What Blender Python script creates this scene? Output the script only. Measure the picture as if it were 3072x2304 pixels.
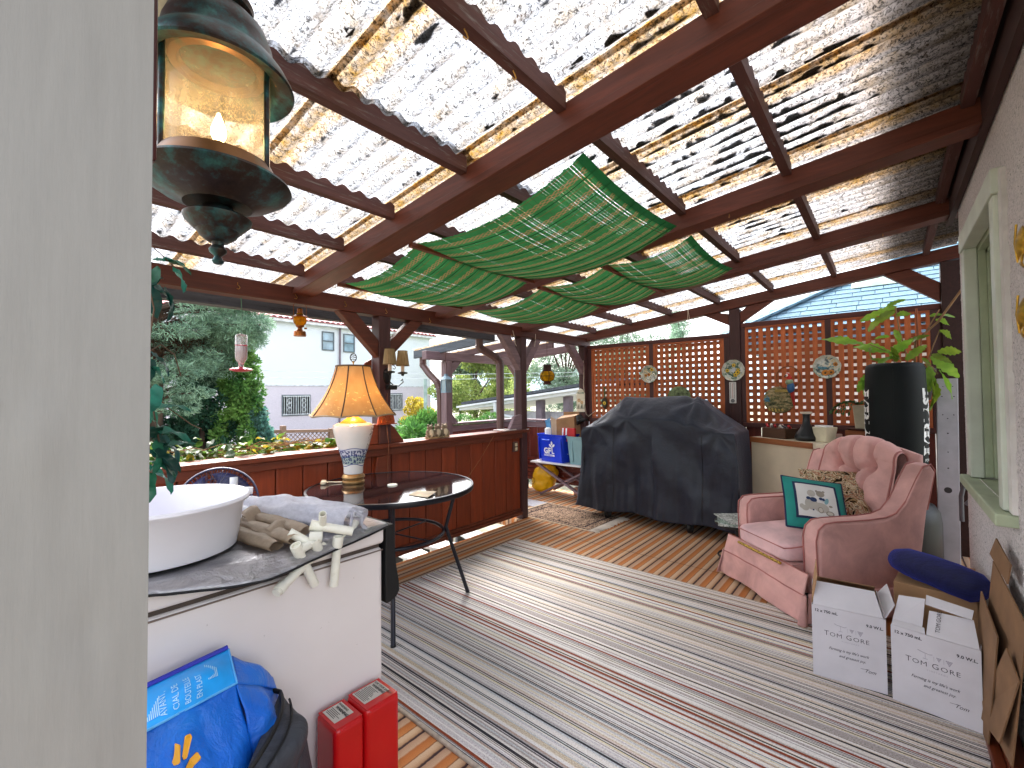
import bpy, bmesh, math, random
import numpy as np
from mathutils import Matrix, Vector, noise as mnoise

random.seed(7)
rng = np.random.default_rng(11)
R = math.radians
PI = math.pi
sc = bpy.context.scene
col = sc.collection
for o in list(bpy.data.objects):
    bpy.data.objects.remove(o)

# ------------------------------------------------------------------ camera, sky, sun, exposure
def make_camera():
    yaw, pitch, roll = 0.702792452, 0.0240773814, -0.00976052714
    f = Vector((-math.sin(yaw) * math.cos(pitch), math.cos(yaw) * math.cos(pitch), math.sin(pitch)))
    r0 = Vector((math.cos(yaw), math.sin(yaw), 0))
    u0 = r0.cross(f)
    r = math.cos(roll) * r0 + math.sin(roll) * u0
    u = r.cross(f)
    cam = bpy.data.cameras.new('camera')
    cam.sensor_width = 36.0
    cam.lens = 36.0 * 1329.69 / 3072.0
    cam.clip_start = 0.02
    cam.clip_end = 1500
    co = bpy.data.objects.new('camera', cam)
    co.matrix_world = Matrix(((r.x, u.x, -f.x, 0), (r.y, u.y, -f.y, 0), (r.z, u.z, -f.z, 1.28), (0, 0, 0, 1)))
    col.objects.link(co)
    sc.camera = co
make_camera()

SUN_EL, SUN_AZ = R(48), R(-70)          # bright overcast, the sun somewhere behind the neighbour's house
w = bpy.data.worlds.new('World')
sc.world = w
w.use_nodes = True
nt = w.node_tree
sky = nt.nodes.new('ShaderNodeTexSky')
sky.sky_type = 'NISHITA'
sky.sun_disc = False
sky.sun_elevation = SUN_EL
sky.sun_rotation = SUN_AZ
sky.dust_density = 4.0
sky.air_density = 1.0
hsv = nt.nodes.new('ShaderNodeHueSaturation')
hsv.inputs['Saturation'].default_value = 0.35
nt.links.new(sky.outputs['Color'], hsv.inputs['Color'])
bg = nt.nodes['Background']
bg.inputs['Strength'].default_value = 0.15
nt.links.new(hsv.outputs['Color'], bg.inputs['Color'])

sd = bpy.data.lights.new('sun', 'SUN')
sd.energy = 1.5
sd.angle = R(30)
sd.color = (1.0, 0.96, 0.9)
so = bpy.data.objects.new('sun', sd)
sdir = Vector((math.sin(SUN_AZ) * math.cos(SUN_EL), math.cos(SUN_AZ) * math.cos(SUN_EL), math.sin(SUN_EL)))
so.rotation_euler = (-sdir).to_track_quat('-Z', 'Y').to_euler()
so.location = (-6, 2, 12)
col.objects.link(so)

vs = sc.view_settings
vs.view_transform = 'Standard'
vs.look = 'None'
vs.exposure = 2.55
vs.gamma = 1.0
vs.use_curve_mapping = False
sc.render.engine = 'CYCLES'
cy = sc.cycles
cy.use_denoising = True
cy.max_bounces = 8
cy.diffuse_bounces = 5
cy.glossy_bounces = 3
cy.transmission_bounces = 6
cy.transparent_max_bounces = 16
cy.sample_clamp_indirect = 6.0
cy.caustics_reflective = False
cy.caustics_refractive = False

# ------------------------------------------------------------------ helpers: colours and materials
def lin(h):
    h = h.lstrip('#')
    out = []
    for i in (0, 2, 4):
        c = int(h[i:i + 2], 16) / 255
        out.append(c / 12.92 if c <= 0.04045 else ((c + 0.055) / 1.055) ** 2.4)
    return (*out, 1.0)

class NG:
    """small wrapper to build node materials"""
    def __init__(s, name):
        s.m = bpy.data.materials.new(name)
        s.m.use_nodes = True
        s.t = s.m.node_tree
        s.p = s.t.nodes['Principled BSDF']
        s.out = s.t.nodes['Material Output']
        s._tc = None
    def n(s, typ, **kw):
        nd = s.t.nodes.new('ShaderNode' + typ)
        for k, v in kw.items():
            if hasattr(nd, k):
                setattr(nd, k, v)
            else:
                nd.inputs[k.replace('_', ' ')].default_value = v
        return nd
    def l(s, a, b):
        s.t.links.new(a, b)
    def co(s, scale=(1, 1, 1), kind='Object', rot=(0, 0, 0), loc=(0, 0, 0)):
        if s._tc is None:
            s._tc = s.n('TexCoord')
        mp = s.n('Mapping')
        mp.inputs['Scale'].default_value = scale
        mp.inputs['Rotation'].default_value = rot
        mp.inputs['Location'].default_value = loc
        s.l(s._tc.outputs[kind], mp.inputs['Vector'])
        return mp.outputs['Vector']
    def noise(s, vec, scale, detail=4, rough=0.55, dist=0.0):
        nd = s.n('TexNoise')
        nd.inputs['Scale'].default_value = scale
        nd.inputs['Detail'].default_value = detail
        nd.inputs['Roughness'].default_value = rough
        nd.inputs['Distortion'].default_value = dist
        s.l(vec, nd.inputs['Vector'])
        return nd.outputs['Fac']
    def ramp(s, fac, stops, interp='LINEAR'):
        r = s.n('ValToRGB')
        cr = r.color_ramp
        cr.interpolation = interp
        while len(cr.elements) < len(stops):
            cr.elements.new(0.5)
        for e, (p, c) in zip(cr.elements, stops):
            e.position = p
            e.color = lin(c) if isinstance(c, str) else (c, c, c, 1)
        s.l(fac, r.inputs['Fac'])
        return r.outputs['Color']
    def mix(s, fac, a, b, mode='MIX'):
        m = s.n('Mix', data_type='RGBA', blend_type=mode)
        for v, i in ((fac, 0), (a, 6), (b, 7)):
            if hasattr(v, 'is_output') or hasattr(v, 'links'):
                s.l(v, m.inputs[i])
            elif isinstance(v, str):
                m.inputs[i].default_value = lin(v)
            else:
                m.inputs[i].default_value = v
        return m.outputs[2]
    def math(s, op, a, b=None, clamp=False):
        m = s.n('Math', operation=op)
        m.use_clamp = clamp
        for v, i in ((a, 0), (b, 1)):
            if v is None:
                continue
            if hasattr(v, 'links'):
                s.l(v, m.inputs[i])
            else:
                m.inputs[i].default_value = v
        return m.outputs[0]
    def sep(s, vec):
        x = s.n('SeparateXYZ')
        s.l(vec, x.inputs[0])
        return x.outputs
    def bump(s, h, strength=0.3, dist=0.01):
        b = s.n('Bump')
        b.inputs['Strength'].default_value = strength
        b.inputs['Distance'].default_value = dist
        s.l(h, b.inputs['Height'])
        s.l(b.outputs[0], s.p.inputs['Normal'])
        return b
    def base(s, c):
        if isinstance(c, str):
            s.p.inputs['Base Color'].default_value = lin(c)
        else:
            s.l(c, s.p.inputs['Base Color'])
    def set(s, rough=None, metal=None, spec=None, **kw):
        if rough is not None: s.p.inputs['Roughness'].default_value = rough
        if metal is not None: s.p.inputs['Metallic'].default_value = metal
        if spec is not None: s.p.inputs['Specular IOR Level'].default_value = spec
        for k, v in kw.items():
            s.p.inputs[k.replace('_', ' ')].default_value = v
        return s

def shade(h, k):
    h = h.lstrip('#')
    return '#' + ''.join('%02x' % max(0, min(255, int(int(h[i:i + 2], 16) * k))) for i in (0, 2, 4))

def plain(name, c, rough=0.6, metal=0.0, spec=0.4, var=0.12, vscale=6.0, bump=0.0, bscale=60.0, dirt=None, dscale=3.0, stretch=(1, 1, 1), **kw):
    g = NG(name)
    v = g.co(stretch)
    f = g.noise(v, vscale, 5)
    cc = g.ramp(f, [(0.3, shade(c, 1 - var)), (0.7, shade(c, 1 + var))])
    if dirt:
        d = g.noise(v, dscale, 8, 0.7)
        dm = g.ramp(d, [(0.56, 0.0), (0.72, 1.0)])
        cc = g.mix(dm, cc, dirt)
    g.base(cc)
    g.set(rough, metal, spec, **kw)
    if bump:
        g.bump(g.noise(v, bscale, 6), bump, 0.004)
    return g.m

def wood(name, c, axis='x', rough=0.55, var=0.22, grain=1.0, wear=None, bump=0.25, spec=0.35):
    """painted or stained timber, grain running along one local axis"""
    g = NG(name)
    st = {'x': (1.2, 14, 14), 'y': (14, 1.2, 14), 'z': (14, 14, 1.2)}[axis]
    v = g.co(st)
    oi = g.n('ObjectInfo')
    add = g.n('VectorMath', operation='ADD')
    g.l(v, add.inputs[0])
    mul = g.n('VectorMath', operation='SCALE')
    mul.inputs[0].default_value = (17.0, 31.0, 23.0)
    g.l(oi.outputs['Random'], mul.inputs['Scale'])
    g.l(mul.outputs[0], add.inputs[1])
    vv = add.outputs[0]
    f = g.noise(vv, 2.6 * grain, 8, 0.65, 0.6)
    cc = g.ramp(f, [(0.25, shade(c, 1 - var)), (0.55, c), (0.8, shade(c, 1 + var))])
    rb = g.math('MULTIPLY_ADD', oi.outputs['Random'], 0.3)
    rb.node.inputs[2].default_value = 0.85
    hs = g.n('HueSaturation')
    g.l(rb, hs.inputs['Value'])
    g.l(cc, hs.inputs['Color'])
    cc = hs.outputs[0]
    if wear:
        d = g.noise(vv, 5.0, 9, 0.75)
        cc = g.mix(g.ramp(d, [(0.55, 0.0), (0.66, 1.0)]), cc, wear)
    g.base(cc)
    g.set(rough, 0, spec)
    g.bump(f, bump, 0.004)
    return g.m

def glassy(name, tint='#e8f0f0', alpha=0.25, rough=0.04):
    g = NG(name)
    tr = g.n('BsdfTransparent')
    tr.inputs[0].default_value = lin(tint)
    gl = g.n('BsdfGlossy')
    gl.inputs['Roughness'].default_value = rough
    lw = g.n('LayerWeight')
    lw.inputs['Blend'].default_value = 0.35
    f = g.math('MULTIPLY_ADD', lw.outputs['Fresnel'], 0.8)
    f.node.inputs[2].default_value = alpha * 0.3
    ms = g.n('MixShader')
    g.l(f, ms.inputs[0]); g.l(tr.outputs[0], ms.inputs[1]); g.l(gl.outputs[0], ms.inputs[2])
    df = g.n('BsdfDiffuse')
    df.inputs[0].default_value = lin(tint)
    m2 = g.n('MixShader')
    m2.inputs[0].default_value = alpha
    g.l(ms.outputs[0], m2.inputs[1]); g.l(df.outputs[0], m2.inputs[2])
    g.l(m2.outputs[0], g.out.inputs['Surface'])
    return g.m

def translucent(name, c, amount=0.6, rough=0.6, color_node=None, var=0.1, vscale=8):
    g = NG(name)
    v = g.co()
    cc = g.ramp(g.noise(v, vscale, 5), [(0.3, shade(c, 1 - var)), (0.7, shade(c, 1 + var))])
    g.base(cc)
    g.set(rough, 0, 0.3)
    tl = g.n('BsdfTranslucent')
    g.l(cc, tl.inputs[0])
    ms = g.n('MixShader')
    ms.inputs[0].default_value = amount
    g.l(g.p.outputs[0], ms.inputs[1]); g.l(tl.outputs[0], ms.inputs[2])
    g.l(ms.outputs[0], g.out.inputs['Surface'])
    return g.m

def emit(name, c, s):
    g = NG(name)
    g.base(c)
    g.p.inputs['Emission Color'].default_value = lin(c)
    g.p.inputs['Emission Strength'].default_value = s
    return g.m

# ------------------------------------------------------------------ helpers: meshes and objects
WM = {}                      # world matrix of every root / part, kept by hand

def thing(name, label, cat, loc=(0, 0, 0), rz=0.0, group=None, rot=None):
    o = bpy.data.objects.new(name, None)
    o.empty_display_size = 0.05
    o.location = loc
    o.rotation_euler = rot if rot else (0, 0, rz)
    o['label'] = label
    o['category'] = cat
    if group: o['group'] = group
    col.objects.link(o)
    WM[o.name] = Matrix.Translation(Vector(loc)) @ o.rotation_euler.to_matrix().to_4x4()
    return o

def tag(o, label, cat, group=None):
    o['label'] = label
    o['category'] = cat
    if group: o['group'] = group
    return o

class MB:
    def __init__(s):
        s.v, s.f, s.mi, s.k = [], [], [], 0
    def mat(s, k):
        s.k = k
        return s
    def add(s, verts, faces, M=None):
        b = len(s.v)
        for p in verts:
            p = Vector(p)
            s.v.append(M @ p if M else p)
        for f in faces:
            s.f.append([b + i for i in f])
            s.mi.append(s.k)
        return s
    def box(s, a, b, M=None):
        x0, y0, z0 = a; x1, y1, z1 = b
        vv = [(x0, y0, z0), (x1, y0, z0), (x1, y1, z0), (x0, y1, z0), (x0, y0, z1), (x1, y0, z1), (x1, y1, z1), (x0, y1, z1)]
        return s.add(vv, [(0, 3, 2, 1), (4, 5, 6, 7), (0, 1, 5, 4), (1, 2, 6, 5), (2, 3, 7, 6), (3, 0, 4, 7)], M)
    def hexa(s, p):          # 8 corners, bottom loop then top loop
        return s.add(p, [(0, 3, 2, 1), (4, 5, 6, 7), (0, 1, 5, 4), (1, 2, 6, 5), (2, 3, 7, 6), (3, 0, 4, 7)])
    def bar(s, p0, p1, w, h, up=(0, 0, 1)):
        p0, p1 = Vector(p0), Vector(p1)
        d = (p1 - p0).normalized()
        x = d.cross(Vector(up))
        if x.length < 1e-4: x = d.cross(Vector((1, 0, 0)))
        x.normalize()
        z = x.cross(d)
        q = []
        for p in (p0, p1):
            for sx, sz in ((-1, -1), (1, -1), (1, 1), (-1, 1)):
                q.append(p + x * sx * w / 2 + z * sz * h / 2)
        return s.add(q, [(0, 1, 2, 3), (7, 6, 5, 4), (0, 4, 5, 1), (1, 5, 6, 2), (2, 6, 7, 3), (3, 7, 4, 0)])
    def tube(s, pts, r, n=8, cap=True, closed=False):
        pts = [Vector(p) for p in pts]
        m = len(pts)
        rr = r if isinstance(r, (list, tuple)) else [r] * m
        rings = []
        prev = None
        for i, p in enumerate(pts):
            if closed:
                d = pts[(i + 1) % m] - pts[i - 1]
            else:
                d = pts[min(i + 1, m - 1)] - pts[max(i - 1, 0)]
            d.normalize()
            if prev is None:
                a = d.cross(Vector((0, 0, 1)))
                if a.length < 0.05: a = d.cross(Vector((1, 0, 0)))
            else:
                a = prev - d * prev.dot(d)
                if a.length < 1e-5: a = d.cross(Vector((0, 0, 1)))
            a.normalize()
            prev = a
            b = d.cross(a)
            rings.append([p + (a * math.cos(2 * PI * k / n) + b * math.sin(2 * PI * k / n)) * rr[i] for k in range(n)])
        vv = [q for ring in rings for q in ring]
        ff = []
        for i in range(m if closed else m - 1):
            j = (i + 1) % m
            for k in range(n):
                k2 = (k + 1) % n
                ff.append((i * n + k, i * n + k2, j * n + k2, j * n + k))
        if cap and not closed:
            ff.append(tuple(range(n - 1, -1, -1)))
            ff.append(tuple((m - 1) * n + k for k in range(n)))
        return s.add(vv, ff)
    def lathe(s, prof, n=32, c=(0, 0, 0), M=None, sx=1.0, sy=1.0, a0=0.0, a1=2 * PI):
        full = abs(a1 - a0 - 2 * PI) < 1e-6
        nn = n if full else n + 1
        vv = []
        for r, z in prof:
            for k in range(nn):
                a = a0 + (a1 - a0) * k / n
                vv.append((c[0] + r * sx * math.cos(a), c[1] + r * sy * math.sin(a), c[2] + z))
        ff = []
        for i in range(len(prof) - 1):
            for k in range(n):
                k2 = (k + 1) % nn
                ff.append((i * nn + k, i * nn + k2, (i + 1) * nn + k2, (i + 1) * nn + k))
        if full:
            if prof[0][0] > 1e-6: ff.append(tuple(range(nn - 1, -1, -1)))
            if prof[-1][0] > 1e-6: ff.append(tuple((len(prof) - 1) * nn + k for k in range(nn)))
        return s.add(vv, ff, M)
    def shell(s, prof, n=32, c=(0, 0, 0), M=None, sx=1.0, sy=1.0):    # open lathe, no caps
        vv = [(c[0] + r * sx * math.cos(2 * PI * k / n), c[1] + r * sy * math.sin(2 * PI * k / n), c[2] + z) for r, z in prof for k in range(n)]
        ff = [(i * n + k, i * n + (k + 1) % n, (i + 1) * n + (k + 1) % n, (i + 1) * n + k) for i in range(len(prof) - 1) for k in range(n)]
        return s.add(vv, ff, M)
    def prism(s, poly, axis, a, b):
        """2-D outline extruded along a world axis: x -> (y,z), y -> (x,z), z -> (x,y)"""
        def P(u, v, t):
            return {'x': (t, u, v), 'y': (u, t, v), 'z': (u, v, t)}[axis]
        n = len(poly)
        vv = [P(u, v, a) for u, v in poly] + [P(u, v, b) for u, v in poly]
        ff = [tuple(range(n - 1, -1, -1)), tuple(range(n, 2 * n))]
        ff += [(i, (i + 1) % n, n + (i + 1) % n, n + i) for i in range(n)]
        return s.add(vv, ff)
    def grid(s, fn, nu, nv, M=None):
        vv = [fn(i / nu, j / nv) for j in range(nv + 1) for i in range(nu + 1)]
        ff = [(j * (nu + 1) + i, j * (nu + 1) + i + 1, (j + 1) * (nu + 1) + i + 1, (j + 1) * (nu + 1) + i) for j in range(nv) for i in range(nu)]
        return s.add(vv, ff, M)
    def ball(s, c, r, nu=16, nv=10, M=None):
        if not isinstance(r, (tuple, list)): r = (r, r, r)
        vv = []
        for j in range(nv + 1):
            t = PI * j / nv
            for i in range(nu):
                a = 2 * PI * i / nu
                vv.append((c[0] + r[0] * math.sin(t) * math.cos(a), c[1] + r[1] * math.sin(t) * math.sin(a), c[2] - r[2] * math.cos(t)))
        ff = [(j * nu + i, j * nu + (i + 1) % nu, (j + 1) * nu + (i + 1) % nu, (j + 1) * nu + i) for j in range(nv) for i in range(nu)]
        return s.add(vv, ff, M)
    def mesh(s, name, mats, smooth=None):
        me = bpy.data.meshes.new(name)
        me.from_pydata([tuple(p) for p in s.v], [], s.f)
        mats = mats if isinstance(mats, (list, tuple)) else [mats]
        for m in mats: me.materials.append(m)
        if len(mats) > 1: me.polygons.foreach_set('material_index', s.mi)
        bm = bmesh.new()
        bm.from_mesh(me)
        if s.v and len(s.v) < 60000:
            bmesh.ops.recalc_face_normals(bm, faces=bm.faces)
        if smooth is not None:
            for f in bm.faces: f.smooth = True
            for e in bm.edges:
                if len(e.link_faces) == 2 and e.calc_face_angle(0) > R(smooth): e.smooth = False
        bm.to_mesh(me)
        bm.free()
        return me
    def build(s, name, mats, parent=None, smooth=None, bevel=0.0, seg=2, sub=0, solid=0.0, world=True, kind=None, label=None):
        if parent is not None and world:
            inv = WM[parent.name].inverted()
            s.v = [inv @ Vector(p) for p in s.v]
        return put(name, s.mesh(name, mats, smooth), parent, bevel=bevel, seg=seg, sub=sub, solid=solid, kind=kind, label=label)

def put(name, me, parent=None, loc=None, rot=None, scale=None, bevel=0.0, seg=2, sub=0, solid=0.0, kind=None, label=None):
    o = bpy.data.objects.new(name, me)
    col.objects.link(o)
    if parent is not None:
        o.parent = parent
        WM[o.name] = WM[parent.name]
    else:
        WM[o.name] = Matrix.Identity(4)
    if loc is not None: o.location = loc
    if rot is not None: o.rotation_euler = rot
    if scale is not None: o.scale = scale
    if bevel:
        m = o.modifiers.new('bevel', 'BEVEL'); m.width = bevel; m.segments = seg; m.limit_method = 'ANGLE'; m.angle_limit = R(40)
        m.harden_normals = False
    if sub:
        m = o.modifiers.new('subd', 'SUBSURF'); m.levels = sub; m.render_levels = sub
    if solid:
        m = o.modifiers.new('solid', 'SOLIDIFY'); m.thickness = abs(solid); m.offset = 0.0
    if kind: o['kind'] = kind
    if label: o['label'] = label
    return o

def copy_thing(o, parent=None, label=None, loc=None, rz=None):
    c = o.copy()
    col.objects.link(c)
    if parent: c.parent = parent
    if loc is not None: c.location = loc
    if rz is not None: c.rotation_euler = (0, 0, rz)
    if label: c['label'] = label
    for ch in [x for x in bpy.data.objects if x.parent == o]:
        copy_thing(ch, c)
    return c

def frame_m(o, r, u):
    r = Vector(r).normalized(); u = Vector(u); n = r.cross(u).normalized(); u = n.cross(r)
    return Matrix(((r.x, u.x, n.x, o[0]), (r.y, u.y, n.y, o[1]), (r.z, u.z, n.z, o[2]), (0, 0, 0, 1)))

def text_geo(txt, size, align='LEFT', bold=0.0, shear=0.0, space=1.0):
    cu = bpy.data.curves.new('lettering', 'FONT')
    cu.body = txt; cu.size = size; cu.align_x = align; cu.offset = bold; cu.shear = shear; cu.space_character = space
    cu.resolution_u = 2
    ob = bpy.data.objects.new('lettering', cu)
    col.objects.link(ob)
    dg = bpy.context.evaluated_depsgraph_get()
    dg.update()
    me = ob.evaluated_get(dg).to_mesh()
    v = [tuple(p.co) for p in me.vertices]
    f = [tuple(p.vertices) for p in me.polygons]
    ob.evaluated_get(dg).to_mesh_clear()
    bpy.data.objects.remove(ob)
    bpy.data.curves.remove(cu)
    return v, f

def numpy_mesh(name, verts, quads, mat, smooth=False):
    me = bpy.data.meshes.new(name)
    nv, nq = len(verts), len(quads)
    me.vertices.add(nv); me.vertices.foreach_set('co', np.asarray(verts, np.float32).ravel())
    me.loops.add(nq * 4); me.loops.foreach_set('vertex_index', np.asarray(quads, np.int32).ravel())
    me.polygons.add(nq); me.polygons.foreach_set('loop_start', np.arange(nq, dtype=np.int32) * 4)
    me.materials.append(mat)
    me.update(calc_edges=True)
    me.validate()
    return me

def leaf_cloud(centres, size, aspect=0.5, droop=0.0, dirs=None, bend=0.25):
    """leaf-sized quads (two per leaf, folded) at given points -> verts, quads"""
    n = len(centres)
    a = rng.normal(size=(n, 3)) if dirs is None else dirs + rng.normal(size=(n, 3)) * 0.5
    a[:, 2] -= droop
    a /= np.linalg.norm(a, axis=1)[:, None]
    b = rng.normal(size=(n, 3)); b -= a * (a * b).sum(1)[:, None]; b /= np.linalg.norm(b, axis=1)[:, None]
    c = np.cross(a, b)
    s = size * rng.uniform(0.6, 1.3, size=(n, 1))
    w = s * aspect
    p = np.asarray(centres)
    v = np.stack([p - a * s * 0.5, p + b * w * 0.5 + c * s * bend * 0.4, p + a * s * 0.5, p - b * w * 0.5 + c * s * bend * 0.4], 1).reshape(-1, 3)
    q = np.arange(n * 4).reshape(n, 4)
    return v, q
# ------------------------------------------------------------------ materials of the place
M = {}
M['beam_y'] = wood('beam_y', '#5c2d20', 'y', 0.5, wear=None)
M['beam_x'] = wood('beam_x', '#5c2d20', 'x', 0.5)
M['post'] = wood('post_paint', '#4a2e2e', 'z', 0.55)
M['trim_x'] = wood('trim_x', '#552c28', 'x', 0.5)
M['trim_y'] = wood('trim_y', '#6c3522', 'y', 0.45)
M['board'] = wood('board_paint', '#7c351a', 'z', 0.5, var=0.16, bump=0.15)
M['siding'] = wood('siding_paint', '#6e2f24', 'z', 0.55)
M['lattice'] = wood('lattice_stain', '#b8643a', 'z', 0.6, var=0.14)
M['lattice_h'] = wood('lattice_stain_across', '#a05432', 'x', 0.6, var=0.14)
M['purlin'] = wood('purlin_paint', '#553430', 'y', 0.7, wear='#6f6460', bump=0.4)
M['grey_wood'] = wood('weathered_wood', '#55555a', 'y', 0.85, wear='#2c2c2c', bump=0.5)
M['grey_wood_x'] = wood('weathered_wood_x', '#5a6068', 'x', 0.85, wear='#33363b', bump=0.5)
M['purple'] = wood('landing_paint', '#7d666b', 'y', 0.6)
M['purple_x'] = wood('landing_paint_x', '#7d666b', 'x', 0.6)
M['purple_z'] = wood('landing_paint_z', '#7d666b', 'z', 0.6)
M['white'] = plain('white_paint', '#e9e9ea', 0.5, var=0.03)
M['steel_black'] = plain('black_metal', '#17171c', 0.4, 0.3, 0.5, var=0.1)
M['wire'] = plain('thin_wire', '#a08c74', 0.6)
M['dark_wire'] = plain('dark_wire', '#2a2422', 0.6)
M['brass'] = plain('brass', '#b98b4a', 0.32, 0.85, 0.5, var=0.15)
M['bronze'] = plain('dark_bronze', '#2a1c16', 0.5, 0.5, 0.5, var=0.3, dirt='#2f4a42', dscale=9)
M['black_plastic'] = plain('black_plastic', '#101113', 0.45, 0, 0.5)

def deck_carpet():
    g = NG('striped_deck_carpet')
    v = g.co()
    x, y, z = g.sep(v)
    wob = g.math('MULTIPLY', g.math('SUBTRACT', g.noise(v, 55, 2), 0.5), 0.006)
    u = g.math('FRACT', g.math('DIVIDE', g.math('ADD', g.math('ADD', x, wob), 9.95), 0.119))
    c = g.ramp(u, [(0.0, '#3b2b2e'), (0.055, '#3b2b2e'), (0.075, '#a8876e'), (0.30, '#bb9c82'), (0.36, '#a5663c'), (0.46, '#b5703f'),
                   (0.62, '#bc7c4b'), (0.66, '#7a4c30'), (0.69, '#c9ab8e'), (0.84, '#c2a184'), (0.95, '#a98566'), (0.985, '#5a4038')])
    spk = g.noise(v, 420, 3, 0.7)
    c = g.mix(0.45, c, g.ramp(spk, [(0.3, 0.22), (0.7, 0.85)]), 'OVERLAY')
    big = g.noise(v, 1.6, 4)
    c = g.mix(0.22, c, g.ramp(big, [(0.35, 0.35), (0.7, 0.75)]), 'OVERLAY')
    seam = g.math('ABSOLUTE', g.math('SUBTRACT', y, 3.37))
    c = g.mix(g.math('LESS_THAN', seam, 0.0025), c, '#4a3428')
    g.base(c)
    g.set(0.92, 0, 0.15)
    g.bump(spk, 0.5, 0.004)
    return g.m
M['deck'] = deck_carpet()

def rug_mat():
    g = NG('multistripe_loop_rug')
    v = g.co()
    x, y, z = g.sep(v)
    wv = g.co((9, 9, 9))
    wob = g.math('MULTIPLY', g.math('SUBTRACT', g.noise(g.co((6, 60, 1)), 1.0, 3), 0.5), 0.004)
    yy = g.math('ADD', y, wob)
    def cells(scale, off):
        vo = g.n('TexVoronoi', voronoi_dimensions='1D', feature='F1')
        vo.inputs['Scale'].default_value = scale
        vo.inputs['Randomness'].default_value = 1.0
        g.l(g.math('ADD', yy, off), vo.inputs['W'])
        s2 = g.n('SeparateColor')
        g.l(vo.outputs['Color'], s2.inputs[0])
        return s2.outputs
    a = cells(165, 4.3)
    c = g.ramp(a[0], [(0.0, '#d3cec9'), (0.12, '#c4b6a2'), (0.22, '#dcd6d0'), (0.36, '#a59d9c'), (0.44, '#cfc0b8'), (0.53, '#d3c8ac'), (0.61, '#b9bcc0'),
                      (0.68, '#dad6d5'), (0.80, '#a8948a'), (0.85, '#c2bdc0'), (0.93, '#858080'), (0.96, '#d6d1cf')], 'CONSTANT')
    b = cells(270, 1.7)
    dark = g.math('GREATER_THAN', b[1], 0.855)
    c = g.mix(dark, c, '#36343a')
    r2 = cells(92, 8.1)
    rust = g.math('GREATER_THAN', r2[2], 0.965)
    c = g.mix(rust, c, '#84402a')
    # flecks of pile along the stripes
    fl = g.noise(g.co((160, 300, 1)), 1.0, 2, 0.6)
    c = g.mix(0.55, c, g.ramp(fl, [(0.32, 0.12), (0.62, 0.8)]), 'OVERLAY')
    st = g.noise(v, 2.2, 6, 0.65)
    c = g.mix(g.ramp(st, [(0.55, 0.0), (0.8, 0.4)]), c, '#8f7d68')
    g.base(c)
    g.set(0.95, 0, 0.1)
    g.bump(fl, 0.8, 0.005)
    return g.m
M['rug'] = rug_mat()

PITCH = 0.081
def roof_sheet_mat():
    g = NG('dirty_translucent_corrugated_sheet')
    v = g.co()
    x, y, z = g.sep(v)
    # fibreglass strands
    f1 = g.noise(v, 85, 5, 0.75, 1.2)
    strands = g.ramp(f1, [(0.38, 0.08), (0.45, 0.40), (0.52, 1.0)])
    f2 = g.noise(v, 9, 8, 0.75)
    c = g.mix(g.ramp(f2, [(0.45, 0.0), (0.72, 0.85)]), '#b2b6bd', '#8d7448')
    # algae under the overlaps of the sheets
    lap = g.math('FRACT', g.math('DIVIDE', g.math('ADD', y, 12.673), 0.567))
    lm = g.ramp(lap, [(0.0, 1.0), (0.12, 1.0), (0.185, 0.8), (0.2, 0.0), (0.985, 0.0), (1.0, 1.0)])
    f3 = g.noise(v, 24, 6, 0.7)
    lm2 = g.mix(1.0, lm, g.ramp(f3, [(0.3, 1.0), (0.65, 0.35)]), 'MULTIPLY')
    c = g.mix(lm2, c, '#96701e')
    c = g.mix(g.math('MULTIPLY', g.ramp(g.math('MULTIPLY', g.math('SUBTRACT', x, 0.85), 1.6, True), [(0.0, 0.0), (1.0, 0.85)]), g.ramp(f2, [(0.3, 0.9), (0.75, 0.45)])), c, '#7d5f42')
    spots = g.noise(v, 46, 6, 0.8)
    c = g.mix(g.ramp(spots, [(0.57, 0.0), (0.66, 0.9)]), c, '#33220f')
    c = g.mix(1.0, c, strands, 'MULTIPLY')
    # dirt settles in the valleys of the corrugation; trough shading is painted in too
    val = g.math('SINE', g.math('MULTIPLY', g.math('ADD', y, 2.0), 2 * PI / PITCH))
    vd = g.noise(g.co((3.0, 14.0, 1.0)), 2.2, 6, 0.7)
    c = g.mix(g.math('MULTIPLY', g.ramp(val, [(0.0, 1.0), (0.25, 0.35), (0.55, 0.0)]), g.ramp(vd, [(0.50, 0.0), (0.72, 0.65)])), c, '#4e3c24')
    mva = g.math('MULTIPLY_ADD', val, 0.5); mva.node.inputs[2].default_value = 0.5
    vb = g.ramp(mva, [(0.0, 0.55), (1.0, 1.0)])  # corrugation shading painted into the sheet colour, troughs darker than crests
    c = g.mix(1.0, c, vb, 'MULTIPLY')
    tl = g.n('BsdfTranslucent')
    g.l(c, tl.inputs[0])
    g.base(c)
    g.set(0.35, 0, 0.35)
    ms = g.n('MixShader')
    ms.inputs[0].default_value = 0.82
    g.l(g.p.outputs[0], ms.inputs[1]); g.l(tl.outputs[0], ms.inputs[2])
    g.l(ms.outputs[0], g.out.inputs['Surface'])
    return g.m
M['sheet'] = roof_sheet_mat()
M['moss'] = plain('roof_moss', '#2c2010', 0.95, var=0.4, bump=0.6, bscale=150)

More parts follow.
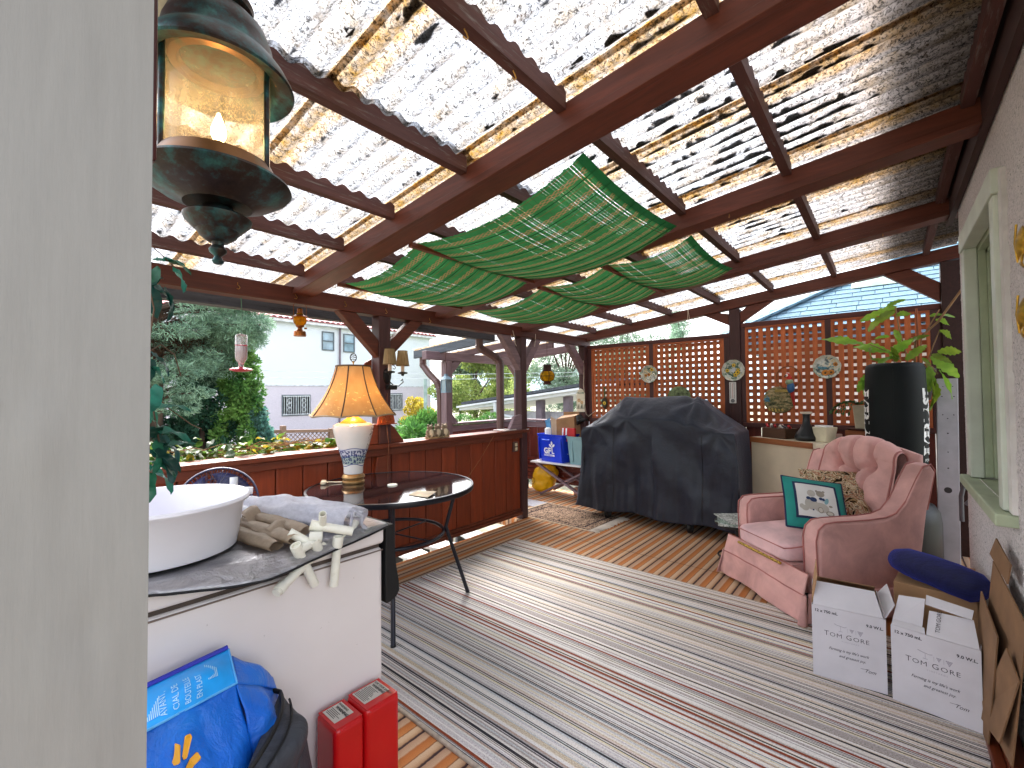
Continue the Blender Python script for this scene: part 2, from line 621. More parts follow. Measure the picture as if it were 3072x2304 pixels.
def stucco_mat(name, c, speck=True):
    g = NG(name)
    v = g.co()
    f = g.noise(v, 75, 5, 0.65)
    cc = g.ramp(f, [(0.3, shade(c, 0.82)), (0.55, c)])
    if speck:
        s = g.noise(g.co((1, 1, 1.6)), 95, 3, 0.6)
        cc = g.mix(g.ramp(s, [(0.6, 0.0), (0.67, 0.75)]), cc, '#4c4a48')
    g.base(cc)
    g.set(0.9, 0, 0.2)
    g.bump(f, 0.9, 0.012)
    return g.m
M['stucco'] = stucco_mat('pebble_dash_stucco', '#dfd8d8')
M['green_trim'] = plain('sage_green_paint', '#a3ad92', 0.5, var=0.06, dirt='#8d967c', dscale=4, bump=0.1, bscale=30)
M['green_trim_pale'] = plain('pale_sage_paint', '#c3cabd', 0.5, var=0.05)
M['fascia_brown'] = wood('fascia_brown', '#3c2320', 'y', 0.6)
M['skirting'] = wood('skirting_brown', '#6e3018', 'y', 0.4)

# ------------------------------------------------------------------ measured frame of the patio (metres)
RX, LY, HX = -2.887, 4.91, 0.325        # railing plane, lattice plane, house wall
SL = 0.1123                             # roof fall from the house down to the railing
def zb(x): return 1.938 + SL * (x - RX)  # underside of the rafters

# ------------------------------------------------------------------ ground, deck
GZ = -0.85
def gfn(u, v):
    x = -260 + 520 * u; y = -200 + 460 * v
    return (x, y, GZ)
m = NG('garden_ground')
v_ = m.co()
m.base(m.ramp(m.noise(v_, 1.2, 8, 0.7), [(0.3, '#6d6a5c'), (0.5, '#8a8678'), (0.62, '#55603f'), (0.8, '#485a34')]))
m.set(0.95, 0, 0.2)
m.bump(m.noise(v_, 30, 6), 0.6, 0.03)
MB().grid(gfn, 8, 8).build('ground', m.m, kind='structure')
b = MB().box((RX - 0.005, -0.7, -0.09), (HX + 0.6, 5.0, 0.0))
b.box((-4.05, 3.52, -0.09), (RX - 0.005, 4.98, -0.002))
b.build('deck_floor', M['deck'], kind='structure')

# ------------------------------------------------------------------ patio cover: posts, beams, rafters, purlins, sheets
cover = thing('patio_cover', 'brown timber patio cover roofed with dirty translucent corrugated sheets', 'patio cover', (-1.3, 2.0, 0))
MB().box((-2.99, -0.45, 1.880), (RX, 4.965, 1.985)).build('eave_beam', M['beam_y'], cover, bevel=0.006)
RAFT = [(0.06, 0.19), (1.256, 1.386), (2.425, 2.545), (3.575, 3.70), (4.865, 4.955)]
for i, (y0, y1) in enumerate(RAFT):
    x1 = 0.322 if i < 3 else 0.50
    q = MB()
    za, zc = zb(-3.08), zb(x1)
    q.hexa([(-3.08, y0, za), (x1, y0, zc), (x1, y1, zc), (-3.08, y1, za), (-3.08, y0, za + 0.105), (x1, y0, zc + 0.105), (x1, y1, zc + 0.105), (-3.08, y1, za + 0.105)])
    q.build('rafter', M['beam_x'], cover, bevel=0.008)
# a narrow cap strip runs along the lower left arris of the thick rafters
for (y0, y1) in RAFT[1:4]:
    q = MB()
    xa, xb_ = RX + 0.002, 0.32
    q.hexa([(xa, y0 - 0.012, zb(xa) - 0.004), (xb_, y0 - 0.012, zb(xb_) - 0.004), (xb_, y0 + 0.012, zb(xb_) - 0.004), (xa, y0 + 0.012, zb(xa) - 0.004),
            (xa, y0 - 0.012, zb(xa) + 0.028), (xb_, y0 - 0.012, zb(xb_) + 0.028), (xb_, y0 + 0.012, zb(xb_) + 0.028), (xa, y0 + 0.012, zb(xa) + 0.028)])
    q.build('edge_strip', M['beam_x'], cover, bevel=0.003)
PITCH = 0.081
def wave(y): return 0.010 * math.sin(2 * PI * y / PITCH)
PUR = [-2.76, -2.285, -1.815, -1.315, -0.83, -0.34, 0.26]
bays = [(0.19, 1.256), (1.386, 2.425), (2.545, 3.575), (3.70, 4.865)]
for ib, (y0, y1) in enumerate(bays):
    for px in PUR:
        q = MB()
        z0 = zb(px) + 0.078
        n = int((y1 - y0) / PITCH * 8)
        hw = 0.019
        vv, ff = [], []
        for i in range(n + 1):
            y = y0 + (y1 - y0) * i / n
            zt = zb(px) + 0.145 + wave(y) - 0.006
            vv += [(px - hw, y, z0), (px + hw, y, z0), (px + hw, y, zt), (px - hw, y, zt)]
        for i in range(n):
            a = i * 4
            for k in range(4):
                k2 = (k + 1) % 4
                ff.append((a + k, a + k2, a + 4 + k2, a + 4 + k))
        ff += [(3, 2, 1, 0), (n * 4, n * 4 + 1, n * 4 + 2, n * 4 + 3)]
        q.add(vv, ff)
        q.build('purlin', M['purlin'], cover)
# corrugated sheets, two lengths lapped near the third purlin
yl = 0.1
k = 0
while yl < 4.95:
    y0, y1 = yl, min(yl + 0.567 + 0.02, 5.02)
    for seg_i, (xa, xb_) in enumerate(((-3.24, -1.28), (-1.36, 0.45))):
        n = int(round((y1 - y0) / PITCH * 8))
        vv, ff = [], []
        mx = 10
        for j in range(mx + 1):
            x = xa + (xb_ - xa) * j / mx
            sag = 0.004 * math.sin(7 * x + k)
            for i in range(n + 1):
                y = y0 + (y1 - y0) * i / n
                lift = 0.003 * (1 if (i / n) > 0.85 else 0)
                vv.append((x, y, zb(x) + 0.146 + wave(y) + lift + 0.004 * seg_i + sag * 0.3))
        for j in range(mx):
            for i in range(n):
                a = j * (n + 1) + i
                ff.append((a, a + 1, a + n + 2, a + n + 1))
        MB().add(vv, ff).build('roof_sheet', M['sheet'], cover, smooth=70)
    yl += 0.567
    k += 1
# posts with knee braces along the railing
def brace(p0, p1, w=0.075, t=0.07, m='beam_y', nm='brace', par=cover):
    return MB().bar(p0, p1, t, w, up=(1, 0, 0) if abs(p1[0] - p0[0]) < 1e-3 else (0, 1, 0)).build(nm, M[m], par, bevel=0.006)
def yz_board(poly, x0, x1, m, nm='brace'):
    return MB().prism(poly, 'x', x0, x1).build(nm, M[m], cover, bevel=0.006)
def xz_board(poly, y0, y1, m, nm='brace'):
    return MB().prism(poly, 'y', y0, y1).build(nm, M[m], cover, bevel=0.006)
MB().box((-2.99, 1.88, 0.921), (RX, 1.98, 1.879)).build('post', M['post'], cover, bevel=0.006)
yz_board([(1.56, 1.879), (1.70, 1.879), (1.879, 1.70), (1.879, 1.565)], -2.965, -2.895, 'beam_y')
yz_board([(2.30, 1.879), (2.17, 1.879), (1.981, 1.70), (1.981, 1.57)], -2.965, -2.895, 'beam_y')
# tapered stiffeners either side of the post foot and a tapered foot below the cap
yz_board([(1.879, 0.921), (1.64, 0.921), (1.78, 1.06), (1.879, 1.075)], -2.96, -2.90, 'trim_y', 'stiffener')
yz_board([(1.981, 0.921), (2.115, 0.921), (2.02, 1.04), (1.981, 1.07)], -2.96, -2.90, 'trim_y', 'stiffener')
yz_board([(1.86, 0.832), (1.975, 0.832), (1.975, 0.55), (1.82, 0.55)], -2.905, -2.882, 'trim_y', 'stiffener')
# gate post at the end of the railing
MB().box((-2.975, 3.56, 0.0), (RX, 3.65, 1.879)).build('post', M['post'], cover, bevel=0.006)
yz_board([(3.26, 1.879), (3.40, 1.879), (3.559, 1.66), (3.559, 1.53)], -2.965, -2.895, 'purple')
yz_board([(3.93, 1.879), (3.83, 1.879), (3.651, 1.66), (3.651, 1.50)], -2.965, -2.895, 'purple')
MB().prism([(3.559, 0.921), (3.36, 0.921), (3.45, 1.06), (3.559, 1.075)], 'x', -2.925, -2.885).build('stiffener', M['purple'], cover, bevel=0.004)
# corner post of the lattice
MB().box((-2.975, 4.82, 0.0), (RX, 4.91, 1.879)).build('post', M['post'], cover, bevel=0.006)
yz_board([(4.47, 1.879), (4.60, 1.879), (4.819, 1.66), (4.819, 1.52)], -2.965, -2.895, 'purple')
xz_board([(-2.60, 1.96), (-2.73, 1.945), (-2.886, 1.75), (-2.886, 1.60)], 4.84, 4.90, 'purple_x') if False else None
# mid post and right hand post carrying the end rafter
xm0, xm1 = -1.221, -1.118
MB().box((xm0, 4.87, 0.0), (xm1, 4.955, zb(xm0) - 0.001)).build('post', M['post'], cover, bevel=0.006)
xz_board([(xm0 - 0.001, 1.965), (xm0 - 0.001, 2.085), (-1.335, zb(-1.335) - 0.001), (-1.47, zb(-1.47) - 0.001)], 4.88, 4.945, 'beam_x')
xz_board([(xm1 + 0.001, 1.975), (xm1 + 0.001, 2.09), (-1.05, zb(-1.05) - 0.001), (-0.82, zb(-0.82) - 0.001)], 4.88, 4.945, 'beam_x')
MB().box((0.340, 4.865, 0.0), (0.47, 4.955, zb(0.34) - 0.001)).build('post', M['fascia_brown'], cover, bevel=0.006)
xz_board([(0.339, 1.985), (0.339, 2.14), (0.165, zb(0.165) - 0.001), (-0.005, zb(-0.005) - 0.001)], 4.88, 4.945, 'beam_x')
# outer fascia with the gutter behind the eave beam
MB().box((-3.175, -0.45, 1.842), (-3.135, 3.40, 1.93)).build('fascia', M['grey_wood'], cover, bevel=0.004)
MB().box((-3.133, -0.45, 1.836), (-3.06, 3.40, 1.842)).build('gutter', M['grey_wood'], cover)
# battens that carry the green mats
for (y0, y1, xs) in ((1.387, 2.424, (-1.85, -2.575)), (2.546, 3.574, (-1.385, -1.895))):
    for bx in xs:
        MB().box((bx - 0.016, y0, zb(bx) - 0.012), (bx + 0.016, y1, zb(bx) + 0.012)).build('batten', M['trim_y'], cover, bevel=0.003)
# small screw hooks under the beams
hk = MB()
hk.tube([(RX + 0.004 + 0.012 * math.sin(t * 0.4), 0.012 * math.cos(t * 0.4), 0.012 * math.sin(t * 0.4)) for t in range(14)], 0.002, 6)
hme = MB().tube([(0.0, 0.0, 0.02), (0, 0, 0.006), (0.0, 0.008, 0.0), (0, 0.013, -0.009), (0, 0.006, -0.018), (0, -0.005, -0.016)], 0.0022, 6).mesh('hook', M['brass'], 60)
inv = WM[cover.name].inverted()
for p in ((RX + 0.01, 0.93, 1.93), (RX + 0.01, 1.26, 1.925), (RX + 0.01, 1.60, 1.925), (RX + 0.01, 1.93, 1.92), (RX + 0.01, 2.35, 1.90), (RX + 0.01, 3.40, 1.87),
          (-0.75, 1.27, zb(-0.75) + 0.06), (-0.83, 1.0, zb(-0.83) + 0.07), (-0.83, 0.8, zb(-0.83) + 0.07), (-1.3, 4.87, 1.9), (-0.35, 4.3, zb(-0.35) + 0.07), (0.0, 3.58, zb(0.0)), (-0.6, 2.44, zb(-0.6))):
    put('hook', hme, cover, loc=tuple(inv @ Vector(p)))

# moss and leaf litter lying on the sheets
def moss_blob(mb, x, y, rx, ry, h):
    n = 11
    ph = random.random() * 9
    ring = []
    for i in range(n):
        a = 2 * PI * i / n
        r = 0.75 + 0.35 * math.sin(3 * a + ph) * random.uniform(0.3, 1) + random.uniform(-0.12, 0.12)
        ring.append((x + rx * r * math.cos(a), y + ry * r * math.sin(a)))
    z = lambda px, py: zb(px) + 0.1535 + wave(py)
    vv = [(px, py, z(px, py)) for px, py in ring] + [(x + (px - x) * 0.6, y + (py - y) * 0.6, z(px, py) + h) for px, py in ring] + [(x, y, z(x, y) + h * 1.3)]
    ff = [(i, (i + 1) % n, n + (i + 1) % n, n + i) for i in range(n)] + [(n + i, n + (i + 1) % n, 2 * n) for i in range(n)]
    mb.add(vv, ff)
mo = MB()
def trough(y):     # nearest valley of the corrugation
    return (round(y / PITCH - 0.75) + 0.75) * PITCH
for i in range(150):                 # scattered small leaves on the big left bay
    x, y = random.uniform(-2.85, -0.4), random.uniform(0.2, 1.24)
    s = random.choice((0.5, 0.6, 0.7, 0.9, 1.2))
    moss_blob(mo, x, trough(y) + random.uniform(-0.012, 0.012), 0.016 * s * random.uniform(0.8, 2.2), 0.010 * s, 0.006)
for i in range(60):
    x, y = random.uniform(-2.85, -0.5), random.uniform(3.7, 4.85)
    moss_blob(mo, x, trough(y), random.uniform(0.01, 0.04), 0.010, 0.006)
for cx_, cy_, sx_, sy_, n in ((-0.62, 1.78, 0.20, 0.22, 55), (-0.42, 2.05, 0.16, 0.18, 60), (-0.30, 2.25, 0.12, 0.10, 35), (-0.75, 2.28, 0.10, 0.08, 18), (-0.25, 1.95, 0.10, 0.2, 30),
                              (-0.60, 3.0, 0.14, 0.18, 26), (-0.55, 3.35, 0.2, 0.14, 26), (-0.85, 0.30, 0.07, 0.10, 14), (-0.95, 0.72, 0.10, 0.06, 6), (-0.5, 1.2, 0.1, 0.05, 6)):
    for i in range(n):
        x, y = random.gauss(cx_, sx_), random.gauss(cy_, sy_)
        if not (0.2 < y < 4.86): continue
        moss_blob(mo, x, trough(y) + random.uniform(-0.008, 0.008), random.uniform(0.02, 0.075), random.uniform(0.010, 0.022), 0.012)
mo.build('roof_moss', M['moss'], cover, kind='stuff')

# ------------------------------------------------------------------ woven green mats slung under the roof
def mat_weave():
    g = NG('green_woven_reed')
    v = g.co()
    x, y, z = g.sep(v)
    u = g.math('FRACT', g.math('DIVIDE', y, 0.118))
    band = g.math('LESS_THAN', g.math('ABSOLUTE', g.math('SUBTRACT', u, 0.5)), 0.14)
    ck = g.math('MULTIPLY', g.math('SINE', g.math('MULTIPLY', y, 2 * PI / 0.017)), g.math('SINE', g.math('MULTIPLY', x, 2 * PI / 0.034)))
    ckm = g.math('GREATER_THAN', ck, -0.12)
    f = g.noise(v, 7, 4)
    gr = g.ramp(f, [(0.3, '#367c46'), (0.7, '#459657')])
    c = g.mix(g.math('MULTIPLY', band, ckm), gr, '#a08a5e')
    thin = g.math('LESS_THAN', g.math('ABSOLUTE', g.math('SUBTRACT', u, 0.02)), 0.02)
    c = g.mix(thin, c, '#6b6f3f')
    g.base(c)
    g.set(0.7, 0, 0.2)
    tl = g.n('BsdfTranslucent')
    g.l(c, tl.inputs[0])
    ms = g.n('MixShader')
    ms.inputs[0].default_value = 0.55
    g.l(g.p.outputs[0], ms.inputs[1]); g.l(tl.outputs[0], ms.inputs[2])
    g.l(ms.outputs[0], g.out.inputs['Surface'])
    return g.m
M['weave'] = mat_weave()
M['weave_edge'] = translucent('green_binding', '#23683a', 0.4)
def green_mat(label, y0, y1, xs, sags):
    t = thing('woven_mat', label, 'mat', ((xs[0] + xs[-1]) / 2, (y0 + y1) / 2, zb((xs[0] + xs[-1]) / 2)), group='green mats slung under the roof')
    def zz(x):
        for (a, c, s) in zip(xs[:-1], xs[1:], sags):
            if c <= x <= a:
                f = (a - x) / (a - c)
                return zb(x) + 0.018 - s * 4 * f * (1 - f) * (1.15 - 0.3 * f)
        return zb(x) + 0.018
    sag_y = lambda y: -0.035 * (1 - ((y - (y0 + y1) / 2) / ((y1 - y0) / 2)) ** 2)
    q = MB()
    x = xs[0] - 0.03
    while x > xs[-1] + 0.01:
        # the gap between neighbouring reeds is open near the top and closes lower down
        open_ = max(0.0, 1 - (xs[0] - x) / 0.62)
        pitch = 0.0125
        wd = pitch * (1.06 - 0.30 * open_ ** 1.5 * random.uniform(0.2, 1.1) - (0.16 if random.random() < 0.12 else 0))
        n = 12
        vv = []
        j1, j2 = random.uniform(-0.004, 0.004), random.uniform(-0.004, 0.004)
        for i in range(n + 1):
            y = y0 + j1 + (y1 + j2 - y0 - j1) * i / n
            for xx in (x, x - wd):
                vv.append((xx, y, zz(xx) + sag_y(y)))
        q.add(vv, [(2 * i, 2 * i + 1, 2 * i + 3, 2 * i + 2) for i in range(n)])
        x -= pitch
    q.build('reed_weave', M['weave'], t, kind='stuff')
    for xa, xb_ in ((xs[0], xs[0] - 0.034), (xs[-1] + 0.014, xs[-1])):
        e = MB().grid(lambda u, v: (xa + (xb_ - xa) * v, y0 + (y1 - y0) * u, zz(xa + (xb_ - xa) * v) + sag_y(y0 + (y1 - y0) * u) + 0.001), 12, 1)
        e.build('binding', M['weave_edge'], t)
    # warp cords running down the mat
    for i in range(int((y1 - y0) / 0.118) + 1):
        y = (math.floor(y0 / 0.118) + 1 + i) * 0.118 + 0.002
        if y > y1 - 0.01: break
        pts = []
        x = xs[0]
        while x > xs[-1]:
            pts.append((x, y, zz(x) + sag_y(y) - 0.002)); x -= 0.05
        MB().tube(pts, 0.0022, 4).build('cord', M['weave_edge'], t)
    return t
green_mat('wide green reed mat in two swags under the nearer roof bay', 1.43, 2.40, (-0.85, -1.85, -2.60), (0.08, 0.06))
green_mat('farther green reed mat hung in three swags behind the middle rafter', 2.60, 3.50, (-0.84, -1.385, -1.895, -2.62), (0.05, 0.05, 0.06))
# ------------------------------------------------------------------ railing
rail = thing('railing', 'red brown board railing with a flat cap along the patio edge', 'railing', (RX, 1.2, 0))
MB().box((-3.05, -0.45, 0.888), (-2.862, 3.665, 0.920)).build('cap_rail', M['trim_y'], rail, bevel=0.005)
MB().box((-2.915, -0.45, 0.835), (-2.880, 3.56, 0.8875)).build('upper_rail', M['trim_y'], rail, bevel=0.004)
MB().box((-2.955, -0.45, 0.050), (-2.880, 3.558, 0.078)).build('bottom_rail', M['trim_y'], rail, bevel=0.004)
MB().box((-2.955, -0.45, 0.0785), (-2.905, 3.558, 0.108)).build('bottom_rail', M['trim_y'], rail, bevel=0.004)
ys = [3.558, 3.445, 3.341, 3.176, 3.008, 2.844, 2.67, 2.507, 2.333, 2.169]
while ys[-1] > -0.4: ys.append(ys[-1] - 0.168)
inv = WM[rail.name].inverted()
MB().box((-2.949, -0.45, 0.109), (-2.9385, 3.558, 0.834)).build('backing', M['siding'], rail)
bw = MB().box((-0.011, -0.079, 0.109), (0.011, 0.079, 0.89)).mesh('board', M['board'])
for a, c in zip(ys[:-1], ys[1:]):
    p = inv @ Vector((-2.926 + random.uniform(-0.0015, 0.0015), (a + c) / 2, 0))
    put('board', bw, rail, loc=tuple(p), scale=(1, (a - c - 0.007) / 0.158, 1), bevel=0.004, seg=1)
for zc in (0.20, 0.80):
    MB().box((-2.975, -0.45, zc - 0.04), (-2.9495, 3.558, zc + 0.04)).build('back_rail', M['trim_y'], rail)
ob = MB().box((-2.913, 3.43, 0.70), (-2.895, 3.51, 0.80))
ob.build('outlet_box', plain('outlet_brown', '#5c4038', 0.5), rail, bevel=0.006)
ob = MB().box((-2.8945, 3.452, 0.712), (-2.889, 3.488, 0.745)).box((-2.8945, 3.452, 0.755), (-2.889, 3.488, 0.788))
ob.build('socket', plain('ivory_plastic', '#d8c8a4', 0.4), rail, bevel=0.004)
hg = MB().box((-2.93, 3.652, 0.30), (-2.89, 3.668, 0.40)).build('gate_hinge', M['bronze'], rail)

# ------------------------------------------------------------------ lattice screen with board wall below
scr = thing('lattice_screen', 'tall orange brown lattice screen over a boarded wall at the end of the patio', 'lattice screen', (-1.2, LY, 0))
inv = WM[scr.name].inverted()
Y0, Y1 = 4.885, 4.945
def fr(nm, x0, x1, z0, z1, y0=Y0, y1=Y1, m='trim_x'):
    return MB().box((x0, y0, z0), (x1, y1, z1)).build(nm, M[m], scr, bevel=0.004)
fr('top_rail', -2.886, xm0 - 0.001, 1.842, 1.886)
fr('top_rail', xm1 + 0.001, 0.339, 1.930, 1.976)
for x0, x1, zt in ((-2.886, -2.83, 1.841), (-2.078, -2.030, 1.841), (-1.277, xm0 - 0.001, 1.841), (xm1 + 0.001, -1.078, 1.929), (-0.422, -0.378, 1.929), (0.272, 0.339, 1.929)):
    fr('stile', x0, x1, 0.98, zt, m='post')
fr('mid_rail', -2.886, xm0 - 0.001, 0.935, 0.979); fr('mid_rail', xm1 + 0.001, 0.339, 0.935, 0.979)
panels = [(-2.83, -2.078, 1.841), (-2.030, -1.277, 1.841), (-1.078, -0.422, 1.929), (-0.378, 0.272, 1.929)]
PT = 0.0632
slat_v = MB().box((-0.0195, 4.8995, 0), (0.0195, 4.9085, 1)).mesh('slat', M['lattice'])
slat_h = MB().box((0, 4.909, -0.0185), (1, 4.918, 0.0185)).mesh('slat', M['lattice_h'])
for x0, x1, zt in panels:
    n = int((x1 - x0) / PT)
    off = ((x1 - x0) - n * PT) / 2
    for i in range(n + 1):
        x = x0 + off + i * PT
        wsc = 1.0
        p = inv @ Vector((x, 0, 0.9795))
        put('slat', slat_v, scr, loc=(p.x, inv.translation.y, 0.9795), scale=(1 if 0.02 < x - x0 < x1 - x0 - 0.02 else 0.8, 1, zt - 0.98), rot=(0, random.uniform(-0.002, 0.002), 0))
    z = 1.04
    while z < zt - 0.01:
        p = inv @ Vector((x0, 0, z))
        put('slat', slat_h, scr, loc=(p.x, inv.translation.y, z), scale=(x1 - x0, 1, 1), rot=(0, random.uniform(-0.002, 0.002), 0))
        z += PT
    # thin moulding round each panel
    for a, c in (((x0, zt - 0.022), (x1, zt)), ((x0, 0.98), (x1, 1.0))):
        MB().box((a[0], 4.887, a[1]), (c[0], 4.8985, c[1])).build('moulding', M['lattice_h'], scr)
    for xx in (x0, x1 - 0.02):
        MB().box((xx, 4.888, 1.0), (xx + 0.02, 4.8985, zt - 0.022)).build('moulding', M['lattice'], scr)
x = -2.886
bdm = MB().box((0.002, 4.915, 0.02), (0.134, 4.933, 0.934)).mesh('board', M['siding'])
while x < 0.30:
    put('board', bdm, scr, loc=(x - scr.location.x, -scr.location.y, 0), bevel=0.003, seg=1)
    x += 0.138

# ------------------------------------------------------------------ the house on the right: stucco wall, window, eave
house = thing('house', 'stucco house wall with a sage green sash window beside the patio', 'house', (HX, 1.5, 0))
def stucco_patch(mb, y0, y1, z0, z1, nu, nv):
    def fn(u, v):
        y, z = y0 + (y1 - y0) * u, z0 + (z1 - z0) * v
        d = 0.005 * mnoise.noise(Vector((y * 38, z * 38, 1.7))) + 0.004 * mnoise.noise(Vector((y * 90, z * 90, 4.1)))
        e = min(u, 1 - u, v, 1 - v)
        return (HX - (d if e > 0.001 else 0.0), y, z)
    mb.grid(fn, nu, nv)
wy0, wy1, wz0, wz1 = 2.30, 3.145, 0.86, 2.03
wl = MB()
stucco_patch(wl, 1.2, 3.505, 0.0, wz0, 150, 60)
stucco_patch(wl, wy1, 3.505, wz0, wz1, 30, 80)
stucco_patch(wl, 1.2, wy0, wz0, wz1, 80, 80)
wl.build('wall', M['stucco'], house, smooth=80)
wl = MB()
wl.box((HX, 1.2, wz1), (HX + 0.25, 3.505, 2.9)).box((HX + 0.001, 3.485, 0), (HX + 3.0, 3.505, 2.9))
wl.build('wall', M['stucco'], house)
MB().box((HX - 0.05, 1.2, 0.0), (HX - 0.004, 3.52, 0.085)).build('skirting', M['skirting'], house, bevel=0.006)
MB().box((HX - 0.085, 1.2, 0.0), (HX - 0.051, 2.75, 0.03)).build('skirting', M['skirting'], house, bevel=0.004)
MB().hexa([(HX - 0.03, 0.2, zb(HX) - 0.02), (HX - 0.004, 0.2, zb(HX) - 0.02), (HX - 0.004, 3.75, zb(HX) - 0.02), (HX - 0.03, 3.75, zb(HX) - 0.02),
           (HX - 0.03, 0.2, zb(HX) + 0.14), (HX - 0.004, 0.2, zb(HX) + 0.14), (HX - 0.004, 3.75, zb(HX) + 0.14), (HX - 0.03, 3.75, zb(HX) + 0.14)]).build('ledger', M['fascia_brown'], house)
# roof overhang above the top of the sheets
ev = MB().prism([(-0.07, 2.56), (0.9, 2.68), (0.9, 2.80), (-0.07, 2.68)], 'y', 1.0, 5.1)
ev.build('eave', plain('house_eave', '#3a3230', 0.8), house)
MB().box((-0.10, 1.0, 2.54), (-0.07, 5.1, 2.70)).build('fascia', M['fascia_brown'], house)
# window
win = MB()
gx = HX + 0.11
fx0 = HX - 0.028
win.box((fx0, wy1 - 0.075, wz0), (HX + 0.02, wy1 + 0.012, wz1 - 0.06)).box((fx0, wy0 - 0.012, wz0), (HX + 0.02, wy0 + 0.06, wz1 - 0.06)).box((fx0 - 0.006, wy0 - 0.03, wz1 - 0.06), (HX + 0.02, wy1 + 0.03, wz1 + 0.03))
win.build('window_frame', M['green_trim_pale'], house, bevel=0.005)
wf = bpy.data.objects[[o.name for o in house.children if o.name.startswith('window_frame')][-1]]
# stepped jamb linings
for k, (d0, d1, inset) in enumerate(((0.021, 0.05, 0.075), (0.05, 0.085, 0.10), (0.085, 0.15, 0.125))):
    q = MB()
    q.box((HX + d0, wy1 - inset, wz0 + 0.005), (HX + d1, wy1 - 0.03, wz1 - 0.06))
    q.box((HX + d0, wy0 + 0.03, wz0 + 0.005), (HX + d1, wy0 + inset - 0.02, wz1 - 0.06))
    q.box((HX + d0, wy0 + 0.03, wz1 - 0.06 - 0.02 * (k + 1)), (HX + d1, wy1 - 0.03, wz1 - 0.045))
    q.build('jamb', M['green_trim'], wf, bevel=0.003)
MB().box((HX - 0.055, wy0 - 0.06, 0.812), (HX + 0.19, wy1 + 0.06, 0.856)).build('window_sill', M['green_trim'], wf, bevel=0.006)
zm = 1.50
us = MB()
ya, yb_ = wy0 + 0.085, wy1 - 0.125
us.box((HX + 0.086, ya, zm), (HX + 0.115, yb_, zm + 0.045)).box((HX + 0.086, ya, zm + 0.045), (HX + 0.115, ya + 0.04, 1.92)).box((HX + 0.086, yb_ - 0.04, zm + 0.045), (HX + 0.115, yb_, 1.92)).box((HX + 0.086, ya, 1.92), (HX + 0.115, yb_, 1.95))
us.box((HX + 0.089, ya + 0.04, 1.69), (HX + 0.112, yb_ - 0.04, 1.702))
us.box((HX + 0.089, (ya + yb_) / 2 - 0.006, zm + 0.045), (HX + 0.112, (ya + yb_) / 2 + 0.006, 1.92))
us.build('upper_sash', M['green_trim_pale'], wf, bevel=0.003)
ls = MB()
ls.box((HX + 0.118, ya - 0.02, wz0), (HX + 0.145, yb_ + 0.02, wz0 + 0.05)).box((HX + 0.118, ya - 0.02, zm - 0.005), (HX + 0.145, yb_ + 0.02, zm + 0.04))
ls.box((HX + 0.118, ya - 0.02, wz0 + 0.05), (HX + 0.145, ya + 0.03, zm - 0.005)).box((HX + 0.118, yb_ - 0.03, wz0 + 0.05), (HX + 0.145, yb_ + 0.02, zm - 0.005))
ls.build('lower_sash', M['green_trim'], wf, bevel=0.003)
M['pane'] = glassy('window_pane', '#aebfb4', 0.12, 0.03)
for x0, z0, z1 in ((HX + 0.100, zm + 0.03, 1.93), (HX + 0.131, wz0 + 0.04, zm + 0.0)):
    MB().box((x0, ya + 0.01, z0), (x0 + 0.004, yb_ - 0.01, z1)).build('pane', M['pane'], wf)
cu_ = MB()
def curt(u, v): return (HX + 0.24 + 0.015 * math.sin(u * 42), wy0 + 0.05 + (wy1 - wy0 - 0.1) * u, wz0 - 0.02 + 1.15 * v)
cu_.grid(curt, 80, 2)
g = NG('striped_curtain'); v_ = g.co(); _, yy_, _ = g.sep(v_)
g.base(g.ramp(g.math('FRACT', g.math('MULTIPLY', yy_, 14)), [(0, '#8d9a86'), (0.35, '#6d7a68'), (0.55, '#b7b3a6'), (0.8, '#a58f86')])); g.set(0.9)
cu_.build('curtain', g.m, wf, smooth=80)
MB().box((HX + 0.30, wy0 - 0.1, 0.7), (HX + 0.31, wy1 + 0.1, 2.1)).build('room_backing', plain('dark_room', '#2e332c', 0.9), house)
# plaster strip beside the frame, with a broken edge
ps = []
z = wz0 - 0.0
while z <= wz1 + 0.03:
    ps.append((wy0 - 0.075 + 0.012 * mnoise.noise(Vector((z * 9, 3.1, 0))) + 0.006 * mnoise.noise(Vector((z * 40, 1.1, 0))), z)); z += 0.02
poly = [(wy0 - 0.013, wz0), (wy0 - 0.013, wz1 + 0.03)] + ps[::-1]
MB().prism(poly, 'x', HX - 0.014, HX + 0.001).build('plaster_patch', plain('plaster_edge', '#d2cfcb', 0.85, var=0.08, bump=0.3, bscale=60), house)

# ------------------------------------------------------------------ near porch column on the left
col_ = thing('porch_column', 'thick grey white painted column close at the left edge', 'column', (-0.72, -0.12, 0))
def colface(u, v):
    y, z = -0.40 + 0.5108 * u, 0.0 + 2.3 * v
    d = 0.0
    for (yy, zz, r, a) in ((0.045, 1.02, 0.02, 0.003), (0.06, 1.05, 0.012, -0.003), (0.03, 1.24, 0.015, 0.003), (-0.09, 1.12, 0.012, 0.004), (0.07, 0.95, 0.02, 0.002)):
        d += a * math.exp(-(((y - yy) / r) ** 2 + ((z - zz) / (r * 2.2)) ** 2))
    d += 0.0012 * mnoise.noise(Vector((y * 18, z * 5, 0.3)))
    return (-0.598 + d, y, z)
cm = MB().grid(colface, 60, 140)
g = NG('grey_white_gloss_paint'); v_ = g.co((1, 20, 2)); f_ = g.noise(v_, 3, 8, 0.7)
g.base(g.ramp(f_, [(0.25, '#827f7c'), (0.75, '#8b8885')])); g.set(0.5, 0, 0.35)
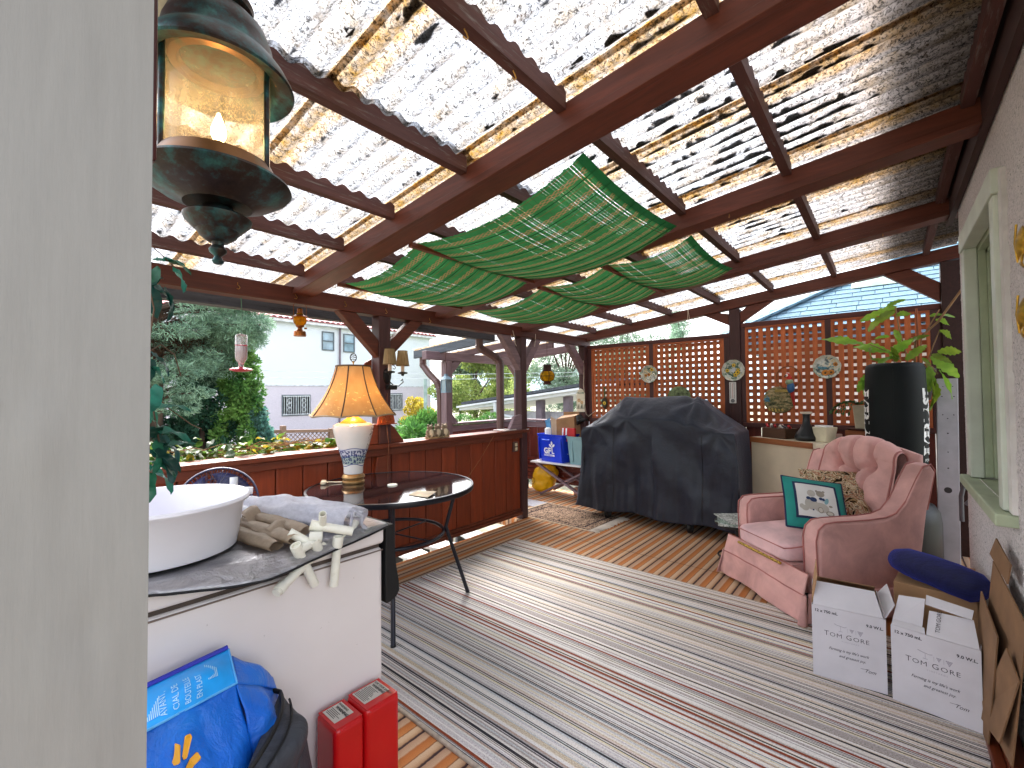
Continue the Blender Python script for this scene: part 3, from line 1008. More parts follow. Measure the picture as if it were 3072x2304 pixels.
g.bump(g.math('ADD', g.noise(g.co((1, 60, 5)), 3, 6, 0.7), g.math('MULTIPLY', g.noise(g.co((1, 9, 4)), 3, 4), 1.5)), 0.16, 0.004)
M['col'] = g.m
cm.build('face_board', M['col'], col_, smooth=80)
MB().box((-0.85, -0.40, 0), (-0.602, 0.1105, 2.3)).build('shaft', M['col'], col_)
nf = MB().lathe([(0.0, 0.0), (0.0025, 0.0), (0.0025, 0.002), (0, 0.003)], 10, M=frame_m((-0.597, 0.002, 1.277), (0, 1, 0), (0, 0, 1)))
nf.build('nail_head', M['bronze'], col_)
MB().box((-0.74, 0.1115, 1.563), (-0.66, 0.127, 2.3)).build('trim_board', plain('dark_red_gloss', '#3d100e', 0.35, var=0.2), col_, bevel=0.004)
# ------------------------------------------------------------------ rugs
rug = MB()
def rugfn(u, v):
    x, y = -2.517 + 2.83 * u, 1.10 + 1.916 * v
    z = 0.013 + 0.0015 * mnoise.noise(Vector((x * 3, y * 3, 0)))
    if u < 0.02: x += 0.006 * mnoise.noise(Vector((y * 5, 0, 1)))
    return (x, y, z)
rug.grid(rugfn, 40, 30)
rug.box((-2.516, 1.101, 0.0005), (0.312, 3.015, 0.0125))
r_ = thing('striped_rug', 'large grey cream and rust striped loop pile rug in the middle of the patio', 'rug', (-1.1, 2.06, 0))
rug.build('pile', M['rug'], r_, smooth=80)
bd = MB()
m_bd = plain('rug_binding', '#a79c90', 0.9, var=0.15, vscale=40)
for a_, b_ in (((-2.525, 1.088, 0.001), (0.32, 1.102, 0.0155)), ((-2.525, 3.014, 0.001), (0.32, 3.026, 0.0155)), ((-2.53, 1.1025, 0.001), (-2.515, 3.0135, 0.0152))):
    MB().box(a_, b_).build('binding', m_bd, r_, bevel=0.004)

def persian():
    g = NG('persian_pattern')
    v = g.co()
    f = g.noise(v, 24, 3, 0.6, 2.0)
    c = g.ramp(f, [(0.40, '#15101a'), (0.45, '#b0937c'), (0.53, '#b99c84'), (0.57, '#1d1620'), (0.66, '#241c26'), (0.70, '#a07c68')])
    x, y, z = g.sep(v)
    e = g.math('MAXIMUM', g.math('DIVIDE', g.math('ABSOLUTE', x), 0.50), g.math('DIVIDE', g.math('ABSOLUTE', y), 0.30))
    c = g.mix(g.ramp(e, [(0.0, 0.0), (0.70, 0.0), (0.71, 1.0), (0.74, 1.0), (0.75, 0.0), (0.9, 0.0), (0.905, 1.0), (0.93, 1.0), (0.94, 0.0)], 'CONSTANT'), c, '#352a30')
    c = g.mix(g.ramp(e, [(0.0, 0.0), (0.945, 0.0), (0.95, 1.0)], 'CONSTANT'), c, '#d9c2a6')
    g.base(c); g.set(0.95, 0, 0.1); g.bump(g.noise(v, 300, 2), 0.4, 0.003)
    return g.m
pm = thing('persian_mat', 'small cream and black patterned mat with a fringe beside the grill', 'mat', (-2.60, 3.94, 0), R(-2.5))
MB().box((-0.50, -0.30, 0.001), (0.46, 0.30, 0.009)).build('pile', persian(), pm, bevel=0.003, world=False)
fr_ = MB()
for i in range(60):
    y = -0.295 + 0.59 * i / 59
    fr_.tube([(0.458, y, 0.006), (0.50 + random.uniform(-0.01, 0.01), y + random.uniform(-0.01, 0.01), 0.008), (0.55 + random.uniform(-0.02, 0.02), y + random.uniform(-0.02, 0.02), 0.005)], 0.004, 4)
fr_.build('fringe', plain('cream_fringe', '#c9c0b4', 0.9), pm, world=False)
wm_ = thing('doormat', 'plain pale grey mat by the gate post', 'mat', (-3.28, 4.2, 0))
MB().box((-3.55, 4.03, 0.001), (-3.02, 4.27, 0.008)).build('pile', plain('pale_mat', '#b9b8c0', 0.9, var=0.1, vscale=60), wm_, bevel=0.003)

# ------------------------------------------------------------------ chest freezer with everything on it
frz = thing('chest_freezer', 'worn off white chest freezer standing in the left foreground', 'freezer', (-1.7, 0.3, 0))
m_en = plain('off_white_enamel', '#cfc5c1', 0.38, 0, 0.45, var=0.03, dirt='#b9a79c', dscale=1.3)
g = NG('scuffed_enamel'); v_ = g.co()
c_ = g.ramp(g.noise(v_, 1.6, 6), [(0.3, '#d6cecc'), (0.7, '#e0d9d7')])
sp_ = g.noise(v_, 26, 9, 0.82)
c_ = g.mix(g.ramp(sp_, [(0.655, 0.0), (0.675, 0.85)]), c_, '#6b5c52')
g.base(c_); g.set(0.36, 0, 0.45)
m_scuff = g.m
MB().box((-2.0, -0.35, 0.04), (-1.396, 0.92, 0.738)).build('body', m_scuff, frz, bevel=0.012)
MB().box((-2.0, -0.35, 0.0), (-1.41, 0.90, 0.04)).build('plinth', M['black_plastic'], frz)
MB().box((-1.99, -0.34, 0.7385), (-1.405, 0.91, 0.752)).build('gasket', plain('grey_gasket', '#4a3f38', 0.7, dirt='#332b26', dscale=30), frz)
MB().box((-2.005, -0.355, 0.7525), (-1.390, 0.925, 0.815)).build('lid', m_scuff, frz, bevel=0.012, seg=3)
MB().box((-1.3965, -0.35, 0.728), (-1.393, 0.92, 0.732)).build('trim_line', plain('dull_trim', '#80726a', 0.4, 0.6), frz)

def foil_mat():
    g = NG('silver_bubble_foil')
    v = g.co()
    f = g.noise(v, 11, 6, 0.6, 0.6)
    f2 = g.noise(g.co((60, 10, 60)), 1.5, 4, 0.6)
    g.base(g.ramp(f, [(0.3, '#86868c'), (0.7, '#b4b3b8')]))
    g.set(0.32, 0.9, 0.5)
    g.bump(g.math('ADD', f, g.math('MULTIPLY', f2, 0.35)), 0.7, 0.02)
    return g.m
M['foil'] = foil_mat()
M['vinyl_black'] = plain('black_vinyl_backing', '#0c0c0e', 0.6)
edge = [(-0.35, -1.372), (0.258, -1.372), (0.318, -1.356), (0.443, -1.325), (0.50, -1.318), (0.558, -1.325), (0.68, -1.345), (0.80, -1.362), (0.90, -1.378), (0.945, -1.386)]
def foil_x(y):
    for (a, xa), (c, xc) in zip(edge[:-1], edge[1:]):
        if a <= y <= c:
            return xa + (xc - xa) * (y - a) / (c - a)
    return edge[-1][1]
def foil(u, v):
    y = -0.35 + 1.285 * u
    xe = min(foil_x(y), -1.392)
    over = foil_x(y)
    t = v
    x = -2.0 + (over + 2.0) * t
    z = 0.8185 + 0.004 * abs(mnoise.noise(Vector((x * 9, y * 9, 2)))) + 0.002 * mnoise.noise(Vector((x * 30, y * 12, 5)))
    if x > -1.395:
        z -= (x + 1.395) * 0.55
    return (x, y, z)
bl = thing('foil_blanket', 'silver bubble foil blanket with black backing laid over the freezer lid', 'foil blanket', (-1.7, 0.3, 0.8165))
MB().grid(foil, 90, 60).build('foil', M['foil'], bl, smooth=80, solid=0.002)
ed = []
for i in range(80):
    y = -0.35 + 1.285 * i / 79
    p = foil(i / 79, 1.0)
    ed.append((p[0] + 0.001, p[1], p[2] - 0.003))
MB().tube(ed, 0.0035, 6).build('black_edge', M['vinyl_black'], bl)
fl = []
for z, ya, yb_ in ((0.812, 0.93, 0.965), (0.75, 0.929, 0.967), (0.66, 0.928, 0.974), (0.60, 0.929, 0.985), (0.565, 0.93, 0.987), (0.548, 0.93, 0.975), (0.538, 0.931, 0.952), (0.535, 0.931, 0.935)):
    fl.append((z, ya, yb_))
q = MB()
vv, ff = [], []
for z, ya, yb_ in fl:
    vv += [(-1.388, ya, z), (-1.388, yb_, z), (-1.93, yb_, z), (-1.93, ya, z)]
for i in range(len(fl) - 1):
    for k in range(4):
        ff.append((i * 4 + k, i * 4 + (k + 1) % 4, i * 4 + 4 + (k + 1) % 4, i * 4 + 4 + k))
ff += [(0, 1, 2, 3), tuple(len(fl) * 4 - 4 + k for k in (3, 2, 1, 0))]
q.add(vv, ff).build('hanging_flap', M['vinyl_black'], bl, bevel=0.004)

# white basin
bs = thing('washing_basin', 'large round white plastic basin on the freezer', 'basin', (-1.66, 0.325, 0.826))
prof = [(0.0, 0.0), (0.196, 0.0), (0.205, 0.004), (0.222, 0.128), (0.236, 0.138), (0.240, 0.146), (0.236, 0.153), (0.228, 0.153), (0.221, 0.146), (0.214, 0.135), (0.198, 0.012), (0.0, 0.008)]
MB().lathe(prof, 72).build('bowl', plain('glossy_white_plastic', '#e4e2ea', 0.28, 0, 0.5, var=0.015), bs, smooth=50, world=False)

# PVC pipe frames
M['pvc'] = plain('aged_pvc', '#e2e0d4', 0.35, 0, 0.45, var=0.06, dirt='#b5ac90', dscale=3)
M['pvc_white'] = plain('white_pvc', '#e6e6ea', 0.35, 0, 0.45, var=0.04)
def net_mat(name, c, alpha):
    g = NG(name)
    v = g.co()
    f = g.noise(v, 60, 4, 0.7)
    g.base(g.ramp(f, [(0.3, shade(c, 0.82)), (0.7, c)]))
    g.set(0.6, 0, 0.3)
    tl = g.n('BsdfTranslucent'); tl.inputs[0].default_value = lin(c)
    m1 = g.n('MixShader'); m1.inputs[0].default_value = 0.4
    g.l(g.p.outputs[0], m1.inputs[1]); g.l(tl.outputs[0], m1.inputs[2])
    tr = g.n('BsdfTransparent')
    m2 = g.n('MixShader'); m2.inputs[0].default_value = alpha
    g.l(tr.outputs[0], m2.inputs[1]); g.l(m1.outputs[0], m2.inputs[2])
    g.l(m2.outputs[0], g.out.inputs['Surface'])
    return g.m
M['net_white'] = net_mat('white_film', '#e4e4ee', 0.85)
M['net_beige'] = net_mat('beige_netting', '#b9a58f', 0.95)
def pipe(q, p0, p1, r=0.0115, n=14):
    p0, p1 = Vector(p0), Vector(p1)
    d = (p1 - p0).normalized()
    a = d.cross(Vector((0, 0, 1)))
    if a.length < 0.05: a = d.cross(Vector((1, 0, 0)))
    # open ended pipe: outer wall, rim, inner wall
    pts = [p0 + d * 0.03, p0, p0, p0 + d * 0.001, p1 - d * 0.001, p1, p1, p1 - d * 0.03]
    rr = [r * 0.8, r * 0.8, r * 0.98, r, r, r * 0.98, r * 0.8, r * 0.8]
    # build rings by hand so the coincident points keep a direction
    a.normalize(); b_ = d.cross(a)
    vv = [p + (a * math.cos(2 * PI * k / n) + b_ * math.sin(2 * PI * k / n)) * q_ for p, q_ in zip(pts, rr) for k in range(n)]
    ff = [(i * n + k, i * n + (k + 1) % n, (i + 1) * n + (k + 1) % n, (i + 1) * n + k) for i in range(len(pts) - 1) for k in range(n)]
    ff += [tuple(range(n)), tuple((len(pts) - 1) * n + k for k in range(n))]
    q.add(vv, ff)
    return q
def wrap(q, p0, p1, r, wob, n=16, m=14, seed=0):
    p0, p1 = Vector(p0), Vector(p1)
    d = (p1 - p0)
    a = d.normalized().cross(Vector((0, 0, 1))).normalized(); b_ = d.normalized().cross(a)
    vv = []
    for i in range(m + 1):
        t = i / m
        for k in range(n):
            an = 2 * PI * k / n
            rr = r * (1 + wob * mnoise.noise(Vector((math.cos(an) * 1.5 + seed, math.sin(an) * 1.5, t * 5)))) * (0.7 + 0.6 * math.sin(PI * (0.12 + 0.76 * t)))
            vv.append(p0 + d * t + (a * math.cos(an) * 1.3 + b_ * math.sin(an) * 0.75) * rr)
    ff = [(i * n + k, i * n + (k + 1) % n, (i + 1) * n + (k + 1) % n, (i + 1) * n + k) for i in range(m) for k in range(n)]
    q.add(vv, ff)
    return q
T = 0.822
wb = thing('pipe_bundle', 'white film wrapped bundle of white plastic pipes lying across the freezer', 'pipe bundle', (-1.55, 0.75, T))
for p0, p1 in (((-1.90, 0.565, T + 0.05), (-1.42, 0.83, T + 0.05)), ((-1.95, 0.60, T + 0.03), (-1.46, 0.88, T + 0.03)), ((-1.92, 0.70, T + 0.035), (-1.60, 0.845, T + 0.03))):
    pipe(MB(), p0, p1).build('pipe', M['pvc_white'], wb, smooth=50)
q = MB(); wrap(q, (-1.90, 0.63, T + 0.038), (-1.41, 0.82, T + 0.034), 0.052, 0.5, n=32, m=40, seed=2)
q.build('film_wrap', M['net_white'], wb, smooth=80)
q = MB()
q.tube([(-1.44, 0.78, T + 0.06), (-1.425, 0.82, T + 0.065), (-1.415, 0.85, T + 0.04), (-1.42, 0.85, T + 0.012), (-1.40, 0.858, T - 0.01), (-1.385, 0.86, T - 0.03)], [0.008, 0.006, 0.007, 0.006, 0.01, 0.006], 6)
q.tube([(-1.425, 0.82, T + 0.06), (-1.402, 0.80, T + 0.02), (-1.39, 0.79, T + 0.0)], 0.005, 6)
q.build('film_tie', M['net_white'], wb, smooth=80)
bb = thing('pipe_bundle', 'beige netting wrapped bundle of pipes beside the white basin', 'pipe bundle', (-1.52, 0.60, T))
for p0, p1 in (((-1.78, 0.545, T + 0.03), (-1.385, 0.608, T + 0.025)), ((-1.74, 0.60, T + 0.045), (-1.43, 0.66, T + 0.03)), ((-1.70, 0.52, T + 0.02), (-1.40, 0.56, T + 0.014))):
    q = MB(); wrap(q, p0, p1, 0.018, 0.3, seed=p0[1] * 9)
    q.build('netting_roll', M['net_beige'], bb, smooth=80)
q = MB()
q.grid(lambda u, v: (-1.72 + 0.26 * u, 0.555 + 0.09 * v + 0.02 * u, T + 0.055 + 0.025 * math.sin(u * 9 + v * 2) * (1 - abs(v - 0.5)) - 0.03 * u), 16, 8)
q.build('netting_fold', M['net_beige'], bb, smooth=80)
# loose frame of tees hanging over the front edge
tf = thing('pipe_bundle', 'loose white plastic tee and pipe frame hanging over the freezer front', 'pipe bundle', (-1.40, 0.65, T))
def fit(p0, p1): return pipe(MB(), p0, p1, 0.0148).build('tee_fitting', M['pvc'], tf, smooth=50)
pcs = [((-1.386, 0.70, 0.805), (-1.345, 0.553, 0.733)), ((-1.362, 0.604, 0.823), (-1.367, 0.66, 0.697)), ((-1.362, 0.732, 0.815), (-1.367, 0.721, 0.674)), ((-1.362, 0.606, 0.817), (-1.378, 0.662, 0.825)),
       ((-1.372, 0.668, 0.81), (-1.41, 0.60, 0.865)), ((-1.378, 0.745, 0.796), (-1.44, 0.84, 0.835))]
for p0, p1 in pcs: pipe(MB(), p0, p1, 0.0135).build('pipe', M['pvc'], tf, smooth=50)
for p0, p1 in (((-1.358, 0.597, 0.838), (-1.364, 0.612, 0.803)), ((-1.37, 0.656, 0.836), (-1.374, 0.673, 0.800)), ((-1.348, 0.558, 0.7355), (-1.340, 0.541, 0.727)), ((-1.36, 0.734, 0.829), (-1.363, 0.730, 0.795)), ((-1.385, 0.652, 0.842), (-1.365, 0.682, 0.84))):
    pipe(MB(), p0, p1, 0.0165).build('tee_fitting', M['pvc'], tf, smooth=50)
tt = thing('pipe_tee', 'yellowed plastic tee lying on top of the wrapped pipes', 'pipe tee', (-1.42, 0.74, T + 0.07))
pipe(MB(), (-1.405, 0.668, 0.872), (-1.345, 0.775, 0.838), 0.0140).build('pipe', M['pvc'], tt, smooth=50)
pipe(MB(), (-1.392, 0.697, 0.866), (-1.352, 0.677, 0.915), 0.0115).build('branch', M['pvc'], tt, smooth=50)
pipe(MB(), (-1.407, 0.664, 0.873), (-1.390, 0.694, 0.863), 0.0165).build('collar', M['pvc'], tt, smooth=50)
t2 = thing('pipe_tee', 'white plastic tee poking up behind the basin rim', 'pipe tee', (-1.86, 0.60, T + 0.1))
pipe(MB(), (-1.89, 0.60, T + 0.05), (-1.90, 0.605, T + 0.155), 0.0135).build('pipe', M['pvc_white'], t2, smooth=50)
pipe(MB(), (-1.90, 0.60, T + 0.105), (-1.87, 0.66, T + 0.10), 0.0135).build('branch', M['pvc_white'], t2, smooth=50)

# ------------------------------------------------------------------ pedestal fan behind the freezer
fan = thing('pedestal_fan', 'dark blue bladed pedestal fan with a wire cage behind the freezer', 'fan', (-2.45, 0.72, 0))
fc = Vector((-2.45, 0.715, 0.775)); fd = Vector((0.93, -0.30, 0.18)).normalized()
fr1 = fd.cross(Vector((0, 0, 1))).normalized(); fr2 = fr1.cross(fd)
FM = Matrix(((fr1.x, fr2.x, fd.x, fc.x), (fr1.y, fr2.y, fd.y, fc.y), (fr1.z, fr2.z, fd.z, fc.z), (0, 0, 0, 1)))
M['cage'] = plain('dark_cage_wire', '#3a3a52', 0.35, 0.4, 0.5)
Rf = 0.165
ring = MB()
for rr, zz_ in ((Rf, 0.0), (Rf, 0.012)):
    ring.tube([FM @ Vector((rr * math.cos(2 * PI * k / 48), rr * math.sin(2 * PI * k / 48), zz_)) for k in range(48)], 0.005, 6, closed=True)
ring.build('rim', M['cage'], fan, smooth=60)
for side in (1, -1):
    sp = MB()
    for k in range(44):
        a = 2 * PI * k / 44
        pts = []
        for j in range(9):
            t = j / 8
            r = 0.035 + (Rf - 0.035) * t
            an = a + 0.55 * math.sin(t * PI / 2) * side
            pts.append(FM @ Vector((r * math.cos(an), r * math.sin(an), side * 0.055 * math.sqrt(max(0, 1 - t ** 2.2)))))
        sp.tube(pts, 0.002, 4, cap=False)
    for rr in (0.075, 0.12):
        zc = side * 0.055 * math.sqrt(1 - ((rr - 0.035) / (Rf - 0.035)) ** 2.2)
        sp.tube([FM @ Vector((rr * math.cos(2 * PI * k / 36), rr * math.sin(2 * PI * k / 36), zc)) for k in range(36)], 0.0015, 4, closed=True)
    sp.build('cage', M['cage'], fan)
m_bl = plain('navy_blade', '#2c2f5c', 0.35, 0, 0.5)
for k in range(4):
    a = 2 * PI * k / 4 + 0.5
    q = MB()
    q.grid(lambda u, v: FM @ Vector(((0.03 + 0.115 * u) * math.cos(a + (v - 0.5) * (0.7 + 0.7 * u)), (0.03 + 0.115 * u) * math.sin(a + (v - 0.5) * (0.7 + 0.7 * u)), 0.03 * (v - 0.5))), 6, 6)
    q.build('blade', m_bl, fan, smooth=80, solid=0.002)
MB().lathe([(0, -0.09), (0.04, -0.09), (0.05, -0.04), (0.035, 0.02), (0.03, 0.055), (0, 0.058)], 24, M=FM).build('hub', m_bl, fan, smooth=40)
MB().tube([(-2.51, 0.735, 0.70), (-2.51, 0.735, 0.03)], 0.014, 12).lathe([(0, 0.0), (0.17, 0.0), (0.17, 0.012), (0.04, 0.035), (0, 0.035)], 32, (-2.51, 0.735, 0)).tube([(-2.50, 0.73, 0.76), (-2.51, 0.735, 0.69)], 0.02, 10).build('stand', M['steel_black'], fan, smooth=40)

# ------------------------------------------------------------------ blue reusable bag and black bag in front of the freezer
def blue_bag_mat():
    g = NG('blue_woven_bag')
    v = g.co()
    f = g.noise(v, 6, 4)
    g.base(g.ramp(f, [(0.3, '#0a55c4'), (0.6, '#1272da'), (0.8, '#1c92ee')]))
    g.set(0.38, 0, 0.4)
    g.bump(g.math('ADD', g.noise(v, 14, 4, 0.6, 1.2), g.math('MULTIPLY', g.noise(v, 300, 2), 0.1)), 0.5, 0.02)
    return g.m
M['bag'] = blue_bag_mat()
bag = thing('shopping_bag', 'bright blue reusable shopping bag with yellow rays slumped against the freezer', 'bag', (-1.15, 0.36, 0))
V = Vector
def patch(mb, quad, nu=18, nv=18, bulge=(0, 0, 0), wr=0.012, fq=6.0, seed=0.0, wdir=(0.8, 0.3, 0.5)):
    """soft cloth patch between four corners (p00, p10, p11, p01)"""
    a, b_, c, d = [V(p) for p in quad]
    def fn(u, v):
        p = a.lerp(b_, u).lerp(d.lerp(c, u), v)
        e = math.sin(PI * u) * math.sin(PI * v)
        p = p + V(bulge) * e
        k = mnoise.noise(V((p.x * fq + seed, p.y * fq, p.z * fq))) + 0.5 * mnoise.noise(V((p.x * fq * 2.7 + seed, p.y * fq * 2.7, p.z * fq * 2.7)))
        return p + V(wdir) * wr * k * (0.25 + 0.75 * e)
    mb.grid(fn, nu, nv)
    return fn
F0, F1, F2, F3 = V((-1.34, 0.416, 0.617)), V((-1.23, 0.400, 0.582)), V((-1.19, 0.220, 0.590)), V((-1.34, 0.240, 0.600))
q = MB()
front = patch(q, (F2, F1, (-1.06, 0.46, 0.03), (-1.02, 0.14, 0.03)), 44, 44, (0.045, 0, 0.02), 0.05, 8, 1.3)
patch(q, (F1, (-1.33, 0.534, 0.460), (-1.20, 0.58, 0.03), (-1.06, 0.46, 0.03)), 30, 36, (0.05, 0.03, 0.03), 0.055, 9, 5.1)
patch(q, ((-1.34, 0.424, 0.596), (-1.375, 0.54, 0.47), (-1.33, 0.534, 0.460), F1), 20, 14, (0.0, 0.01, 0.02), 0.010, 9, 2.2)
patch(q, (F2, (-1.02, 0.14, 0.03), (-1.35, 0.12, 0.03), F3), 20, 20, (0, -0.04, 0), 0.02, 7, 8.0)
patch(q, (F0, F3, (-1.385, 0.10, 0.03), (-1.385, 0.56, 0.03)), 20, 20, (0, 0, 0), 0.004, 7, 3.0)
q.build('sack', M['bag'], bag, smooth=80, solid=0.002)
q = MB()
flapfn = patch(q, (F0, F3, F2, F1), 30, 20, (0.02, 0.0, 0.022), 0.008, 8, 4.0)
q.build('flap', plain('sky_blue_bag', '#1b98ea', 0.38, var=0.12), bag, smooth=80, solid=0.002)
MB().tube([flapfn(0, t / 12) for t in range(13)] + [flapfn(t / 24, 1) for t in range(1, 25)], 0.0028, 6).build('piping', plain('pale_blue_piping', '#58a8e8', 0.4), bag)
MB().tube([flapfn(t / 24, 0) + V((-0.006, 0, 0.002)) for t in range(25)], 0.007, 6).build('hem', plain('deep_blue_hem', '#1420a0', 0.45), bag)
def on_patch(fn, u, v, lift=0.003, toward=V((1, 0, 0.5))):
    p = fn(u, v)
    n_ = (fn(u + 0.01, v) - p).cross(fn(u, v + 0.01) - p).normalized()
    if n_.dot(toward) < 0: n_ = -n_
    return p + n_ * lift
ink = plain('pale_blue_ink', '#a9d4f4', 0.5)
tx = MB()
for i, s_ in enumerate(('AVANT,', 'CIAL DE', 'BOUTEILLE', 'EN PLAST')):
    v2, f2 = text_geo(s_, 0.17)
    u0 = 0.80 - i * 0.125
    tx.add([on_patch(flapfn, u0 + py * 0.55, 0.92 - px * (0.88 if i < 2 else 0.66)) for px, py, pz in v2], f2)
for i in range(7):
    for (ua, L, vt) in ((0.345, 0.44 - 0.035 * i, 0.66), (0.985, 0.10 + 0.05 * i, 0.86)):
        uu = ua - i * 0.018
        tx.add([on_patch(flapfn, uu, vt), on_patch(flapfn, uu - 0.009, vt), on_patch(flapfn, uu - 0.009, vt - L), on_patch(flapfn, uu, vt - L)], [(0, 1, 2, 3)])
tx.build('lettering', ink, bag)
# three yellow rays printed on the front
ray_m = plain('yellow_ray', '#e6a52a', 0.5, var=0.08)
def ray_poly(p0, p1, w0, w1):
    """lozenge with round ends in (y,z)"""
    p0, p1 = V(p0), V(p1)
    d = (p1 - p0); L = d.length; d.normalize(); n_ = V((-d.y, d.x))
    out = []
    for t, w_ in ((0, 0.45), (0.03, 0.75), (0.10, 1), (0.5, 1), (0.9, 1), (0.97, 0.75), (1, 0.45)):
        out.append(p0 + d * L * t + n_ * w_ * (w0 + (w1 - w0) * t) / 2)
    for t, w_ in ((1, 0.45), (0.97, 0.75), (0.90, 1), (0.5, 1), (0.1, 1), (0.03, 0.75), (0, 0.45)):
        out.append(p0 + d * L * t - n_ * w_ * (w0 + (w1 - w0) * t) / 2)
    return out
def front_x(y, z):
    # march along x to sit on the front cloth
    best = None
    for i in range(0, 41):
        for j in range(0, 41):
            p = front(i / 40, j / 40)
            d_ = (p.y - y) ** 2 + (p.z - z) ** 2
            if best is None or d_ < best[0]: best = (d_, p.x)
    return best[1]
for p0, p1, w0, w1 in (((0.262, 0.515), (0.268, 0.545), 0.013, 0.010), ((0.277, 0.516), (0.290, 0.548), 0.009, 0.014), ((0.276, 0.496), (0.304, 0.508), 0.013, 0.015)):
    pl = ray_poly(p0, p1, w0, w1)
    xs_ = [front_x(p.x, p.y) for p in pl]
    mx_ = max(xs_)
    q = MB()
    n_ = len(pl)
    q.add([(x + 0.006, p.x, p.y) for x, p in zip(xs_, pl)], [tuple(range(n_))])
    q.build('printed_ray', ray_m, bag)
# black bag leaning on the blue one
bk = thing('black_bag', 'charcoal grey fabric bag with a piped rim propped against the blue bag', 'bag', (-1.16, 0.52, 0))
g = NG('charcoal_fabric'); v_ = g.co(); f_ = g.noise(v_, 9, 7, 0.7, 1.0)
g.base(g.ramp(f_, [(0.3, '#2a2c33'), (0.7, '#43464e')])); g.set(0.55, 0, 0.3); g.bump(g.math('ADD', f_, g.math('MULTIPLY', g.noise(v_, 40, 4), 0.3)), 0.5, 0.012)
q = MB()
B0, B1, B2, B3 = V((-1.31, 0.535, 0.458)), V((-1.25, 0.575, 0.36)), V((-1.15, 0.60, 0.02)), V((-0.98, 0.36, 0.02))
B4 = V((-1.085, 0.365, 0.45))
patch(q, (B4, B0, B1, (-1.12, 0.49, 0.36)), 24, 20, (0.045, 0.035, 0.03), 0.012, 9, 6.0)
patch(q, ((-1.12, 0.49, 0.36), B1, B2, B3), 24, 20, (0.03, 0.03, 0.0), 0.014, 8, 6.0)
patch(q, (B4, (-1.12, 0.49, 0.36), B3, (-1.0, 0.36, 0.02)), 18, 20, (0.02, 0, 0), 0.012, 8, 2.0)
q.build('sack', g.m, bk, smooth=80, solid=0.003)
rim_ = [B4.lerp(B0, t / 14) + V((0.035, 0.02, 0.03)) * math.sin(PI * t / 14) for t in range(15)] + [B0 + V((-0.03, -0.025, 0.01))]
MB().tube(rim_, 0.006, 8).build('piped_rim', M['vinyl_black'], bk, smooth=80)
MB().tube([p + V((0.006, 0.022, -0.028)) for p in rim_[:-1]], 0.003, 6).build('seam', M['vinyl_black'], bk, smooth=80)

# ------------------------------------------------------------------ two red canisters
red = plain('gloss_red_enamel', '#b80f14', 0.22, 0, 0.5, var=0.05)
M['label'] = plain('label_paper', '#c4bfb6', 0.5, var=0.05)
M['ink'] = plain('dark_ink', '#2c2a2a', 0.6)
def canister(label, y0, y1, lines, head, h):
    t = thing('red_canister', label, 'canister', (-1.317, (y0 + y1) / 2, 0), group='red canisters by the freezer')
    MB().box((-1.377, y0 + 0.001, 0.002), (-1.255, y1 - 0.001, h)).build('body', red, t, bevel=0.016, seg=4)
    MB().box((-1.372, y0 + 0.006, h - 0.004), (-1.26, y1 - 0.006, h + 0.0005)).build('lid_panel', red, t, bevel=0.002)
    MB().box((-1.374, y0 + 0.01, 0.0), (-1.258, y1 - 0.01, 0.004)).build('base_rim', M['black_plastic'], t)
    a, b_ = y0 + 0.016, y1 - 0.02
    MB().box((-1.362, a, h + 0.001), (-1.288, b_, h + 0.002)).build('label', M['label'], t)
    L = MB()
    # heading at the far end, text lines across
    v2, f2 = text_geo(head, 0.011, bold=0.0004)
    Mx = frame_m((-1.359, b_ - 0.012, h + 0.0024), (1, 0, 0), (0, 1, 0))
    L.add(v2, f2, Mx)
    v2, f2 = text_geo('WARNING', 0.0135, bold=0.0008)
    L.add(v2, f2, frame_m((-1.352, b_ - 0.026, h + 0.0024), (1, 0, 0), (0, 1, 0)))
    yy = b_ - 0.033
    while yy > a + 0.004:
        x0 = -1.359 + random.choice((0, 0.004)); x1 = -1.294 - random.uniform(0, 0.02)
        L.box((x0, yy - 0.0010, h + 0.0021), (x1, yy + 0.0010, h + 0.0024))
        yy -= 0.0052
    L.build('lettering', M['ink'], t)
canister('bright red canister with the smaller warning label, nearer of the two by the freezer', 0.666, 0.764, 9, 'WARNING', 0.298)
canister('larger red canister with a wide warning label at the freezer corner', 0.766, 0.893, 14, 'FOR YOUR SAFETY', 0.302)
# ------------------------------------------------------------------ round glass table
TC = V((-2.385, 1.645, 0.0)); TR = 0.505
tb = thing('patio_table', 'round dark glass patio table with a black metal rim and tube legs', 'table', tuple(TC))
def glass_top_mat():
    g = NG('dark_rain_glass')
    v = g.co()
    f = g.noise(v, 16, 7, 0.7, 1.5)
    g.base(g.ramp(f, [(0.35, '#1d1519'), (0.7, '#2e2226')]))
    g.set(0.05, 0, 0.9)
    g.p.inputs['Coat Weight'].default_value = 0.6
    g.p.inputs['Coat Roughness'].default_value = 0.03
    g.bump(g.noise(v, 60, 5, 0.7, 1.0), 0.12, 0.001)
    return g.m
MB().lathe([(0.022, 0.711), (TR - 0.012, 0.711), (TR - 0.012, 0.719), (0.022, 0.719), (0.022, 0.711)], 96).build('glass_top', glass_top_mat(), tb, smooth=40, world=False)
MB().lathe([(TR - 0.012, 0.690), (TR, 0.692), (TR + 0.004, 0.706), (TR, 0.721), (TR - 0.014, 0.722), (TR - 0.014, 0.7195), (TR - 0.0125, 0.70)], 96).build('rim', plain('table_rim', '#15161f', 0.3, 0.3, 0.5), tb, smooth=50, world=False)
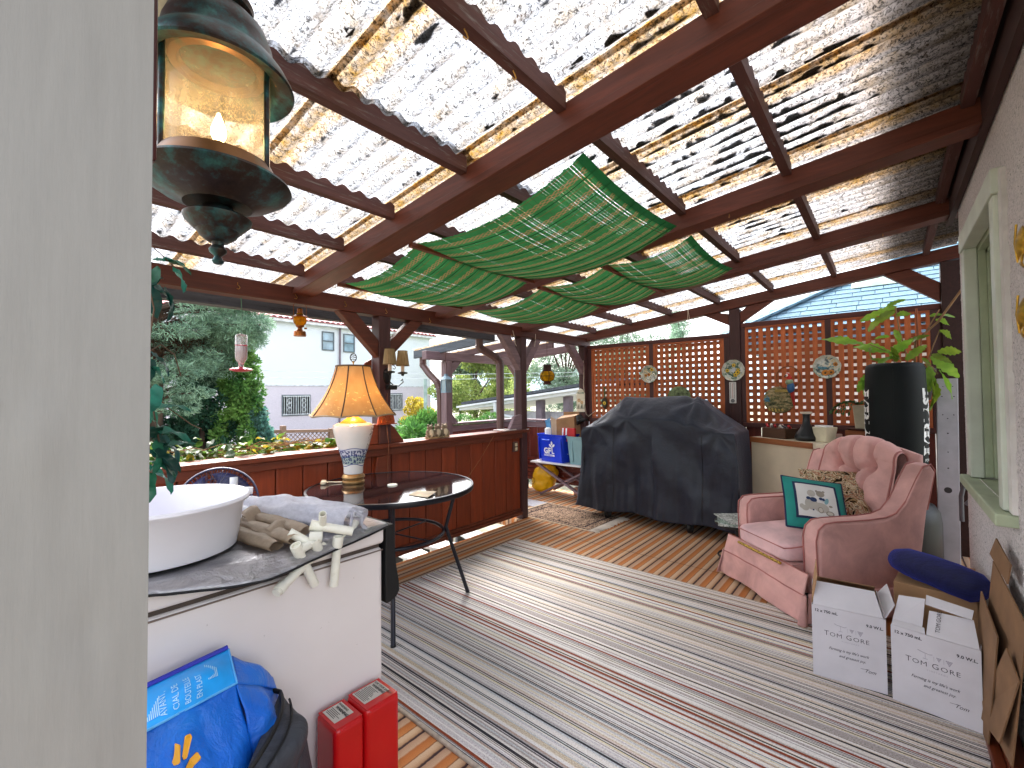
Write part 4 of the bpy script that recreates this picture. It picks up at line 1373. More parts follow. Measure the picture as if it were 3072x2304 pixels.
MB().lathe([(0.013, 0.716), (0.031, 0.7195), (0.031, 0.724), (0.026, 0.7265), (0.017, 0.7265), (0.014, 0.722)], 32).build('parasol_ring', plain('ivory_ring', '#e8e2d4', 0.35), tb, smooth=40, world=False)
ml = plain('table_leg_metal', '#1a1c28', 0.35, 0.3, 0.5)
feet = [(-1.935, 1.336), (-2.093, 2.008), (-2.83, 1.92), (-2.70, 1.26)]
for fx, fy in feet:
    d = V((fx, fy, 0)) - TC; d.normalize()
    top = TC + d * 0.40 + V((0, 0, 0.695)); mid = TC + d * 0.285 + V((0, 0, 0.42))
    kn = TC + d * 0.245 + V((0, 0, 0.33))
    q = MB().tube([top, TC + d * 0.37 + V((0, 0, 0.62)), mid, V((fx, fy, 0.018))] if False else [top, mid + d * 0.045 + V((0, 0, 0.02)), V((fx, fy, 0.018))], 0.0125, 10)
    q.build('leg', ml, tb, smooth=50)
    MB().tube([(fx, fy, 0.022), (fx, fy, 0.0)], 0.014, 10).build('foot_cap', M['black_plastic'], tb, smooth=50)
RR = 0.315
q = MB().tube([TC + V((RR * math.cos(2 * PI * k / 48), RR * math.sin(2 * PI * k / 48), 0.42)) for k in range(48)], 0.011, 8, closed=True)
q.build('stretcher_ring', ml, tb, smooth=60)
q = MB().tube([TC + V((RR * 0.98, 0.05, 0.42)), TC + V((-RR * 0.98, -0.05, 0.42))], 0.005, 6).tube([TC + V((0.05, -RR * 0.98, 0.42)), TC + V((-0.05, RR * 0.98, 0.42))], 0.005, 6)
q.build('cross_wire', ml, tb, smooth=60)

# ------------------------------------------------------------------ table lamp
lp = thing('table_lamp', 'lit table lamp with a bell shade and a blue and white ceramic base', 'lamp', (-2.655, 1.535, 0.720))
MB().lathe([(0.0, 0.0), (0.066, 0.0), (0.070, 0.006), (0.070, 0.014), (0.062, 0.020), (0.066, 0.028), (0.072, 0.040), (0.066, 0.052), (0.056, 0.060), (0.0, 0.062)], 48).build('brass_base', plain('aged_brass_base', '#a9875a', 0.4, 0.7, 0.5, var=0.2, vscale=18), lp, smooth=35, world=False)
def ceramic():
    g = NG('blue_and_white_ceramic')
    v = g.co()
    x, y, z = g.sep(v)
    f = g.noise(v, 5, 3)
    c = g.ramp(f, [(0.3, '#dcdad6'), (0.7, '#eceae6')])
    ang = g.math('ARCTAN2', y, x)
    # painted bands between 0.13 and 0.245 above the foot
    comb = g.n('CombineXYZ'); g.l(g.math('MULTIPLY', ang, 0.11), comb.inputs[0]); g.l(z, comb.inputs[1])
    vo = g.n('TexVoronoi', voronoi_dimensions='2D', feature='F1'); vo.inputs['Scale'].default_value = 62; g.l(comb.outputs[0], vo.inputs['Vector'])
    dots = g.math('MULTIPLY', g.math('LESS_THAN', vo.outputs['Distance'], 0.40), g.math('GREATER_THAN', vo.outputs['Distance'], 0.10))
    band = lambda a, b_: g.math('MULTIPLY', g.math('GREATER_THAN', z, a), g.math('LESS_THAN', z, b_))
    c = g.mix(g.math('MULTIPLY', band(0.125, 0.18), 0.75), c, '#8aa79c')
    c = g.mix(g.math('MULTIPLY', band(0.18, 0.225), 0.6), c, '#b9c0d8')
    c = g.mix(g.math('MULTIPLY', dots, band(0.13, 0.215)), c, '#2f3a6e')
    wavy = g.math('ADD', z, g.math('MULTIPLY', g.math('SINE', g.math('MULTIPLY', ang, 3.0)), 0.008))
    for a in (0.120, 0.176, 0.222):
        c = g.mix(g.math('LESS_THAN', g.math('ABSOLUTE', g.math('SUBTRACT', wavy, a)), 0.0022), c, '#3b4a8a')
    # vine panels on two flanks
    sd_ = g.math('GREATER_THAN', g.math('ABSOLUTE', g.math('SINE', g.math('ADD', ang, 0.75))), 0.93)
    vine = g.math('GREATER_THAN', g.noise(g.co((1, 1, 0.7)), 42, 4, 0.7, 1.5), 0.56)
    c = g.mix(g.math('MULTIPLY', g.math('MULTIPLY', sd_, vine), band(0.2, 0.36)), c, '#6a5a4e')
    g.base(c); g.set(0.12, 0, 0.6)
    return g.m
MB().lathe([(0.0, 0.062), (0.058, 0.062), (0.060, 0.070), (0.060, 0.10), (0.066, 0.13), (0.082, 0.19), (0.104, 0.26), (0.122, 0.33), (0.127, 0.355), (0.122, 0.375), (0.100, 0.385), (0.078, 0.388), (0.0, 0.389)], 64).build('ceramic_body', ceramic(), lp, smooth=50, world=False)
MB().lathe([(0.082, 0.389), (0.078, 0.394), (0.055, 0.410), (0.030, 0.428), (0.024, 0.44), (0.0, 0.441)], 48).build('cap', plain('yellow_lit_cap', '#cfa84a', 0.35, 0.2), lp, smooth=50, world=False)
def shade_mat():
    g = NG('gold_bell_shade')
    v = g.co()
    x, y, z = g.sep(v)
    f = g.noise(g.co((1, 1, 0.4)), 22, 4)
    c = g.ramp(f, [(0.3, '#b58a58'), (0.7, '#c09866')])
    ang = g.math('ARCTAN2', y, x)
    # stitched grass-like sprays
    sp_ = g.n('CombineXYZ'); g.l(g.math('MULTIPLY', ang, 1.0), sp_.inputs[0]); g.l(g.math('MULTIPLY', g.math('ADD', z, g.math('MULTIPLY', ang, 0.06)), 9.0), sp_.inputs[1])
    fl = g.noise(sp_.outputs[0], 7.5, 2, 0.5, 0.6)
    ok = g.math('GREATER_THAN', g.noise(v, 6.0, 1), 0.50)
    c = g.mix(g.math('MULTIPLY', g.math('GREATER_THAN', fl, 0.635), ok), c, '#d8b878')
    g.base(c); g.set(0.7, 0, 0.2)
    tl = g.n('BsdfTranslucent'); g.l(c, tl.inputs[0])
    ms = g.n('MixShader'); ms.inputs[0].default_value = 0.24
    g.l(g.p.outputs[0], ms.inputs[1]); g.l(tl.outputs[0], ms.inputs[2]); g.l(ms.outputs[0], g.out.inputs['Surface'])
    return g.m
def shade_r(t): return 0.108 + (0.268 - 0.108) * (0.50 * t + 0.50 * t ** 2.3)
def shade_pt(a, t, off=0.0):
    # six-sided, softly bowed panels
    k = (a / (2 * PI / 8)) % 1.0
    r = (shade_r(t) + off) * (1 - 0.035 * math.sin(PI * k))
    z = 0.755 - (0.755 - 0.435) * t + 0.008 * math.sin(PI * k) * t
    return (r * math.cos(a), r * math.sin(a), z)
MB().grid(lambda u, v: shade_pt(2 * PI * u, v), 96, 24).build('shade', shade_mat(), lp, smooth=80, world=False)
rb = plain('brown_ribbon', '#5a4636', 0.7)
for k in range(8):
    MB().tube([shade_pt(2 * PI * k / 8 + 0.0001, t / 14, 0.001) for t in range(15)], 0.0042, 6).build('shade_rib', rb, lp, smooth=60, world=False)
MB().tube([shade_pt(2 * PI * k / 96, 0, 0.001) for k in range(96)], 0.006, 6, closed=True).build('shade_trim', rb, lp, smooth=60, world=False)
MB().tube([shade_pt(2 * PI * k / 96, 1, 0.001) for k in range(96)], 0.0055, 6, closed=True).build('shade_trim', plain('taupe_ribbon', '#9a8468', 0.7), lp, smooth=60, world=False)
MB().tube([(0.0, 0.0, 0.44), (0, 0, 0.50)], 0.012, 10).tube([(0.0, -0.05, 0.50), (0.0, -0.06, 0.62), (0, -0.03, 0.74), (0, 0, 0.762), (0, 0.03, 0.74), (0, 0.06, 0.62), (0, 0.05, 0.50), (0, 0, 0.48)], 0.003, 6).build('harp', M['brass'], lp, smooth=50, world=False)
MB().tube([(0, 0, 0.755), (0, 0, 0.785)], 0.004, 8).lathe([(0, 0.775), (0.008, 0.778), (0.004, 0.79), (0, 0.79)], 12).build('finial_stem', M['brass'], lp, smooth=50, world=False)
q = MB()
q.tube([(0.02 * math.cos(2 * PI * k / 24) * 0.7, 0.02 * math.cos(2 * PI * k / 24) * 0.7, 0.812 + 0.026 * math.sin(2 * PI * k / 24)) for k in range(24)], 0.003, 6, closed=True)
for dz in (-0.012, 0.002, 0.014):
    q.tube([(-0.012, -0.012, 0.812 + dz), (-0.003, 0.002, 0.816 + dz), (0.004, 0.002, 0.808 + dz), (0.012, 0.012, 0.813 + dz)], 0.0025, 5)
q.build('finial', plain('dark_filigree', '#3a3024', 0.5, 0.6), lp, smooth=60, world=False)
bulb = MB().ball((0, 0, 0.56), (0.028, 0.028, 0.038), 20, 12)
bulb.build('light_bulb', emit('lamp_glow', '#ffd9a0', 5.0), lp, smooth=60, world=False)
def point(nm, loc, energy, colr, radius):
    ld = bpy.data.lights.new(nm, 'POINT')
    ld.energy = energy; ld.color = colr; ld.shadow_soft_size = radius
    lo = bpy.data.objects.new(nm, ld)
    lo.location = loc
    col.objects.link(lo)
    return lo
LAMP_E = 3.4
point('lamp_light', (-2.655, 1.535, 0.720 + 0.54), LAMP_E, (1.0, 0.62, 0.26), 0.03)
cord = thing('lamp_plug', 'coiled ivory lamp cord with its plug lying on the table', 'cord', (-2.75, 1.42, 0.722))
m_iv = plain('ivory_cord', '#d8cbae', 0.5)
MB().tube([(-2.70, 1.495, 0.725), (-2.735, 1.465, 0.724), (-2.77, 1.435, 0.726), (-2.79, 1.40, 0.732), (-2.765, 1.385, 0.738), (-2.735, 1.40, 0.732), (-2.75, 1.43, 0.727), (-2.71, 1.48, 0.724)], 0.004, 8).build('flex', m_iv, cord, smooth=60)
MB().box((-0.016, -0.034, -0.010), (0.016, 0.034, 0.012), frame_m((-2.765, 1.39, 0.733), (0.5, 0.85, 0), (0, 0, 1)) @ Matrix.Rotation(PI / 2, 4, 'X')).build('plug', m_iv, cord, bevel=0.006)
env = thing('envelope', 'cream paper envelope lying on the glass table', 'envelope', (-2.02, 1.60, 0.7205))
MB().add([(-2.08, 1.534, 0.7205), (-2.119, 1.64, 0.7205), (-1.985, 1.665, 0.728), (-1.93, 1.555, 0.7225), (-2.08, 1.534, 0.7225), (-2.119, 1.64, 0.7225), (-1.985, 1.665, 0.7302), (-1.93, 1.555, 0.7245)],
         [(0, 1, 2, 3), (4, 5, 6, 7), (0, 1, 5, 4), (1, 2, 6, 5), (2, 3, 7, 6), (3, 0, 4, 7)]).build('paper', plain('cream_paper', '#cdbfa6', 0.7), env)
wr = thing('loose_wire', 'thin copper coloured wire running from the railing cap down to the table', 'wire', (-2.6, 2.6, 0.8))
MB().tube([(-2.93, 3.40, 0.945), (-2.90, 3.25, 0.922), (-2.868, 3.12, 0.90), (-2.80, 2.85, 0.70), (-2.74, 2.55, 0.50), (-2.70, 2.36, 0.36)], 0.0022, 5).build('strand', plain('copper_wire', '#8a5a34', 0.5), wr)

# ------------------------------------------------------------------ hanging carriage lantern, top left
HL = V((-1.030, 0.297, 0.0))
ht = thing('hanging_lantern', 'big verdigris bronze carriage lantern with lit glass hanging at the top left', 'lantern', (HL.x, HL.y, 1.565))
def bronze_mat():
    g = NG('verdigris_bronze')
    v = g.co()
    f = g.noise(v, 14, 8, 0.7)
    x, y, z = g.sep(v)
    c = g.ramp(f, [(0.35, '#1c1412'), (0.47, '#2f231e'), (0.56, '#2a4a4c'), (0.68, '#3a7470')])
    g.base(c); g.set(0.42, 0.55, 0.5)
    g.bump(g.noise(v, 70, 5), 0.15, 0.002)
    return g.m
M['verdigris'] = bronze_mat()
M['warm_bronze'] = plain('copper_bronze', '#6e4c2c', 0.38, 0.7, 0.5, var=0.3, dirt='#3a5a48', dscale=20)
Z0 = 1.565
def hl(nm, prof, mat_, n=64, smooth=40):
    return MB().lathe([(r, z - Z0 - (0.016 if nm in ('finial', 'bell', 'pan', 'base_ring') else 0)) for r, z in prof], n).build(nm, mat_, ht, smooth=smooth, world=False)
hl('finial', [(0, 1.565), (0.008, 1.567), (0.011, 1.572), (0.008, 1.578), (0.006, 1.582), (0.015, 1.590), (0.016, 1.596), (0.010, 1.604), (0.012, 1.612), (0, 1.613)], M['verdigris'], 32)
hl('bell', [(0, 1.610), (0.018, 1.611), (0.032, 1.622), (0.038, 1.633), (0.041, 1.634), (0.058, 1.652), (0.060, 1.660), (0.055, 1.664), (0.034, 1.672), (0.026, 1.682), (0, 1.683)], M['verdigris'], 48)
hl('pan', [(0, 1.681), (0.028, 1.682), (0.06, 1.684), (0.065, 1.690), (0.100, 1.703), (0.128, 1.722), (0.134, 1.731), (0.132, 1.736), (0.105, 1.739), (0, 1.740)], M['verdigris'])
hl('base_ring', [(0.103, 1.7385), (0.112, 1.742), (0.104, 1.760), (0.098, 1.772), (0.090, 1.773), (0.088, 1.745)], M['warm_bronze'])
def amber_glass():
    g = NG('seeded_amber_glass')
    v = g.co()
    f = g.noise(v, 12, 7, 0.75)
    tr = g.n('BsdfTransparent'); tr.inputs[0].default_value = lin('#fff4e2')
    df = g.n('BsdfTranslucent'); df.inputs[0].default_value = lin('#fff0d0')
    d2 = g.n('BsdfDiffuse'); d2.inputs[0].default_value = lin('#e6d2ae')
    gl = g.n('BsdfGlossy'); gl.inputs['Roughness'].default_value = 0.06
    m0 = g.n('MixShader'); m0.inputs[0].default_value = 0.35; g.l(df.outputs[0], m0.inputs[1]); g.l(d2.outputs[0], m0.inputs[2])
    m1 = g.n('MixShader'); g.l(g.ramp(f, [(0.3, 0.10), (0.7, 0.36)]), m1.inputs[0]); g.l(tr.outputs[0], m1.inputs[1]); g.l(m0.outputs[0], m1.inputs[2])
    lw = g.n('LayerWeight'); lw.inputs['Blend'].default_value = 0.25
    m2 = g.n('MixShader'); g.l(g.math('MULTIPLY', lw.outputs['Fresnel'], 0.6), m2.inputs[0]); g.l(m1.outputs[0], m2.inputs[1]); g.l(gl.outputs[0], m2.inputs[2])
    g.l(m2.outputs[0], g.out.inputs['Surface'])
    return g.m
MB().shell([(0.092, 1.749 - Z0), (0.092, 1.962 - Z0)], 64).build('glass_cylinder', amber_glass(), ht, smooth=60, world=False)
# inner reflector ring under the roof, and the roof
hl('roof', [(0.090, 1.960), (0.098, 1.950), (0.104, 1.935), (0.112, 1.930), (0.136, 1.922), (0.139, 1.926), (0.137, 1.933), (0.125, 1.955), (0.112, 1.972), (0.100, 1.985), (0.096, 2.010), (0.085, 2.040), (0.066, 2.060), (0.046, 2.070), (0.045, 2.075)], M['verdigris'])
hl('reflector', [(0.089, 1.9605), (0.085, 1.950), (0.070, 1.948), (0.066, 1.958), (0.060, 1.990), (0.0, 2.0)], M['warm_bronze'], 48)
hl('chimney', [(0.044, 2.068), (0.060, 2.080), (0.062, 2.092), (0.050, 2.10), (0.046, 2.13), (0.058, 2.145), (0.058, 2.155), (0.03, 2.17), (0.008, 2.18), (0.006, 2.30), (0, 2.30)], M['verdigris'], 48)
for k, a in enumerate((R(41), R(160), R(277))):
    MB().tube([(0.097 * math.cos(a), 0.097 * math.sin(a), 1.748 - Z0), (0.097 * math.cos(a), 0.097 * math.sin(a), 1.955 - Z0)], 0.0055, 8).build('upright', M['verdigris'], ht, smooth=60, world=False)
MB().lathe([(0, 1.725 - Z0), (0.018, 1.726 - Z0), (0.015, 1.736 - Z0), (0.0115, 1.737 - Z0), (0.0115, 1.80 - Z0), (0, 1.80 - Z0)], 20).build('candle_sleeve', plain('cream_sleeve', '#d9c39a', 0.5), ht, smooth=40, world=False)
MB().lathe([(0.0, 1.801 - Z0), (0.008, 1.803 - Z0), (0.0135, 1.815 - Z0), (0.013, 1.828 - Z0), (0.007, 1.846 - Z0), (0.002, 1.86 - Z0), (0, 1.861 - Z0)], 20).build('light_bulb', emit('candle_glow', '#ffd89a', 16.0), ht, smooth=60, world=False)
MB().lathe([(0, 0), (0.006, 0.0), (0.006, 0.006), (0, 0.006)], 12, M=frame_m((0.062, 0.085, 1.939 - Z0), (-0.8, 0.6, 0), (0, 0, 1)) ).build('screw', M['brass'], ht, smooth=40, world=False)
point('lantern_light', (HL.x, HL.y, 1.83), 2.4, (1.0, 0.72, 0.40), 0.012)
MB().lathe([(0.024, 1.985 - Z0), (0.030, 2.02 - Z0), (0.031, 2.3 - Z0), (0.0, 2.3 - Z0)], 24, c=(-0.085, -0.075, 0)).build('mounting_pipe', plain('cream_pipe', '#cdbf9f', 0.45), ht, smooth=50, world=False)
# ------------------------------------------------------------------ things hanging from the eave beam
fd_ = thing('hummingbird_feeder', 'clear bottle hummingbird feeder with a red dish hanging from the eave', 'bird feeder', (-2.92, 0.965, 1.435))
M['clear'] = glassy('clear_glass', '#f4f4f6', 0.22, 0.03)
MB().shell([(0.013, 0.022), (0.015, 0.045), (0.020, 0.055), (0.030, 0.072), (0.032, 0.085), (0.032, 0.205), (0.029, 0.215), (0.004, 0.222)], 32).build('bottle', M['clear'], fd_, smooth=60, world=False)
MB().lathe([(0, 0.024), (0.012, 0.03), (0.018, 0.055), (0.0285, 0.074), (0.0305, 0.088), (0.0305, 0.150), (0, 0.150)], 32).build('nectar', glassy('pink_nectar', '#f0c4d0', 0.35, 0.05), fd_, smooth=60, world=False)
MB().lathe([(0.031, 0.148), (0.0328, 0.149), (0.0328, 0.154), (0.031, 0.155)], 32).build('red_ring', plain('red_plastic', '#a8203c', 0.35), fd_, smooth=60, world=False)
MB().lathe([(0, 0.0), (0.03, -0.004), (0.058, 0.004), (0.062, 0.010), (0.05, 0.016), (0.02, 0.020), (0.014, 0.026), (0, 0.026)], 40).build('dish', plain('raspberry_plastic', '#b02a48', 0.35), fd_, smooth=50, world=False)
for k in range(4):
    a = 2 * PI * k / 4 + 0.4
    MB().lathe([(0, 0), (0.011, 0.002), (0.008, 0.008), (0, 0.008)], 10, c=(0.045 * math.cos(a), 0.045 * math.sin(a), 0.012)).build('feeding_port', plain('white_flower', '#efe6ea', 0.4), fd_, smooth=50, world=False)
MB().tube([(0, 0, 0.222), (0, 0.003, 0.30), (0, -0.002, 0.44)], 0.0022, 5).tube([(0, 0, 0.222), (0.01, 0.006, 0.235), (0, 0, 0.25)], 0.002, 5).build('hanger', plain('green_wire', '#3f6a4c', 0.5), fd_, world=False)

hu = thing('hurricane_lantern', 'small amber glass hurricane lamp hung under the eave beam', 'lantern', (-2.90, 1.30, 1.672))
M['copper'] = plain('aged_copper', '#8a4e22', 0.35, 0.75, 0.5, var=0.2)
M['amber'] = translucent('amber_glass', '#e09a1c', 0.75, 0.1, var=0.25, vscale=30)
MB().lathe([(0, 0), (0.037, 0.0), (0.038, 0.006), (0.036, 0.03), (0.026, 0.036), (0.016, 0.042), (0.013, 0.055), (0.024, 0.062), (0.026, 0.07), (0, 0.07)], 32).build('font', M['copper'], hu, smooth=40, world=False)
MB().tube([(0.02, 0.02, 0.052), (0.03, 0.032, 0.052)], 0.006, 8).build('wick_knob', M['copper'], hu, smooth=50, world=False)
MB().shell([(0.024, 0.07), (0.036, 0.085), (0.041, 0.10), (0.036, 0.122), (0.024, 0.138), (0.021, 0.148)], 32).build('globe', M['amber'], hu, smooth=60, world=False)
MB().lathe([(0.05, 0.124), (0.052, 0.126), (0.022, 0.140), (0.018, 0.150), (0.018, 0.175), (0.012, 0.182), (0, 0.184)], 32).build('hood', M['copper'], hu, smooth=40, world=False)
MB().tube([(0, 0.04, 0.125), (0, 0.042, 0.20), (0, 0.0, 0.235), (0, -0.042, 0.20), (0, -0.04, 0.125)], 0.0018, 5).tube([(0, 0, 0.235), (0.0, 0, 0.255)], 0.002, 5).build('bail', M['copper'], hu, world=False)

ag = thing('globe_lantern', 'round yellow glass ship lantern hanging in the gateway', 'lantern', (-2.90, 4.035, 1.389))
M['yellow_glass'] = translucent('yellow_glass', '#e2b11f', 0.75, 0.08, var=0.2, vscale=20)
M['rust'] = plain('rusty_iron', '#3e2420', 0.7, 0.3, 0.3, var=0.3, dirt='#5c3a2c', dscale=20)
MB().lathe([(0, 0), (0.048, 0), (0.05, 0.008), (0.042, 0.014), (0.036, 0.03), (0.046, 0.036), (0, 0.04)], 32).build('base', M['rust'], ag, smooth=40, world=False)
MB().shell([(0.046, 0.036), (0.068, 0.056), (0.080, 0.085), (0.080, 0.102), (0.070, 0.13), (0.05, 0.15)], 40).build('globe', M['yellow_glass'], ag, smooth=60, world=False)
MB().lathe([(0.05, 0.148), (0.052, 0.155), (0.044, 0.165), (0.042, 0.205), (0.052, 0.208), (0.052, 0.214), (0.03, 0.226), (0, 0.228)], 32).build('hood', M['rust'], ag, smooth=40, world=False)
q = MB()
for rr, zz_ in ((0.084, 0.094), (0.05, 0.040), (0.052, 0.150)):
    q.tube([(rr * math.cos(2 * PI * k / 36), rr * math.sin(2 * PI * k / 36), zz_) for k in range(36)], 0.003, 5, closed=True)
for k in range(6):
    a = 2 * PI * k / 6 + 0.35
    q.tube([(r * math.cos(a), r * math.sin(a), z) for r, z in ((0.05, 0.038), (0.072, 0.055), (0.084, 0.085), (0.084, 0.103), (0.073, 0.132), (0.052, 0.152))], 0.0028, 5)
q.build('guard', M['rust'], ag, smooth=60, world=False)
MB().tube([(0, 0.05, 0.205), (0, 0.056, 0.26), (0, 0.05, 0.29)], 0.0018, 5).tube([(0, -0.05, 0.205), (0, -0.056, 0.26), (0, -0.05, 0.29)], 0.0018, 5).tube([(0, 0.05, 0.29), (0, -0.05, 0.29)], 0.0018, 5).tube([(0, 0, 0.29), (0, 0, 0.49)], 0.0018, 5).build('chain', M['rust'], ag, world=False)

# ------------------------------------------------------------------ wall sconce on the first post
wsn = thing('wall_sconce', 'iron two arm wall sconce with small pleated tan shades on the post', 'wall lamp', (-2.88, 1.95, 1.40))
M['iron'] = plain('wrought_iron', '#1b1617', 0.5, 0.4, 0.4, var=0.2)
def wtube(pts, r): return MB().tube(pts, r, 8)
MB().lathe([(0, 0), (0.035, 0), (0.03, 0.012), (0, 0.014)], 24, M=frame_m((-2.886, 1.945, 1.43), (0, 1, 0), (0, 0, 1)), sy=1.7).build('back_plate', M['iron'], wsn, smooth=40)
for cx_, cy_, r0, arm in ((-2.79, 1.905, 1.0, [(-2.88, 1.945, 1.36), (-2.83, 1.92, 1.33), (-2.79, 1.905, 1.36), (-2.79, 1.905, 1.44)]),
                          (-2.855, 2.065, 1.0, [(-2.88, 1.95, 1.40), (-2.87, 1.985, 1.365), (-2.86, 2.03, 1.355), (-2.855, 2.07, 1.385), (-2.855, 2.062, 1.41), (-2.855, 2.05, 1.395)])):
    sm = MB()
    sm.shell([(0.0365, 1.625), (0.050, 1.512)], 32, c=(cx_, cy_, 0))
    g = NG('pleated_tan_shade'); v_ = g.co()
    nz = g.noise(g.co((1, 1, 0.05)), 160, 2)
    g.base(g.ramp(nz, [(0.35, '#8f7a5c'), (0.65, '#b8a07c')])); g.set(0.85, 0, 0.2)
    tl = g.n('BsdfTranslucent'); tl.inputs[0].default_value = lin('#b59a70')
    ms = g.n('MixShader'); ms.inputs[0].default_value = 0.4; g.l(g.p.outputs[0], ms.inputs[1]); g.l(tl.outputs[0], ms.inputs[2]); g.l(ms.outputs[0], g.out.inputs['Surface'])
    s_ = sm.build('lamp_shade', g.m, wsn, smooth=60)
    for rr, z in ((0.0365, 1.625), (0.050, 1.512)):
        MB().tube([(cx_ + rr * math.cos(2 * PI * k / 32), cy_ + rr * math.sin(2 * PI * k / 32), z) for k in range(32)], 0.0025, 5, closed=True).build('shade_trim', plain('tan_braid', '#6a563c', 0.8), s_, smooth=60)
    MB().tube([(cx_, cy_, 1.455), (cx_, cy_, 1.52)], 0.0135, 14).build('candle_sleeve', plain('ivory_candle', '#d6c0ac', 0.5), wsn, smooth=60)
    MB().lathe([(0, 1.432), (0.010, 1.434), (0.012, 1.446), (0.036, 1.450), (0.038, 1.459), (0.034, 1.462), (0.014, 1.456), (0, 1.456)], 24, c=(cx_, cy_, 0)).build('drip_cup', M['iron'], wsn, smooth=40)
    MB().tube(arm, 0.0042, 8).build('arm', M['iron'], wsn, smooth=60)
q = MB()
q.tube([(-2.88, 1.95, 1.50), (-2.87, 1.975, 1.515), (-2.87, 2.0, 1.51), (-2.87, 2.012, 1.495), (-2.87, 2.0, 1.483), (-2.87, 1.988, 1.488)], 0.0028, 6)
q.tube([(-2.82, 1.915, 1.34), (-2.82, 1.93, 1.325), (-2.82, 1.945, 1.335), (-2.82, 1.945, 1.352), (-2.82, 1.93, 1.356)], 0.003, 6)
q.build('scroll', M['iron'], wsn, smooth=60)
cm_ = thing('clamp_light', 'stubby black clamp fitting on the post below the sconce', 'clamp lamp', (-2.87, 1.985, 1.345))
MB().tube([(-2.88, 1.93, 1.345), (-2.86, 2.01, 1.345)], 0.02, 14).lathe([(0, 0), (0.02, 0), (0.024, 0.02), (0.02, 0.04), (0, 0.04)], 16, M=frame_m((-2.878, 1.945, 1.60), (0, 1, 0), (0, 0, 1))).build('body', M['black_plastic'], cm_, smooth=50)
# wooden fish shaped board peeping round the post, carved house plaque
fs = thing('wooden_plaque', 'rounded red brown wooden board fixed to the back of the post', 'plaque', (-2.99, 1.86, 1.43))
MB().prism([(1.885, 1.28), (1.83, 1.32), (1.785, 1.40), (1.79, 1.47), (1.83, 1.535), (1.885, 1.565)], 'x', -3.008, -2.992).build('board', M['trim_y'], fs, bevel=0.004)
cp = thing('carved_plaque', 'small carved orange wooden relief in a stepped frame on the post', 'plaque', (-2.885, 1.93, 1.065))
MB().prism([(1.855, 1.075), (2.005, 1.075), (1.99, 1.148), (1.87, 1.148)], 'x', -2.8865, -2.868).build('panel', plain('orange_carved_wood', '#a2491f', 0.5, var=0.25, bump=0.8, bscale=45), cp, bevel=0.003)
MB().box((-2.886, 1.845, 1.066), (-2.856, 2.015, 1.0745)).box((-2.886, 1.865, 1.1485), (-2.86, 1.997, 1.158)).build('ledge', plain('orange_wood', '#8f3d1a', 0.5), cp, bevel=0.002)
q = MB()
for i in range(26):
    q.ball((-2.867, random.uniform(1.885, 1.975), random.uniform(1.085, 1.14)), (0.006, random.uniform(0.004, 0.010), random.uniform(0.004, 0.009)), 8, 5)
q.build('carving', plain('carved_relief', '#b05a2a', 0.5, var=0.3), cp, smooth=60)
pw = thing('lamp_cable', 'thin cable stapled down the post and over the railing cap', 'cable', (-2.87, 1.95, 0.9))
MB().tube([(-2.884, 1.945, 1.30), (-2.882, 1.94, 1.06), (-2.858, 1.938, 0.93), (-2.857, 1.938, 0.88), (-2.872, 1.94, 0.80), (-2.88, 1.945, 0.56)], 0.003, 6).build('flex', plain('brown_flex', '#7a4a34', 0.5), pw, smooth=60)

# ------------------------------------------------------------------ on the railing cap
fg = thing('frog_ornament', 'row of three small stone frogs sitting together on the railing cap', 'ornament', (-2.925, 2.46, 0.92))
fm_b = plain('stone_back', '#7a6a58', 0.8, var=0.35, bump=0.4, bscale=80)
fm_l = plain('stone_belly', '#d0bea2', 0.8, var=0.2, bump=0.4, bscale=80)
for k in range(3):
    y = 2.385 + 0.078 * k
    fx = -2.925
    q = MB()
    q.ball((fx, y, 0.965), (0.030, 0.036, 0.042), 18, 12).ball((fx + 0.004, y, 1.012), (0.024, 0.030, 0.020), 16, 10)
    for s_ in (-1, 1):
        q.ball((fx + 0.004, y + s_ * 0.018, 1.031), (0.009, 0.009, 0.010), 10, 8)
        q.tube([(fx, y + s_ * 0.03, 0.985), (fx + 0.022, y + s_ * 0.038, 0.955), (fx + 0.026, y + s_ * 0.014, 0.943)], [0.010, 0.008, 0.006], 8)
        q.tube([(fx - 0.006, y + s_ * 0.033, 0.94), (fx + 0.02, y + s_ * 0.036, 0.932), (fx + 0.03, y + s_ * 0.03, 0.924)], [0.014, 0.010, 0.006], 8)
    q.build('frog', fm_b, fg, smooth=80)
    MB().ball((fx + 0.012, y, 0.965), (0.023, 0.026, 0.036), 16, 10).build('belly', fm_l, fg, smooth=80)
q = MB()
for i in range(16):
    q.ball((-2.893 + random.uniform(-0.006, 0.004), 2.352 + 0.014 * i, 0.926), (0.008, 0.009, 0.007), 8, 6)
q.box((-2.955, 2.345, 0.9205), (-2.895, 2.575, 0.926))
q.build('base', plain('stone_base', '#a58a6a', 0.85, var=0.3), fg, smooth=60)
sb = thing('wooden_tile', 'thin white board lying flat on the railing cap', 'board', (-2.95, 3.36, 0.921))
MB().box((-3.03, 3.28, 0.9212), (-2.875, 3.46, 0.932)).build('board', plain('whitened_board', '#d4cbc6', 0.6), sb, bevel=0.003)

